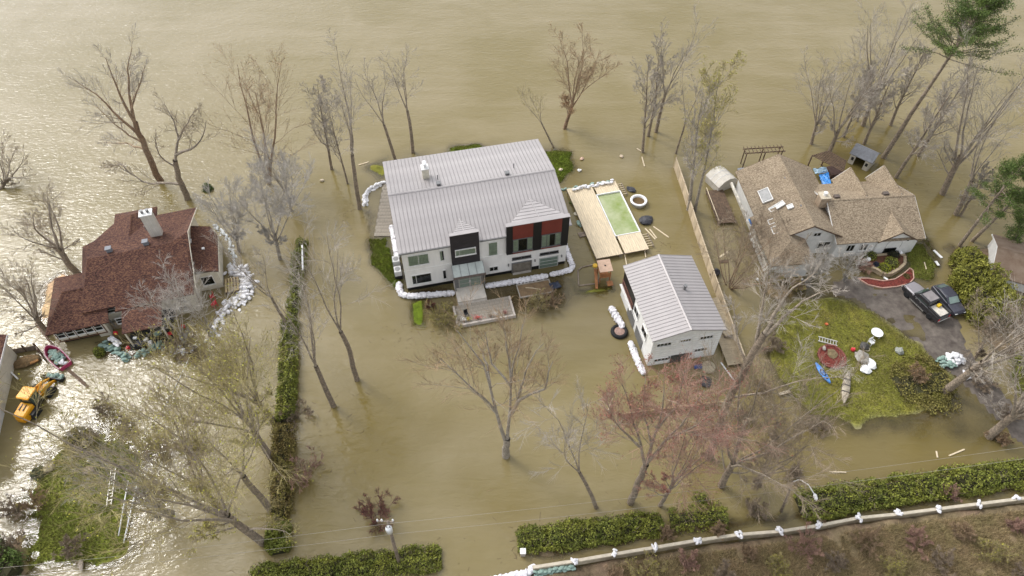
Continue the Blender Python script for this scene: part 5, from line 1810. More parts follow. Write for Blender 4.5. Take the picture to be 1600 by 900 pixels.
for y0 in (0, .9): MB().box(-.3, 5.4, y0 - .03, y0 + .03, 2.502, 2.66).build('beam', WOODB, tl)
for k in range(11): MB().box(-.2 + k * .53, -.14 + k * .53, -.35, 1.25, 2.662, 2.76).build('slat', WOODB, tl)
o = MB().box(-.7, .7, -1.0, 1.0, 0, .3).build('cabinet_lid', mat('slate_lid', (.24, .25, .27), .6, .1, 2), None, bevel=.04, loc=at(1163, 272, .9), rot=(0, 0, .1))
o.scale = (1, 1, 1)
tag(o, 'grey lid of a spa box under the trellis frame', 'spa box')
MB().box(-.68, .68, -.98, .98, -1.6, -.002).build('box', WOODB, o)
# blue tarps
def tarp_sheet(label, px4, z, m_, seed, name='tarpaulin'):
    g = np.random.default_rng(seed)
    q = [at(*p, z) for p in px4]
    c = sum(q, Vector()) / 4
    n = 9
    vs = []
    for i in range(n):
        for k in range(n):
            u, v = i / (n - 1), k / (n - 1)
            p = q[0].lerp(q[1], u).lerp(q[3].lerp(q[2], u), v) - c
            vs.append((p.x, p.y, g.uniform(-.12, .14)))
    o = MB().add(vs, [(i * n + k, i * n + k + 1, (i + 1) * n + k + 1, (i + 1) * n + k) for i in range(n - 1) for k in range(n - 1)]).build(name, m_, None, False, loc=(c.x, c.y, z))
    s = o.modifiers.new('s', 'SOLIDIFY')
    s.thickness = .25
    s.offset = -1
    return tag(o, label, 'tarpaulin')


BT = mat('blue_tarp', (.045, .24, .62), .4, .2, 2)
tarp_sheet('bright blue tarpaulin over furniture behind the tan-roofed house', ((1279, 274), (1293, 272), (1299, 294), (1289, 299)), .7, BT, 1)
tarp_sheet('pale blue tarpaulin beside the pergola', ((1270, 265), (1291, 263), (1292, 270), (1275, 272)), .9, mat('pale_blue_tarp', (.32, .45, .55), .45, .15, 2), 2)
tarp_sheet('blue tarpaulin bundle at the left wall of the tan-roofed house', ((1168, 344), (1177, 342), (1183, 364), (1174, 367)), .7, BT, 3)
o = MB().box(-.9, .9, -.9, .9, -1, .75).build('spa_cabinet', mat('spa_brown', (.09, .05, .04), .6, .2, 3), None, bevel=.05, loc=at(1303, 272, 0), rot=(0, 0, RR))
tag(o, 'dark brown square tub cabinet under the pergola', 'hot tub')
# pergola of dark slats
A_, B_, C_, D_ = at(1269, 243, 2.6), at(1318, 269, 2.6), at(1322, 252, 2.6), at(1293, 236, 2.6)
pg = thing('pergola', 'dark slatted pergola standing in water behind the tan-roofed house', 'pergola', (A_.x, A_.y, 0))
o_ = Vector((A_.x, A_.y, 0))
for q in (A_, B_, C_, D_): MB().box(-.08, .08, -.08, .08, -1.2, 2.42).build('post', WOODB, pg, loc=(q.x - o_.x, q.y - o_.y, 0))
for a, b in ((A_, D_), (B_, C_)): MB().bar(a - o_ - Vector((0, 0, .1)), b - o_ - Vector((0, 0, .1)), .1, .16).build('beam', WOODB, pg)
for k in range(9): MB().bar(A_.lerp(D_, k / 8) - o_ + Vector((0, 0, .06)), B_.lerp(C_, k / 8) - o_ + Vector((0, 0, .06)), .14, .10).build('slat', WOODB, pg)
# floating garden shed
sc_ = at(1345, 254)
shd = thing('garden_shed', 'small grey-roofed shed with open front standing in the flood by tall trunks', 'shed', (sc_.x, sc_.y, -.35), R(-42))
SHW = mat('shed_wall', (.47, .43, .36), .8, .1, 2)
SGR = mat('shed_roof', (.20, .205, .22), .8, .15, 2, .3, 12)
MB().box(-1.45, 1.45, 1.12, 1.2, 0, 2.0).build('wall', SHW, shd)
for s in (-1, 1):
    MB().ext([(s * 1.45, -1.2, 0), (s * 1.45, 1.119, 0), (s * 1.45, 1.119, 2.0), (s * 1.45, 0, 2.75), (s * 1.45, -1.2, 2.0)], (-s * .08, 0, 0)).build('wall', SHW, shd)
    MB().box(s * 1.02 - .34, s * 1.02 + .34, -1.28, -1.205, .05, 1.9).build('door', SHW, shd)
    MB().box(s * 1.02 - .18, s * 1.02 + .18, -1.31, -1.2805, 1.05, 1.55).build('pane', DARKIN, shd)
MB().box(-1.36, 1.36, -1.1, 1.1, -.6, .04).build('floor', WOODG, shd)
sr_ = MB()
for s in (-1, 1): sr_.ext([(-1.65, s * 1.4, 1.92), (1.65, s * 1.4, 1.92), (1.65, 0, 2.82), (-1.65, 0, 2.82)], (0, 0, .1))
sr_.build('roof', SGR, shd)
window(shd, 1.452, -.35, 1.0, .7, .6, rz=R(90), fm=SHW, fw=.05)
# white tented shelter
gz = at(1125, 287)
gzb = thing('white_shelter', 'small white fabric shelter standing in the flood right of the fence', 'shelter', (gz.x, gz.y, -.4), R(28))
PT = mat('shelter_fabric', (.55, .51, .44), .7, .12, 1.4, .2, 6)
m = MB()
W2, D2 = 1.55, 1.35
m.add([(-W2, -D2, 0), (W2, -D2, 0), (W2, D2, 0), (-W2, D2, 0), (-W2, -D2, 1.5), (W2, -D2, 1.5), (W2, D2, 1.5), (-W2, D2, 1.5), (-W2 * .55, -D2, 2.15), (W2 * .55, -D2, 2.15), (W2 * .55, D2, 2.15), (-W2 * .55, D2, 2.15)],
      [(0, 1, 5, 4), (1, 2, 6, 5), (2, 3, 7, 6), (3, 0, 4, 7), (4, 5, 9, 8), (6, 7, 11, 10)])
m.build('side_cloth', PT, gzb)
m = MB()
m.add([(-W2 - .1, -D2 - .1, 1.48), (W2 + .1, -D2 - .1, 1.48), (W2 + .1, D2 + .1, 1.48), (-W2 - .1, D2 + .1, 1.48), (-W2 * .55, -D2 - .1, 2.17), (W2 * .55, -D2 - .1, 2.17), (W2 * .55, D2 + .1, 2.17), (-W2 * .55, D2 + .1, 2.17), (0, -D2 - .1, 2.36), (0, D2 + .1, 2.36)],
      [(0, 3, 7, 4), (4, 7, 9, 8), (8, 9, 6, 5), (5, 6, 2, 1)])
rf = m.build('roof_cloth', PT, gzb)
for y0 in (-D2 * .33, D2 * .33): MB().tube([(-W2 - .1, y0, 1.5), (-W2 * .55, y0, 2.19), (0, y0, 2.38), (W2 * .55, y0, 2.19), (W2 + .1, y0, 1.5)], .03, 5).build('rib', PLASW, rf)
# planting bed with stone edging and the red mulch bed
def ribbon(px, w_, h_, m_, parent, org, name, n=0):
    pts = [at(*p, 0) - org for p in px]
    for a, b in zip(pts[:-1], pts[1:]):
        dv = (b - a)
        MB().box(-.02, dv.length - .03, -w_ / 2, w_ / 2, -.3, h_).build(name, m_, parent, bevel=.03, loc=(a.x, a.y, 0), rot=(0, 0, math.atan2(dv.y, dv.x)))


def bed(name, label, px, z, fill, edge_m, edge_w, edge_h, cat='flower bed', edge_n='edging_stone', z0=0.0):
    org = at(*px[0])
    o = thing(name, label, cat, (org.x, org.y, z0))
    MB().prism([((at(*p) - org).x, (at(*p) - org).y) for p in px], -.5, z).build('fill', fill, o)
    if edge_m: ribbon(px + [px[0]], edge_w, edge_h, edge_m, o, org, edge_n)
    return o


EDG = mat('edging_stone', (.38, .30, .20), .9, .25, 3, .4, 9)
bed('raised_bed', 'raised bed with stone edging and shrubs under the right front gable', [(1345, 412), (1352, 420), (1366, 424), (1378, 431), (1390, 431), (1402, 424), (1411, 416), (1411, 404), (1400, 400), (1360, 404)], .5, mat('bed_mulch', (.15, .05, .03), .95, .4, 4, .6, 18, col2=(.06, .04, .02)), EDG, .35, .62)
bed('mulch_bed', 'crescent bed of red mulch with pale edging beside the driveway', [(1340, 436), (1356, 446), (1378, 451), (1400, 449), (1420, 444), (1427, 436), (1426, 424), (1421, 420), (1412, 428), (1398, 437), (1380, 440), (1356, 436)], .10, MULCH, mat('pink_edging', (.50, .32, .25), .85, .15, 3), .12, .2)
for i, (q, rd, lab, m_) in enumerate((((1379, 424), .85, 'bright yellow-green bush at the stone edge of the raised bed', mat('lime_leaf', (.24, .26, .02), .8, .3, 1, island=.4)), ((1390, 416), .95, 'dark green bush in the middle of the raised bed', None), ((1358, 405), .8, 'olive bush at the left end of the raised bed', None), ((1367, 418), .42, 'small blue-black bush in the raised bed', mat('blue_leaf', (.025, .03, .055), .8, .3, 1, island=.4)), ((1392, 402), .8, 'dark shrub against the right front gable', mat('dark_leaf', (.02, .025, .014), .8, .3, 1, island=.4)), ((1416, 433), .35, 'small tawny shrub in the red mulch bed', mat('tawny_leaf', (.17, .12, .04), .8, .3, 1, island=.4)))):
    round_bush(q, rd, rd * .75, lab, 500, 60 + i, m_, .07, z0=.45 if i < 5 else .1, group='shrubs of the right front garden')
for i, (q, lab) in enumerate((((1354, 411), 'white rock in the raised bed, left'), ((1394, 416), 'white rock in the raised bed, right'), ((1404, 400), 'small white rock near the gable corner'))):
    lump(q, (.28, .24, .5), PLASW, lab, 'rock', 'white_rock', z=.45, seed=70 + i)
debris_bar((1381, 433), (1387, 437), .25, 'white bottle-shaped tube lying on the red mulch', PLASW, z=.15, name='white_tube', cat='tube')
debris_bar((1444, 410), (1447, 421), .12, 'pale lath on the lawn corner right of the gable', z=.15)
debris_bar((1459, 391), (1472, 403), .3, 'white board at the tip of the garden path', PLASW, z=.1)
debris_bar((1462, 408), (1467, 415), .3, 'white scrap beside the evergreen hedge', PLASW, z=.2)
for i, (q, lab) in enumerate((((1183, 437), 'white bag by the corner of the tan-roofed house'), ((1247, 430), 'white scrap under the grey twigs, left'), ((1252, 437), 'white scrap under the grey twigs, right'))):
    lump(q, (.25, .18, .25), PLASW, lab, 'scrap', 'white_scrap', seed=80 + i)
# neighbouring house at the right edge
nb = at(1545, 424)
nh = thing('edge_house', 'grey-brown roofed house with white gable cut by the right edge', 'house', (nb.x, nb.y, 0), R(-24))
block(nh, -.2, 9, -2.2, 4.6, -1, 1.7, 2.9, 'x', TRIMW, mat('moss_roof', (.13, .085, .055), .9, .35, 1, .5, 8, col2=(.20, .15, .11)), .3, trim=TRIMW)
# ---------------------------------------------------------------- vehicles
def loft(sections, m_, name, parent, smooth=False, bevel=0):
    """sections: list of closed loops with equal counts"""
    n = len(sections[0])
    vs = [p for s in sections for p in s]
    fs = [tuple(range(n))[::-1], tuple((len(sections) - 1) * n + k for k in range(n))]
    for i in range(len(sections) - 1):
        for k in range(n): fs.append((i * n + k, i * n + (k + 1) % n, (i + 1) * n + (k + 1) % n, (i + 1) * n + k))
    return MB().add(vs, fs).build(name, m_, parent, smooth, bevel)


def wheel(parent, x, y, r_, w_, side):
    t = MB().lathe([(r_ * .62, -w_ / 2), (r_ * .93, -w_ / 2), (r_, -w_ * .32), (r_, w_ * .32), (r_ * .93, w_ / 2), (r_ * .62, w_ / 2)], n=22, axis='y').build('wheel', RUB, parent, True, loc=(x, y, r_))
    k = MB().lathe([(r_ * .60, w_ * .30), (r_ * .60, w_ * .42), (r_ * .22, w_ * .36), (r_ * .12, w_ * .47)], n=16, axis='y')
    if side < 0: k.v = [(a, -b, c) for a, b, c in k.v]
    k.build('rim', mat('alloy', (.55, .55, .54), .35, .1, 5, metal=.7), t)
    return t


def xsec(x, w_, z0, z1, tw=None, ch=.06):
    tw = tw if tw is not None else w_
    return [(x, -w_, z0), (x, w_, z0), (x, w_, z1 - ch), (x, tw - ch, z1), (x, -tw + ch, z1), (x, -w_, z1 - ch)]


pa, pb = at(1416, 452, 1.0), at(1466, 500, 1.0)
dv = pa - pb
c = (at(1415.7, 465) + at(1449.4, 501)) / 2
dvn = Vector((dv.x, dv.y, 0)).normalized()
side = Vector((dvn.y, -dvn.x, 0))
pk = thing('pickup_truck', 'black pickup with silver hood and white load bed on the wet driveway', 'pickup truck', (c.x - side.x * .9 * (1 if side.y > 0 else -1) * -1, c.y + .55, .06), math.atan2(dv.y, dv.x))
BODY = mat('truck_paint', (.028, .027, .029), .25, .15, 2, spec=.6)
HOOD = mat('truck_silver', (.30, .28, .29), .35, .06, 2, metal=.4, spec=.6)
loft([xsec(-2.85, .90, .55, 1.10), xsec(-2.75, .95, .45, 1.18), xsec(-.85, .97, .42, 1.20), xsec(1.25, .97, .42, 1.20), xsec(2.55, .93, .45, 1.08), xsec(2.80, .80, .52, .95)], BODY, 'body', pk, False, .05)
loft([xsec(1.18, .90, 1.06, 1.26, .82), xsec(1.9, .88, 1.02, 1.22, .80), xsec(2.68, .78, .95, 1.09, .68)], HOOD, 'hood', pk, False, .03)
cb = loft([xsec(-1.0, .86, 1.15, 1.80, .72), xsec(-.75, .88, 1.15, 1.93, .72), xsec(.35, .88, 1.15, 1.93, .72), xsec(.55, .88, 1.15, 1.88, .72), xsec(1.22, .88, 1.15, 1.24, .80)], BODY, 'cab', pk, False, .03)
MB().box(-.85, .42, -.66, .66, 1.931, 1.945).build('roof_panel', mat('truck_roof', (.27, .245, .24), .45, .15, 2, metal=.2), cb, bevel=.005)
CG = mat('car_glass', (.045, .075, .065), .08, .15, 1, spec=.7)
MB().ext([(.62, -.66, 1.865), (.62, .66, 1.865), (1.16, .75, 1.285), (1.16, -.75, 1.285)], (.014, 0, .018)).build('windscreen', CG, cb)
for s in (-1, 1):
    for x0, x1 in ((-.85, -.25), (-.2, .45)):
        MB().ext([(x0, s * .885, 1.30), (x1, s * .885, 1.30), (x1 - .04, s * .775, 1.80), (x0 + .03, s * .775, 1.80)], (0, s * .012, .004)).build('side_window', CG, cb)
    mr = MB().box(.95, 1.12, s * 1.08 - .10, s * 1.08 + .10, 1.22, 1.42).build('mirror', HOOD, pk, bevel=.03)
    MB().box(2.60, 2.76, s * .62 - .16, s * .62 + .16, .80, .96).build('headlight', PLASW, pk, bevel=.03)
    MB().box(-2.90, -2.84, s * .78 - .09, s * .78 + .09, .75, 1.08).build('tail_light', REDP, pk)
    MB().box(-.9, 1.2, s * 1.0 - .05, s * 1.0 + .05, .36, .42).build('running_board', mat('chrome', (.6, .58, .54), .25, .05, 3, metal=.8), pk)
    for k, x0 in enumerate((-.15, .5)): MB().box(x0, x0 + .18, s * .975, s * .995, 1.02, 1.07).build('door_handle', MATS['chrome'], pk)
    for x0 in (1.78, -1.75): wheel(pk, x0, s * .86, .40, .27, s)
MB().box(-2.68, -1.10, -.70, .70, 1.182, 1.23).build('bed_floor', mat('white_bed', (.58, .54, .47), .6, .15, 2), pk)
for s in (-1, 1): MB().box(-2.78, -1.05, s * .86 - .10, s * .86 + .10, 1.195, 1.46).build('bed_side', BODY, pk, bevel=.03)
MB().box(-2.80, -2.70, -.76, .76, 1.195, 1.40).build('tailgate', BODY, pk, bevel=.02)
MB().box(-2.98, -2.851, -.85, .85, .55, .72).build('bumper', MATS['chrome'], pk, bevel=.03)
MB().box(2.801, 2.92, -.82, .82, .50, .72).build('bumper', MATS['chrome'], pk, bevel=.03)
MB().box(2.74, 2.83, -.5, .5, .74, .93).build('grille', BLACKP, pk)
p = pk.matrix_basis
ml = Matrix.Translation(pk.location) @ Matrix.Rotation(pk.rotation_euler.z, 4, 'Z')
o = MB().box(-.26, .26, -.2, .2, 0, .32).build('yellow_bag', mat('bag_yellow', (.62, .42, .02), .6, .15, 4), None, bevel=.09, loc=ml @ Vector((-1.42, -.35, 1.235)), rot=(0, 0, .6))
tag(o, 'yellow bag in the load bed of the black pickup', 'bag')
# dark car parked beside it
cc = at(1482, 468, .7)
cr_ = thing('parked_car', 'dark blue-grey car parked between pickup and evergreen hedge', 'car', (cc.x, cc.y, .06), pk.rotation_euler.z - .16 + math.pi)
CB = mat('car_paint', (.05, .05, .065), .25, .15, 2, spec=.6)
loft([xsec(-2.2, .74, .45, .85), xsec(-2.05, .84, .35, .98), xsec(-.9, .88, .32, 1.0), xsec(.9, .88, .32, .98), xsec(1.9, .82, .35, .86), xsec(2.2, .68, .42, .72)], CB, 'body', cr_, False, .06)
ck = loft([xsec(-1.95, .74, .95, 1.08, .62), xsec(-1.2, .78, .95, 1.46, .62), xsec(.1, .78, .95, 1.48, .62), xsec(.95, .76, .92, 1.02, .68)], CB, 'cabin', cr_, False, .04)
MB().ext([(.22, -.58, 1.445), (.22, .58, 1.445), (.86, .66, 1.06), (.86, -.66, 1.06)], (.014, 0, .016)).build('windscreen', mat('car_glass_pale', (.20, .27, .24), .1, .15, 1, spec=.7), ck)
MB().ext([(-1.30, -.58, 1.43), (-1.30, .58, 1.43), (-1.88, .62, 1.11), (-1.88, -.62, 1.11)], (-.014, 0, .016)).build('rear_window', CG, ck)
for s in (-1, 1):
    MB().ext([(-1.3, s * .785, 1.06), (.55, s * .785, 1.06), (.15, s * .69, 1.38), (-1.1, s * .69, 1.38)], (0, s * .012, .003)).build('side_window', CG, ck)
    MB().box(2.08, 2.2, s * .55 - .15, s * .55 + .15, .60, .74).build('headlight', PLASW, cr_, bevel=.03)
    MB().box(-2.22, -2.12, s * .58 - .14, s * .58 + .14, .62, .80).build('tail_light', REDP, cr_, bevel=.02)
    MB().box(.62, .76, s * .93 - .07, s * .93 + .07, 1.0, 1.12).build('mirror', CB, cr_, bevel=.02)
    for x0 in (1.38, -1.35): wheel(cr_, x0, s * .78, .33, .22, s)

# wheel loader, half in water
la, lb = at(72, 598, 1.0), at(38, 645, 1.0)
dv = la - lb
mid = (at(62, 612, .5) + at(44, 640, .5)) / 2
ld = thing('wheel_loader', 'yellow wheel loader carrying sandbags through the flood', 'wheel loader', (mid.x + .1, mid.y + .1, -.55), math.atan2(dv.y, dv.x) + .02)
ld.scale = (.9, .9, .9)
BLK = mat('machine_black', (.018, .018, .018), .55, .2, 3)
loft([xsec(-2.75, .55, .9, 1.75, ch=.16), xsec(-2.6, .78, .8, 1.95, ch=.16), xsec(-1.2, .80, .8, 2.08, ch=.16), xsec(-.95, .78, .8, 2.05, ch=.12)], YELL, 'engine_hood', ld, False, .05)
for y0 in (-.22, .28): MB().box(-2.0, -1.2, y0 - .07, y0 + .07, 2.06, 2.10).build('hood_slot', BLK, ld)
MB().box(-2.86, -2.76, -.5, .5, .8, 1.5).build('counterweight', YELL, ld, bevel=.04)
MB().box(-.94, .45, -.72, .72, .75, 1.75).build('cab_base', BLK, ld, bevel=.04)
for x0 in (-.85, .38):
    for y0 in (-.66, .66): MB().box(x0 - .05, x0 + .05, y0 - .05, y0 + .05, 1.751, 2.95).build('cab_post', BLK, ld)
MB().box(-.8, .33, -.67, -.65, 1.76, 2.93).build('side_window', CG, ld)
MB().box(-.8, .33, .65, .67, 1.76, 2.93).build('side_window', CG, ld)
MB().box(.41, .425, -.6, .6, 1.76, 2.93).build('windscreen', CG, ld)
MB().box(-.89, -.875, -.6, .6, 1.76, 2.93).build('rear_window', CG, ld)
loft([xsec(-1.05, .70, 2.951, 3.06, ch=.05), xsec(-.9, .82, 2.951, 3.12, ch=.06), xsec(.45, .82, 2.951, 3.12, ch=.06), xsec(.62, .70, 2.951, 3.06, ch=.05)], YELL, 'cab_roof', ld, False, .04)
MB().box(.46, 2.1, -.42, .42, .7, 1.35).build('front_frame', YELL, ld, bevel=.05)
for s in (-1, 1):
    MB().ext([(.7, s * .42, 1.7), (1.0, s * .42, 1.95), (2.2, s * .42, 1.55), (3.05, s * .42, .95), (3.0, s * .42, .65), (2.0, s * .42, 1.15), (.8, s * .42, 1.4)], (0, s * .14, 0)).build('lift_arm', YELL, ld)
    MB().tube([(.9, s * .3, 1.1), (2.2, s * .3, 1.35)], .07, 8).build('hydraulic_ram', BLK, ld)
    MB().box(-2.1, -.95, s * .98 - .26, s * .98 + .26, 1.42, 1.52).build('fender', BLK, ld, bevel=.04)
    for x0 in (1.45, -1.5): wheel(ld, x0, s * .98, .72, .52, s)
    MB().box(.5, .6, s * .85 - .12, s * .85 + .12, 2.2, 2.5).build('mirror', BLK, ld)
MB().tube([(.7, 0, 1.6), (1.7, 0, 2.0), (2.9, 0, 1.35)], .09, 8).build('tilt_link', YELL, ld)
bk = loft([[(3.0, y, .35), (3.0, y, 1.25), (3.12, y, 1.25), (3.14, y, .5), (4.0, y, .38), (4.0, y, .30)] for y in (-1.35, -.5, .5, 1.35)], BLK, 'bucket', ld)
for s in (-1, 1): MB().ext([(3.10, s * 1.34, .42), (3.10, s * 1.34, 1.2), (3.95, s * 1.34, .42)], (0, -s * .05, 0)).build('bucket_side', BLK, bk)
ml = Matrix.Translation(ld.location) @ Matrix.Rotation(ld.rotation_euler.z, 4, 'Z') @ Matrix.Scale(.9, 4)
q = ml @ Vector((3.5, 0, .55))
bag_pile((q.x, q.y), .35, 1.1, 24, 'green sandbags lying in the loader bucket', SANDG, 'g', q.z, .4, seed=7, rz=ld.rotation_euler.z)

# ---------------------------------------------------------------- things on the right lawn
def lawn(px): 
    p = at(*px, .2)
    p.z = ground_z(p.x, p.y) + .01
    return p


def ladder(a, b, w_, label, m_, n=8, thick=.05, z=None, name='ladder', lift=0.0):
    A, B = lawn(a), lawn(b)
    o = thing(name, label, 'ladder', (A.x, A.y, max(A.z, B.z) + .06 + lift), math.atan2((B - A).y, (B - A).x), 'ladders on the lawns')
    L_ = (B - A).length
    for s in (-1, 1): MB().box(0, L_, s * w_ / 2 - thick / 2, s * w_ / 2 + thick / 2, -.05, .07).build('rail', m_, o)
    rg = MB().box(-.03, .03, -w_ / 2 + thick / 2 + .002, w_ / 2 - thick / 2 - .002, -.02, .03).mesh('rung', m_)
    for k in range(n): inst(rg, 'rung', o, ((k + .5) * L_ / n, 0, 0))
    return o


ALU = mat('aluminium', (.62, .60, .54), .4, .08, 3, metal=.3)
ladder((1278, 530), (1308, 538), .62, 'aluminium ladder lying on the right lawn above the mulch ring', ALU, 7, .08)
ladder((178, 733), (171, 790), .42, 'white ladder lying on the left lawn', ALU, 11, .06)
ring = bed('mulch_ring', 'round red mulch ring on the right lawn beside the kayak', [(1277, 555), (1280, 547), (1290, 542), (1302, 543), (1312, 550), (1319, 560), (1319, 572), (1311, 576), (1300, 577), (1290, 574), (1282, 568)], .12, MULCH, mat('mulch_edge', (.20, .065, .05), .9, .3, 4, .5, 12), .22, .2, z0=lawn((1298, 560)).z - .02)
lump((1299, 556), (.6, .6, .35), mat('ring_soil', (.20, .15, .08), .95, .3, 5), 'brown soil mound inside the mulch ring', 'soil mound', 'soil_mound', z=.25, seed=31)
lump((1286, 548), (.28, .2, .4), CONC, 'pale stone on the rim of the mulch ring', 'stone', 'pale_stone', z=.28, seed=32)


def hull(a, b, w_, h_, m_, label, name, cat, inner, canoe=False):
    A, B = lawn(a), lawn(b)
    dv = B - A
    mid = (A + B) / 2
    o = thing(name, label, cat, (mid.x, mid.y, max(A.z, B.z) + .02), math.atan2(dv.y, dv.x))
    L_ = dv.length / 2
    secs = []
    for t in np.linspace(-1, 1, 13):
        k = max(.04, (1 - abs(t) ** 2.4)) * w_ / 2
        zt = h_ * (1 + .25 * t * t)
        secs.append([(t * L_, -k * .45, .01 + .06 * t * t), (t * L_, k * .45, .01 + .06 * t * t), (t * L_, k, h_ * .6), (t * L_, k * .85, zt), (t * L_, -k * .85, zt), (t * L_, -k, h_ * .6)])
    loft(secs, m_, 'hull', o, True)
    return o, L_


ky, L_ = hull((1273, 569), (1296, 601), .68, .30, BLUE, 'blue kayak lying on the right lawn below the mulch ring', 'kayak', 'kayak', None)
MB().lathe([(.30, .28), (.30, .345), (.24, .35), (.22, .30)], (0, 0, 0), 16).build('cockpit_rim', BLACKP, ky).scale = (1.5, .85, 1)
MB().lathe([(.13, .30), (.13, .335)], (L_ * .55, 0, 0), 12).build('hatch', BLACKP, ky)
cn_, L_ = hull((1324, 582), (1317, 633), .85, .36, mat('canoe_beige', (.38, .33, .25), .6, .3, 2, .2, 8), 'beige overturned canoe with dark bands on the right lawn', 'canoe', 'canoe', None)
for t in (-.45, -.1, .3): 
    k = (1 - abs(t) ** 2.4) * .85 / 2
    MB().tube([(t * L_, -k * 1.03, .16), (t * L_, -k * .9, .39), (t * L_, k * .9, .39), (t * L_, k * 1.03, .16)], .06, 6).build('strap', mat('strap_grey', (.10, .09, .08), .8, .2, 4), cn_)
p = lawn((1367, 525))
tb = thing('round_table', 'white oval garden table on the right lawn', 'table', p)
MB().lathe([(.62, .66), (.65, .68), (.65, .72), (.60, .73)], n=28).build('tabletop', PLASW, tb)
for k in range(4): MB().bar((.42 * math.cos(k * 1.57 + .7), .42 * math.sin(k * 1.57 + .7), .655), (.5 * math.cos(k * 1.57 + .7), .5 * math.sin(k * 1.57 + .7), -.02), .05).build('leg', PLASW, tb)
p = lawn((1360, 537))
gc = thing('garden_chair', 'white plastic garden chair below the oval table', 'chair', p, .5)
MB().box(-.27, .27, -.27, .27, .38, .43).build('seat', PLASW, gc, bevel=.02)
MB().box(-.27, .27, .24, .30, .435, .85).build('backrest', PLASW, gc, bevel=.02)
for x0 in (-.24, .24):
    MB().box(x0 - .03, x0 + .03, -.2, .238, .60, .64).build('armrest', PLASW, gc)
    for y0 in (-.24, .24): MB().box(x0 - .03, x0 + .03, y0 - .03, y0 + .03, -.02, .379).build('leg', PLASW, gc)
p = lawn((1357, 541))
o = thing('plastic_ring', 'cream plastic ring lying beside the white chair', 'ring', (p.x - .35, p.y - .35, p.z + .06))
MB().tube([(.33 * math.cos(a), .33 * math.sin(a), 0) for a in np.linspace(0, 2 * math.pi, 25)], .06, 8, False).build('tube', mat('cream_plastic', (.62, .54, .36), .5, .1, 3), o, True)
lump((1348, 545), (.6, .5, .75), mat('dark_cover', (.07, .065, .06), .6, .3, 3), 'dark covered grill on the right lawn', 'grill', 'covered_grill', z=.2, seed=41)
lump((1344, 562), (.75, .95, .75), mat('grey_cover', (.30, .28, .24), .5, .25, 3), 'grey tarpaulin-covered heap below the grill', 'heap', 'covered_heap', z=.2, seed=42)
for i, (q, r_, lab) in enumerate((((1357, 569), .62, 'white wrapped bundle on the right lawn, upper right of three'), ((1350, 580), .62, 'white wrapped bundle on the right lawn, lowest of three'), ((1360, 575), .5, 'white wrapped bundle on the right lawn, rightmost of three'))):
    lump(q, (r_, r_ * .85, .5), PLASW, lab, 'bundle', 'wrapped_bundle', z=.2, seed=43 + i)
lump((1331, 549), (.26, .26, .5), REDP, 'small red cushion on the right lawn left of the grill', 'cushion', 'red_cushion', z=.2, seed=50)
lump((1290, 509), (.2, .16, .3), mat('orange_toy', (.65, .16, .06), .6, .2, 4), 'tiny orange ball-like toy on the upper right lawn', 'toy', 'orange_toy', z=.2, seed=51)
lump((1403, 552), (.5, .45, .6), mat('pale_rock', (.30, .31, .27), .85, .2, 3), 'grey rock on the right lawn near the driveway', 'rock', 'grey_rock', z=.15, seed=52)
debris_bar((1217, 616), (1234, 611), .3, 'weathered plank at the lower left edge of the right lawn', mat('pale_plank', (.45, .38, .27), .8, .2, 2), z=.3)
# sandbag stock and litter beside the driveway
p = at(1491, 563)
bag_pile((p.x, p.y), 1.0, .8, 36, 'heap of white sandbags beside the driveway near the leaning trunk', None, 'w', .1, .8, seed=11, sc=1.1)
p = at(1476, 569)
bag_pile((p.x, p.y), 1.0, .8, 26, 'green sandbag heap left of the white one by the driveway', SANDG, 'g', .1, .6, seed=12, sc=1.1)
p = at(1509, 588)
bag_pile((p.x, p.y), .55, .45, 7, 'few loose white sandbags on the driveway below the heap', None, 'w', .05, .2, seed=13)
# left lawn bits
for i, (a, b, lab) in enumerate((((201, 752), (185, 837), 'left white pipe of the two on the left lawn'), ((214, 758), (193, 848), 'right white pipe of the two on the left lawn'))):
    A, B = lawn(a), lawn(b)
    o = MB().tube([A + Vector((0, 0, .08)), (A + B) / 2 + Vector((0, 0, .10)), B + Vector((0, 0, .06))], .06, 8).build('white_pipe', PLASW, None, True)
    tag(o, lab, 'pipe', 'white pipes on the left lawn')
lump((78, 733), (.6, .5, .5), mat('beige_rock', (.38, .32, .22), .85, .2, 3), 'beige boulder at the upper edge of the left lawn', 'boulder', 'boulder', z=.1, seed=55)
lump((140, 737), (.5, .5, .35), mat('stump_wood', (.24, .19, .13), .9, .25, 4), 'round tree stump on the left lawn', 'stump', 'tree_stump', z=.2, seed=56)
lump((140, 723), (.13, .1, .3), PLASW, 'tiny white scrap above the stump on the left lawn', 'scrap', 'white_scrap', z=.2, seed=57)
lump((128, 884), (.5, .22, .4), mat('birch_log', (.5, .42, .33), .8, .25, 4), 'pale log at the bottom edge of the left lawn', 'log', 'pale_log', z=.1, seed=58)

# ---------------------------------------------------------------- timber edging, flood wall, poles, wires
def beam_line(a, b, w_, h_, z, label, m_, name, cat, n):
    A, B = at(*a), at(*b)
    o = thing(name, label, cat, (A.x, A.y, 0), math.atan2((B - A).y, (B - A).x))
    L_ = (B - A).length
    for i in range(n): MB().box(i * L_ / n + .01, (i + 1) * L_ / n - .01, -w_ / 2, w_ / 2, -1.0, z + .01 * (i % 2)).build('timber', m_, o, bevel=.02)
    for i in range(n + 1): MB().box(i * L_ / n - .06, i * L_ / n + .06, w_ / 2 + .002, w_ / 2 + .12, -1.0, z - .05).build('stake', WOODB, o)
    return o


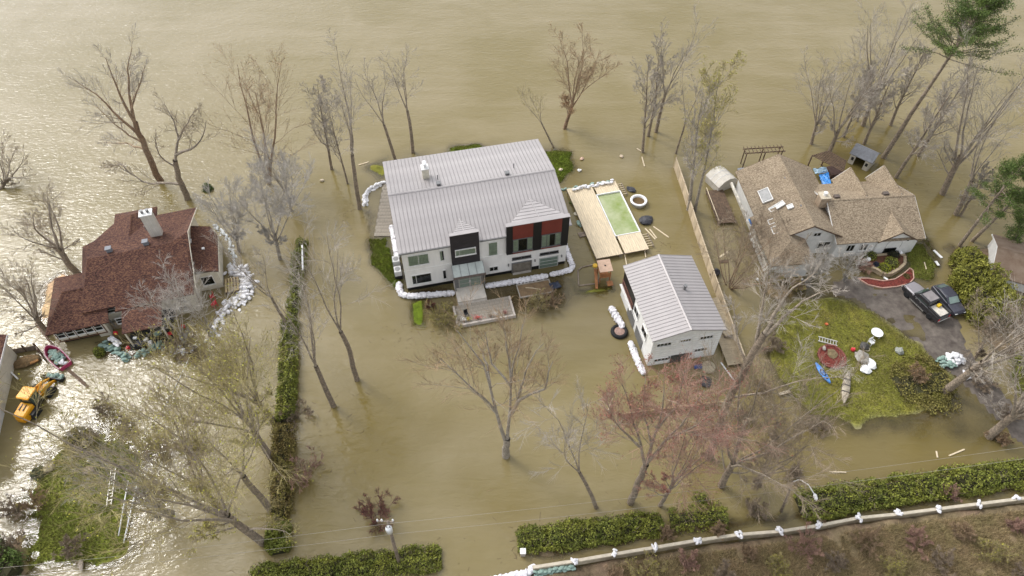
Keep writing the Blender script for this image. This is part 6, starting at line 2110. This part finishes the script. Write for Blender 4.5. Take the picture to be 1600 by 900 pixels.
beam_line((970, 652), (1130, 632), .14, .6, .75, 'low timber retaining wall beneath the reddish tree before the garage', mat('amber_timber', (.36, .26, .14), .8, .2, 2, .2, 9), 'retaining_wall', 'retaining wall', 6)
debris_bar((950, 641), (957, 622), .12, 'thin pale stake left of the timber retaining wall', z=.25)
WP = [at(*p, .0) for p in ((832, 890), (897, 880), (961, 869), (1022, 859), (1088, 848), (1152, 839), (1216, 834), (1276, 825), (1338, 813), (1400, 807), (1462, 799), (1526, 791), (1583, 784), (1640, 776))]
fw_ = thing('flood_wall', 'long low pale flood wall along the brushy bank', 'flood wall', (WP[0].x, WP[0].y, 0))
FW = mat('wall_poly', (.40, .345, .25), .7, .2, 1.5, .3, 8)
for i, (a, b) in enumerate(zip(WP[:-1], WP[1:])):
    p, q = a - WP[0], b - WP[0]
    L_ = (q - p).length
    ag = math.atan2((q - p).y, (q - p).x)
    sg = MB().ext([(.01, -.28, -.5), (.01, .28, -.5), (.01, .17, .62), (.01, -.17, .62)], (L_ - .02, 0, 0)).build('segment', FW, fw_, bevel=.04, loc=p, rot=(0, 0, ag))
    MB().box(.05, L_ - .05, -.13, .13, .622, .655).build('cap', mat('wall_cap', (.52, .46, .36), .7, .12, 2), sg)
for i in range(1, len(WP) - 1):
    p = WP[i]
    o = bag_pile((p.x, p.y), .26, .34, 6, 'white sandbag clump weighing down the flood wall, number %d from its left end' % i if False else '%s white sandbag clump from the left end on the flood wall' % ['first', 'second', 'third', 'fourth', 'fifth', 'sixth', 'seventh', 'eighth', 'ninth', 'tenth', 'eleventh', 'twelfth'][i - 1], None, 'w', .60, .22, group='sandbag clumps on the flood wall', seed=100 + i, sc=.8)
bag_wall([at(834, 897), at(895, 886)], 'green sandbags packed against the left end of the flood wall', 2, 3, SANDG, 'g', seed=30, z0=0, sc=1.0)
wrapped_tube([at(p[0], p[1], 0) for p in ((836, 884), (826, 896), (806, 899), (770, 908), (700, 922))], .32, 'white wrapped dike leaving the left end of the flood wall', PLW, seed=20)
o = thing('stone_post', 'small pale stone gatepost at the left end of the middle hedge', 'gatepost', at(817, 866))
MB().box(-.22, .22, -.22, .22, -.8, .75).build('shaft', CONC, o, bevel=.02)
MB().box(-.27, .27, -.27, .27, .752, .86).build('cap', TRIMW, o, bevel=.02)


def utility_pole(b, t, label, lamp=False):
    B, T = stand(b, t)
    o = thing('utility_pole', label, 'utility pole', (B.x, B.y, 0))
    H_ = T.z
    lean = T - B
    MB().tube([(0, 0, -1), (lean.x * .5, lean.y * .5, H_ * .5), (lean.x, lean.y, H_)], [.17, .15, .12], 10).build('shaft', WOODG, o, True)
    return o, Vector((lean.x, lean.y, H_)), B


po, tp_, pb_ = utility_pole((624, 882), (606, 815), 'utility pole with white transformer standing behind the lower left hedge')
tf = MB().lathe([(.05, -.45), (.26, -.43), (.28, .30), (.24, .42), (.10, .50)], (tp_.x + .05, tp_.y - .38, tp_.z - .75), 16).build('transformer', mat('transformer_white', (.68, .69, .70), .4, .06, 3), po, True)
for k in (-.12, .12): MB().lathe([(.05, .5), (.05, .72)], (tp_.x + .05 + k, tp_.y - .38, tp_.z - .75), 8).build('bushing', GREYM, tf)
MB().bar((tp_.x - .9, tp_.y + .1, tp_.z - .1), (tp_.x + .5, tp_.y, tp_.z - .1), .10, .12).build('crossarm', WOODG, po)
for x0 in (-.85, -.5, .4): MB().lathe([(.04, -.03), (.09, .0), (.09, .10), (.06, .22), (.02, .25)], (tp_.x + x0, tp_.y + .09, tp_.z - .02), 10).build('insulator', PLASW, po)
WIRE = mat('wire', (.32, .29, .24), .5, .1, 5)


def wire(a, b, za, zb, sag, label, r_=.012):
    A, B = at(*a, za), at(*b, zb)
    pts = [A.lerp(B, t) - A - Vector((0, 0, sag * 4 * t * (1 - t))) for t in np.linspace(0, 1, 25)]
    o = thing('overhead_wire', label, 'wire', A, 0, 'overhead wires along the bottom')
    MB().tube(pts, r_, 5).build('cable', WIRE, o, True)
    return o


zt_ = tp_.z
wire((607, 818), (-60, 893), zt_ + .2, zt_ + .4, .5, 'upper overhead wire running left from the transformer pole')
wire((607, 818), (1660, 690), zt_ + .2, zt_ + .2, .9, 'upper overhead wire running right from the transformer pole')
wire((610, 835), (-60, 908), zt_ - 1.4, zt_ - 1.2, .5, 'lower overhead wire running left from the transformer pole')
wire((610, 835), (1660, 708), zt_ - 1.4, zt_ - 1.4, .9, 'lower overhead wire running right from the transformer pole')
# lamp on a leaning pole by the right hedge
B, T = stand((1222, 800), (1238, 752))
sl_ = thing('street_lamp', 'street lamp with curved white arm at the left end of the right hedge', 'street lamp', (B.x, B.y, 0))
l_ = T - Vector((B.x, B.y, 0))
MB().tube([(0, 0, -1), l_ * .5, l_], [.14, .12, .10], 10).build('shaft', WOODG, sl_, True)
arm = [l_ * .98, l_ + Vector((.5, -.05, .5)), l_ + Vector((1.1, -.6, .6)), l_ + Vector((1.45, -1.4, .45))]
MB().tube(arm, .05, 8).build('arm', TRIMW, sl_, True)
hd = MB().lathe([(.05, -.3), (.15, -.2), (.17, .15), (.08, .32)], (0, 0, 0), 12, 'y').build('lamp_head', PLASW, sl_, True, loc=arm[-1] + Vector((.05, -.25, -.05)))
# mooring rope and floating lath
A, B = at(296, 558, .3), at(255, 640, .05)
o = MB().tube([A, A.lerp(B, .5) - Vector((0, 0, .12)), B], .03, 6).build('white_hose', PLASW)
tag(o, 'long white hose trailing from the front sandbags into the water', 'hose')
debris_bar((472, 383), (473, 422), .2, 'narrow white post-like board along the long hedge', PLASW, z=1.2, name='white_board', cat='board')
o = bpy.data.objects['white_board']
MB().box(-1.2, -1.1, -.06, .06, -2.0, -.052).build('leg', GREYM, o)
MB().box(1.1, 1.2, -.06, .06, -2.0, -.052).build('leg', GREYM, o)
for i, (a, b, lab) in enumerate((((1465, 715), (1463, 705), 'upright pale lath behind the right hedge'), ((1483, 712), (1507, 702), 'pale plank behind the right hedge'), ((1296, 737), (1322, 738), 'white plank floating above the right hedge'), ((560, 258), (576, 253), 'yellowish plank floating beside the left riverside trunks'), ((995, 232), (1005, 238), 'thin branch-like stick floating near the deck trees, upper'), ((1003, 245), (1007, 260), 'thin branch-like stick floating near the deck trees, lower'))):
    debris_bar(a, b, .14, lab, z=.04)
TWP = mat('pale_twigs', (.52, .485, .44), .9, .15, .7, island=.2)
# ---------------------------------------------------------------- trees in the flood
# riverside left
tree((250, 283), (172, 60), 'vase', 'tall leaning tree with brown trunk behind the brown-roofed house', BARKB, TWG, None, .8, 1.0, r=.42, stem=[(250, 283), (236, 252), (223, 222), (211, 192)], limbs=[(0, [(211, 192), (195, 165), (180, 130), (165, 90)]), (2, [(210, 190), (203, 155), (199, 112), (207, 75)]), (-2, [(219, 212), (182, 180), (146, 142), (115, 125)]), (1, [(224, 224), (200, 210), (172, 188), (150, 165)]), (3, [(226, 232), (200, 225), (165, 222)]), (2, [(205, 175), (215, 140), (228, 105)])])
tree((293, 311), (288, 150), 'oak', 'crooked low-branched tree next to the tall brown trunk', BARK, TWB, None, 1.0, .9, r=.40, stem=[(293, 311), (281, 282), (274, 250)], limbs=[(1, [(274, 250), (279, 215), (270, 185), (258, 162)]), (-1, [(275, 242), (300, 232), (318, 215), (323, 188)]), (0, [(283, 288), (256, 285), (228, 288), (202, 270), (180, 256)]), (2, [(278, 220), (290, 195), (306, 172)]), (-2, [(276, 262), (250, 245), (240, 213)]), (1, [(205, 272), (190, 255), (168, 262)])])
tree((420, 288), (392, 95), 'multi', 'bushy multi-stemmed tree with rust-brown stems left of the white house', BARKB, TWO, BUDO, 1.0, .9, nbud=1800, budsize=.05)
tree((437, 405), (385, 245), 'vase', 'pale grey dense tree at the upper end of the long hedge', BARKG, TWP, None, 1.3, 1.5, r=.24)
tree((455, 330), (425, 225), 'vase', 'small pale grey tree between long hedge and river', BARKG, TWP, None, 1.2, 1.2, r=.18)
tree((372, 395), (345, 280), 'vase', 'pale grey tree between brown-roofed house and long hedge', BARKG, TWP, None, 1.3, 1.2, r=.2)
tree((518, 264), (488, 115), 'straight', 'slim tree farthest left of the riverside group', BARK, TWG, None, .8, .8, r=.20)
tree((561, 326), (516, 105), 'fork', 'forked tree at the corner of the stone patio', BARK, TWG, None, 1.0, .8, r=.28)
tree((543, 287), (505, 150), 'straight', 'thin trunk just behind the forked patio tree', BARK, TWG, None, .8, .7, r=.14)
tree((618, 250), (572, 112), 'fork', 'forked tree at the far left corner of the metal roof', BARK, TWG, None, 1.0, .8, r=.22)
tree((645, 238), (637, 78), 'fork', 'slender upright tree behind the white chimney', BARK, TWG, None, .8, .8, r=.24)
tree((866, 230), (818, 140), 'fork', 'small bent sapling off the far right corner of the metal roof', BARK, TWY, None, .9, .6, r=.13)
tree((881, 201), (920, 50), 'vase', 'broad vase-shaped tree with tan crown beyond the white house', BARKB, TWO, BUDO, .85, 1.1, r=.27, nbud=2200, budsize=.05)
tree((1005, 238), (1018, 95), 'straight', 'front stem of the dark riverside clump beyond the pool', BARK, TWG, None, .85, .8, r=.20)
tree((1013, 212), (1030, 70), 'straight', 'middle stem of the dark riverside clump beyond the pool', BARK, TWG, None, .9, .9, r=.22)
tree((1025, 206), (1068, 55), 'fork', 'right leaning stem of the dark riverside clump beyond the pool', BARK, TWG, None, 1.0, .9, r=.26)
tree((1056, 240), (1085, 110), 'fork', 'thin crooked tree at the river end of the board fence', BARK, TWG, None, 1.0, .6, r=.15)
tree((1076, 328), (1118, 140), 'straight', 'pale-barked tree on the left side of the board fence', BARKG, TWG, BUDY, .9, .9, r=.24, nbud=700, budsize=.05)
tree((1086, 330), (1150, 110), 'straight', 'yellow-tipped tree leaning over the board fence', BARKG, TWY, BUDY, .9, .9, r=.20, nbud=1800, budsize=.06)
# right riverside grove
for i, (b, t, st, sp, rr, lab) in enumerate((
        ((1269, 226), (1316, 85), 'vase', 1.1, .24, 'leftmost tree of the dense right-hand grove'),
        ((1296, 238), (1370, 78), 'vase', 1.0, .30, 'second tree from the left in the right-hand grove'),
        ((1319, 214), (1365, 105), 'straight', .9, .20, 'third slim trunk of the right-hand grove'),
        ((1341, 190), (1362, 110), 'straight', .8, .16, 'short slim trunk standing farthest back in the grove'),
        ((1349, 196), (1428, 12), 'vase', 1.0, .32, 'tall wide-crowned tree in the middle of the grove'),
        ((1351, 224), (1410, 95), 'straight', .9, .24, 'trunk directly behind the grey-roofed shed'),
        ((1393, 196), (1430, 70), 'straight', .9, .24, 'tree in the back row left of the pine'),
        ((1400, 277), (1495, 120), 'straight', .9, .25, 'nearest slim trunk between shed and roof dormers'),
        ((1434, 243), (1512, 110), 'straight', .9, .24, 'trunk just right of the pine'),
        ((1474, 303), (1580, 40), 'vase', .9, .40, 'stout broad-crowned tree at the right of the grove'),
        ((1494, 336), (1565, 200), 'fork', 1.0, .30, 'forked dark tree nearest the evergreens'),
        ((1500, 338), (1552, 270), 'straight', .8, .18, 'small right stem of the forked dark tree'))):
    tree(b, t, st, lab, BARK, TWG, None, sp, .9, r=rr, group='bare trees of the right-hand grove')
pine((1379, 246), (1535, -25), 'tall pine with long bare trunk and green crown at the top right', None, 90, 3, .36, .66, width=6.2, nn=330)
pine((1499, 384), (1600, 245), 'leaning evergreen at the right edge above the hedge, left stem', None, 30, 4, .24, .50, width=3.4, nn=300)
pine((1518, 376), (1635, 262), 'leaning evergreen at the right edge above the hedge, right stem', None, 34, 5, .26, .40, width=3.6, nn=300)
pine((1585, 392), (1600, 330), 'low evergreen beside the roof at the right edge', None, 30, 6, .16, .15, width=1.8, nn=160)
# left edge and left yard
tree((-12, 300), (12, 205), 'oak', 'gnarled dark tree cut by the left edge', BARK, TWB, None, 1.0, .8, r=.26)
tree((122, 428), (28, 285), 'oak', 'spreading tree against the left wall of the brown-roofed house', BARK, TWB, None, .9, .9, r=.38)
tree((75, 522), (-20, 395), 'vase', 'leaning tree before the left wing of the brown-roofed house', BARK, TWB, None, 1.0, .9, r=.30)
tree((292, 545), (245, 415), 'spread', 'dense pale grey small tree in front of the brown-roofed house', BARKG, TWP, None, 1.1, .9, r=.2)
tree((325, 525), (305, 420), 'spread', 'pale grey small tree at the right front corner of the brown-roofed house', BARKG, TWP, None, 1.0, .8, r=.16)
# along the long hedge
tree((558, 593), (505, 375), 'fork', 'right one of the two bare trunks standing right of the long hedge', BARK, TWG, None, 1.1, .9, r=.28)
tree((521, 634), (478, 455), 'fork', 'left one of the two bare trunks standing right of the long hedge', BARK, TWG, None, 1.0, .8, r=.28)
tree((455, 512), (385, 375), 'fork', 'thin leaning tree left of the middle of the long hedge', BARK, TWG, None, 1.0, .9, r=.18)
tree((428, 660), (325, 500), 'vase', 'mossy leaning tree left of the long hedge, upper one', BARK, TWY, BUDY, 1.0, .9, r=.32, nbud=1500, budsize=.06)
tree((428, 720), (285, 520), 'vase', 'mossy leaning tree left of the long hedge, lower one with green buds', BARK, TWY, BUDY, 1.0, 1.0, r=.32, nbud=2600, budsize=.06)
tree((412, 846), (150, 590), 'vase', 'biggest mossy tree leaning across the lower left yard', BARK, TWY, BUDY, 1.15, 1.2, r=.36, nbud=1800, budsize=.06)
tree((425, 800), (310, 640), 'fork', 'forked mossy tree with twisted limbs by the lower long hedge', BARK, TWY, BUDY, 1.2, .8, r=.30, nbud=900, budsize=.06)
tree((330, 780), (215, 610), 'spread', 'many-limbed brown tree above the left lawn', BARK, TWB, BUDY, 1.1, 1.0, r=.26, nbud=700, budsize=.06)
tree((270, 800), (80, 745), 'spread', 'low pale-limbed tree reaching across the left lawn', BARKG, TWG, None, 1.0, 1.0, r=.30)
# centre and right yards
tree((790, 713), (792, 492), 'spread', 'wide three-limbed mottled tree standing alone in the flooded front yard', BARKG, TWO, None, 1.0, 1.0, r=.40, stem=[(790, 713), (791, 685)], limbs=[(0, [(790, 690), (778, 655), (770, 620), (763, 590), (752, 565), (733, 540), (714, 515)]), (1, [(792, 690), (796, 650), (796, 620), (798, 595), (802, 565), (812, 540), (816, 508)]), (-1, [(796, 650), (812, 624), (830, 614), (852, 610), (857, 585), (864, 565)]), (-2, [(774, 642), (752, 617), (735, 601), (706, 578), (688, 560)]), (2, [(797, 602), (785, 586), (770, 570), (762, 545), (759, 518)]), (1, [(798, 597), (794, 560), (789, 515)]), (2, [(806, 634), (818, 592), (830, 560), (848, 535)]), (3, [(766, 605), (762, 570), (745, 530)])], group='bare trees of the flooded front yards')
tree((936, 794), (888, 640), 'fork', 'small crooked grey tree behind the middle hedge', BARK, TWG, None, 1.2, 1.0, r=.20, group='bare trees of the flooded front yards')
tree((985, 786), (1035, 570), 'vase', 'large reddish-twigged tree before the garage', BARK, TWR, BUDR, 1.0, 1.3, r=.34, stem=[(985, 786), (998, 752), (1010, 725)], limbs=[(0, [(1010, 725), (1020, 690), (1035, 640), (1040, 590)]), (2, [(1008, 728), (1000, 690), (985, 640), (972, 600)]), (-2, [(1012, 722), (1045, 685), (1075, 650), (1100, 610)]), (3, [(1018, 695), (1005, 645), (1010, 590)]), (1, [(1025, 675), (1060, 630), (1070, 580)]), (-3, [(1045, 685), (1085, 665), (1120, 645)]), (-1, [(1002, 700), (970, 670), (950, 640)])], nbud=4500, budsize=.05, group='bare trees of the flooded front yards')
tree((1030, 790), (1085, 640), 'vase', 'smaller reddish tree right of the large one', BARK, TWR, BUDR, .9, 1.0, r=.2, nbud=1800, budsize=.05, group='bare trees of the flooded front yards')
tree((1108, 715), (1255, 415), 'fork', 'long leaning trunk with pale crown over the tan-roofed house', BARK, TWG, None, .8, 1.0, r=.36, stem=[(1108, 715), (1132, 640), (1160, 580), (1195, 520)], limbs=[(1, [(1195, 520), (1215, 480), (1240, 448), (1275, 425)]), (-1, [(1190, 530), (1228, 492), (1262, 465), (1300, 450)]), (2, [(1182, 545), (1187, 500), (1196, 452), (1202, 415)]), (0, [(1140, 622), (1200, 612), (1260, 592), (1330, 588)]), (3, [(1165, 570), (1150, 522), (1146, 470)])], group='bare trees of the flooded front yards')
tree((1128, 758), (1215, 560), 'vase', 'brown tree leaning right beside the near end of the fence', BARK, TWB, None, 1.2, 1.2, r=.34, group='bare trees of the flooded front yards')
tree((1185, 755), (1265, 600), 'spread', 'dense brown tangle of limbs left of the right hedge', BARK, TWB, None, 1.0, 1.2, r=.22, group='bare trees of the flooded front yards')
tree((1140, 448), (1180, 345), 'shrub', 'fan of brown stems right of the fence opposite the garage', BARKB, TWB, None, 1.0, 1.0, group='bare trees of the flooded front yards', name='bare_shrub', cat='shrub')
tree((1180, 395), (1198, 340), 'shrub', 'brown thicket at the left wall of the tan-roofed house', BARKB, TWB, None, 1.0, 1.0, group='bare trees of the flooded front yards', name='bare_shrub', cat='shrub')
tree((1258, 450), (1290, 385), 'spread', 'wide pale grey twiggy tree before the tan-roofed house', BARKG, TWP, None, 1.35, 1.6, r=.2, group='bare trees of the flooded front yards')
tree((1318, 440), (1340, 385), 'spread', 'pale grey twiggy tree left of the raised bed', BARKG, TWP, None, 1.3, 1.2, r=.15, group='bare trees of the flooded front yards')
tree((1476, 612), (1690, 410), 'vase', 'thick bare trunk leaning right beside the sandbag heap', BARK, TWG, None, 1.0, .8, r=.40, group='bare trees of the flooded front yards')
tree((1545, 682), (1720, 520), 'vase', 'thick bare trunk leaning out of the right edge', BARK, TWG, None, 1.0, .8, r=.40, group='bare trees of the flooded front yards')
tree((1525, 560), (1580, 470), 'spread', 'brown thicket between driveway and right-edge hedge', BARK, TWB, None, 1.1, 1.2, r=.16, group='bare trees of the flooded front yards')
# ---------------------------------------------------------------- hedges and evergreens
hedge((473, 378), (457, 494), 1.4, 1.9, 'thin upper part of the long hedge left of the white house', 5600, 201, lump=.35)
hedge((455, 500), (447, 660), 1.8, 2.3, 'full middle part of the long hedge', 12000, 202)
hedge((446, 665), (438, 812), 1.8, 2.2, 'brownish lower part of the long hedge', 9000, 203, m=mat('hedge_tan', (.22, .20, .045), .8, .3, .7, island=.5, col2=(.17, .115, .045)), lump=.3)
hedge((437, 820), (436, 866), 2.3, 2.2, 'green end block of the long hedge at the bottom corner', 4500, 204)
hedge((392, 905), (690, 872), 2.3, 1.9, 'trimmed hedge along the bottom left of the front yard', 15000, 205)
hedge((808, 848), (1035, 818), 2.4, 1.9, 'trimmed hedge along the bottom middle of the front yard', 13000, 206)
hedge((1045, 812), (1135, 806), 1.9, 1.2, 'ragged low end of the bottom middle hedge', 3600, 207, lump=.45)
hedge((1245, 792), (1620, 738), 2.6, 2.0, 'long mossy hedge along the bottom right', 20000, 208, lump=.2)
hedge((1502, 430), (1555, 515), 4.2, 2.9, 'broad yellow-green hedge right of the parked car', 11000, 209, m=mat('cedar_leaf', (.25, .24, .035), .8, .3, .7, island=.5, col2=(.14, .145, .025)), lump=.3, leaf=.13)
round_bush((1508, 420), 2.2, 2.6, 'big round yellow-green evergreen beside the white gable at right', 3200, 210, MATS['cedar_leaf'], .12)
hedge((1398, 606), (1482, 598), 4.4, .55, 'low olive juniper mass at the lower right of the lawn', 5000, 211, m=mat('juniper_leaf', (.19, .175, .04), .85, .3, .7, island=.5, col2=(.15, .115, .04)), lump=.5, name='juniper_bush', cat='bush', group=None)
hedge((-50, 880), (28, 905), 3.0, 2.2, 'dark green bush mass in the bottom left corner', 5000, 212, m=PINEM, lump=.4, name='evergreen_bush', cat='bush', group=None)
hedge((1600, 560), (1640, 640), 4.0, 2.5, 'dark hedge corner at the right edge below the broad hedge', 4500, 213, lump=.3)
round_bush((325, 296), .75, 1.3, 'small dark evergreen standing in water by the river trees', 700, 220, PINEM, .09)
round_bush((1094, 780), .8, 1.6, 'small bright conical evergreen behind the ragged hedge', 900, 221, None, .09)
round_bush((127, 695), 1.6, 1.9, 'dark olive bush at the top of the left lawn', 1600, 222, MATS['juniper_leaf'], .1)
round_bush((62, 741), .75, .9, 'small grey-green bush at the waterline of the left lawn', 600, 223, mat('sage_leaf', (.09, .11, .06), .8, .3, 1, island=.4), .08)
# ---------------------------------------------------------------- shrubs
SHG = 'bare shrubs'


def shrub(b, h, label, bark, twig, bud=None, spread=1.0, dens=1.0, nbud=900, bs=.05, twr=.011):
    return tree(b, float(h), 'shrub', label, bark, twig, bud, spread, dens, name='bare_shrub', group=SHG, cat='shrub', nbud=nbud, budsize=bs, twr=twr)


shrub((590, 815), 3.6, 'dark red twiggy shrub standing in water behind the utility pole', BARKB, mat('dark_red_twigs', (.15, .065, .055), .9, .25, .7, island=.3), BUDR, 1.0, 1.0, 500)
shrub((470, 745), 3.4, 'pinkish arching shrub leaning from the long hedge', BARKB, TWR, None, 1.3, 1.0)
shrub((463, 650), 2.6, 'brown twiggy shrub on the right flank of the long hedge', BARKB, TWB, None, 1.2, .9)
shrub((688, 497), 2.6, 'straw-yellow shrub left of the paved terrace', BARK, TWY, BUDY, 1.2, 1.0, 500)
shrub((703, 506), 2.2, 'smaller straw-yellow shrub at the terrace corner', BARK, TWY, BUDY, 1.2, .9, 300)
shrub((838, 482), 2.4, 'straw-yellow shrub right of the paved terrace', BARK, TWY, None, 1.2, 1.0)
shrub((858, 475), 2.2, 'straw shrub below the planter box', BARK, TWO, None, 1.2, .9)
shrub((672, 478), 1.0, 'small maroon shrub in front of the left dike', BARKB, MATS['dark_red_twigs'], BUDR, 1.0, .8, 300)
shrub((300, 545), 2.2, 'brown dense shrub behind the curved front sandbags', BARK, TWB, None, 1.2, 1.1)
shrub((270, 548), 1.6, 'brown shrub right of the porch', BARK, TWB, None, 1.2, 1.0)
shrub((1350, 420), 1.5, 'brownish shrub at the left end of the raised bed', BARKB, TWR, None, 1.2, .9)
shrub((1205, 440), 1.6, 'olive shrub at the near left corner of the tan-roofed house', BARK, TWY, BUDY, 1.2, .9, 500)
shrub((1240, 452), 1.6, 'straw shrub under the pale twiggy tree', BARK, TWO, BUDY, 1.2, .9, 300)
shrub((1425, 590), 1.8, 'rusty shrub at the left of the juniper mass', BARKB, TWO, BUDO, 1.1, 1.0, 300)
shrub((250, 700), 2.6, 'yellow-green shrub right of the dark olive bush', BARK, TWY, BUDY, 1.2, 1.0, 900, .06)
shrub((200, 668), 2.2, 'brown shrub at the upper right of the left lawn', BARK, TWB, BUDY, 1.2, 1.0, 250)
shrub((25, 860), 2.4, 'brown shrub at the lower left corner of the left lawn', BARKB, TWB, None, 1.2, 1.0)
shrub((20, 800), 2.0, 'brown shrub at the left shore of the left lawn', BARKB, TWB, None, 1.2, 1.0)
shrub((1180, 800), 2.2, 'brown shrub between ragged hedge and street lamp', BARKB, TWB, None, 1.2, 1.0)
shrub((1280, 812), 1.5, 'straw shrub before the left end of the right hedge', BARKB, TWO, None, 1.2, 1.0)
shrub((1480, 775), 1.4, 'reddish shrub before the right hedge', BARKB, TWR, None, 1.2, 1.0)
shrub((1040, 835), 1.2, 'tan shrub before the ragged hedge end', BARKB, TWO, None, 1.2, 1.0)
shrub((1120, 830), 1.3, 'tan shrub left of the street lamp', BARKB, TWO, None, 1.2, .9)
shrub((1560, 690), 1.6, 'rusty shrub above the right end of the right hedge', BARKB, TWO, BUDO, 1.2, 1.0, 300)
shrub((1160, 655), 2.6, 'brown brush right of the reddish tree', BARKB, TWB, None, 1.2, 1.0)
shrub((1205, 700), 2.4, 'straw brush below the right lawn, left one', BARKB, TWO, None, 1.2, 1.0)
shrub((1240, 742), 2.2, 'brown brush above the street lamp', BARKB, TWB, None, 1.2, 1.0)
shrub((1190, 610), 2.2, 'straw brush at the left shore of the right lawn', BARKB, TWO, BUDY, 1.2, 1.0, 250)
shrub((1205, 545), 2.0, 'brown brush at the upper left shore of the right lawn', BARKB, TWB, None, 1.2, 1.0)
shrub((1280, 670), 1.6, 'thin brown brush at the lower shore of the right lawn', BARKB, TWB, None, 1.2, .9)
shrub((1570, 500), 2.4, 'brown brush beside the broad hedge at the right', BARKB, TWB, None, 1.2, 1.0)
shrub((1530, 600), 2.0, 'brown brush on the right verge of the driveway', BARKB, TWB, None, 1.2, 1.0)
shrub((1575, 650), 2.0, 'brown brush between the two thick leaning trunks', BARKB, TWB, None, 1.2, 1.0)
shrub((60, 790), 2.0, 'tawny brush on the left half of the left lawn', BARKB, TWO, BUDY, 1.3, 1.0, 250)
shrub((120, 860), 2.0, 'tawny brush at the lower shore of the left lawn', BARKB, TWB, None, 1.3, 1.0)
shrub((240, 770), 2.2, 'brown brush at the right shore of the left lawn', BARKB, TWB, None, 1.3, 1.0)
shrub((300, 700), 2.4, 'olive brush between left lawn and long hedge', BARKB, TWY, BUDY, 1.3, 1.0, 400)
shrub((165, 640), 2.0, 'brown brush in the glittering water below the round bush', BARKB, TWB, None, 1.2, .9)
gs = random.Random(8)
ORD = ['first', 'second', 'third', 'fourth', 'fifth', 'sixth', 'seventh', 'eighth', 'ninth', 'tenth', 'eleventh', 'twelfth', 'thirteenth', 'fourteenth', 'fifteenth', 'sixteenth']
k = 0
for (px, py) in sorted(((1010, 900), (1075, 880), (1125, 905), (1165, 870), (1215, 895), (1250, 862), (1300, 890), (1345, 852), (1385, 895), (1425, 850), (1465, 885), (1500, 838), (1540, 870), (1585, 830), (1590, 900), (960, 905))):
    m_, bd = ((TWO, None), (TWY, BUDY), (TWR, None), (TWB, None))[k % 4]
    shrub((px, py), gs.uniform(1.2, 2.3), '%s dry shrub from the left on the bank below the flood wall' % ORD[k], BARKB, m_, bd, 1.3, 1.0, 350, .05)
    k += 1
# dry weeds on the bank: uncountable stems
g = np.random.default_rng(44)
poly = pxpoly((960, 885), (1216, 850), (1400, 822), (1640, 795), (1700, 905), (1600, 930), (1000, 930))
n = 130000
x = g.uniform(min(p[0] for p in poly), max(p[0] for p in poly), n)
y = g.uniform(min(p[1] for p in poly), max(p[1] for p in poly), n)
kp = (sdf(poly, x, y) > 0) & (vnoise(x, y, 1.6, 61) + .5 * vnoise(x, y, .6, 62) > -.42)
x, y = x[kp], y[kp]
z = ground_fields(x[None], y[None])[0][0]
n = len(x)
ht = g.uniform(.12, .55, n)
dx, dy = g.normal(0, .22, n), g.normal(0, .22, n)
a = g.uniform(0, 6.28, n)
wd = .018
P = np.stack([np.stack([x - wd * np.cos(a), y - wd * np.sin(a), z - .03], -1), np.stack([x + wd * np.cos(a), y + wd * np.sin(a), z - .03], -1), np.stack([x + dx, y + dy, z + ht], -1)], 1)
o = inst(np_mesh('dry_weeds', P.reshape(-1, 3), np.arange(n * 3).reshape(n, 3), mat('dry_stems', (.38, .28, .16), .9, .3, .5, island=.45, col2=(.27, .23, .10))), 'dry_weeds')
tag(o, 'tawny dry weeds covering the bank below the flood wall', 'weeds', kind='stuff')

# drifting litter: twigs and leaves gathered along the shores and fences
g = np.random.default_rng(81)
cx = []
for (px, py, sx, sy, k) in ((1150, 700, 4, 5, 150), (1230, 640, 4, 3, 80), (560, 330, 1.5, 2, 40), (900, 360, 1.2, 3, 30), (300, 620, 6, 4, 140), (480, 720, 3, 5, 80), (1010, 700, 5, 3, 90), (700, 525, 5, 1, 60), (1020, 400, 2, 2, 60), (1480, 300, 5, 4, 60), (850, 860, 6, 2, 60), (200, 560, 5, 2, 60)):
    p = at(px, py)
    cx.append(np.stack([g.normal(p.x, sx, k), g.normal(p.y, sy, k), np.full(k, .012)], -1))
C = np.concatenate(cx)
n = len(C)
a = g.uniform(0, 6.28, n)
d = np.stack([np.cos(a), np.sin(a), np.zeros(n)], -1)
L_ = g.gamma(2, .14, n) + .08
ends = C + d * L_[:, None]
V_, F_ = tubes(np.stack([C, (C + ends) / 2 + g.normal(0, .03, (n, 3)) * np.array([1, 1, 0]), ends], 1), np.full((n, 3), .016), 4)
o = inst(np_mesh('drift_litter', V_, F_, mat('litter', (.20, .14, .08), .9, .3, 1, island=.4)), 'drift_litter')
tag(o, 'scattered twigs and litter drifting on the brown water', 'litter', kind='stuff')
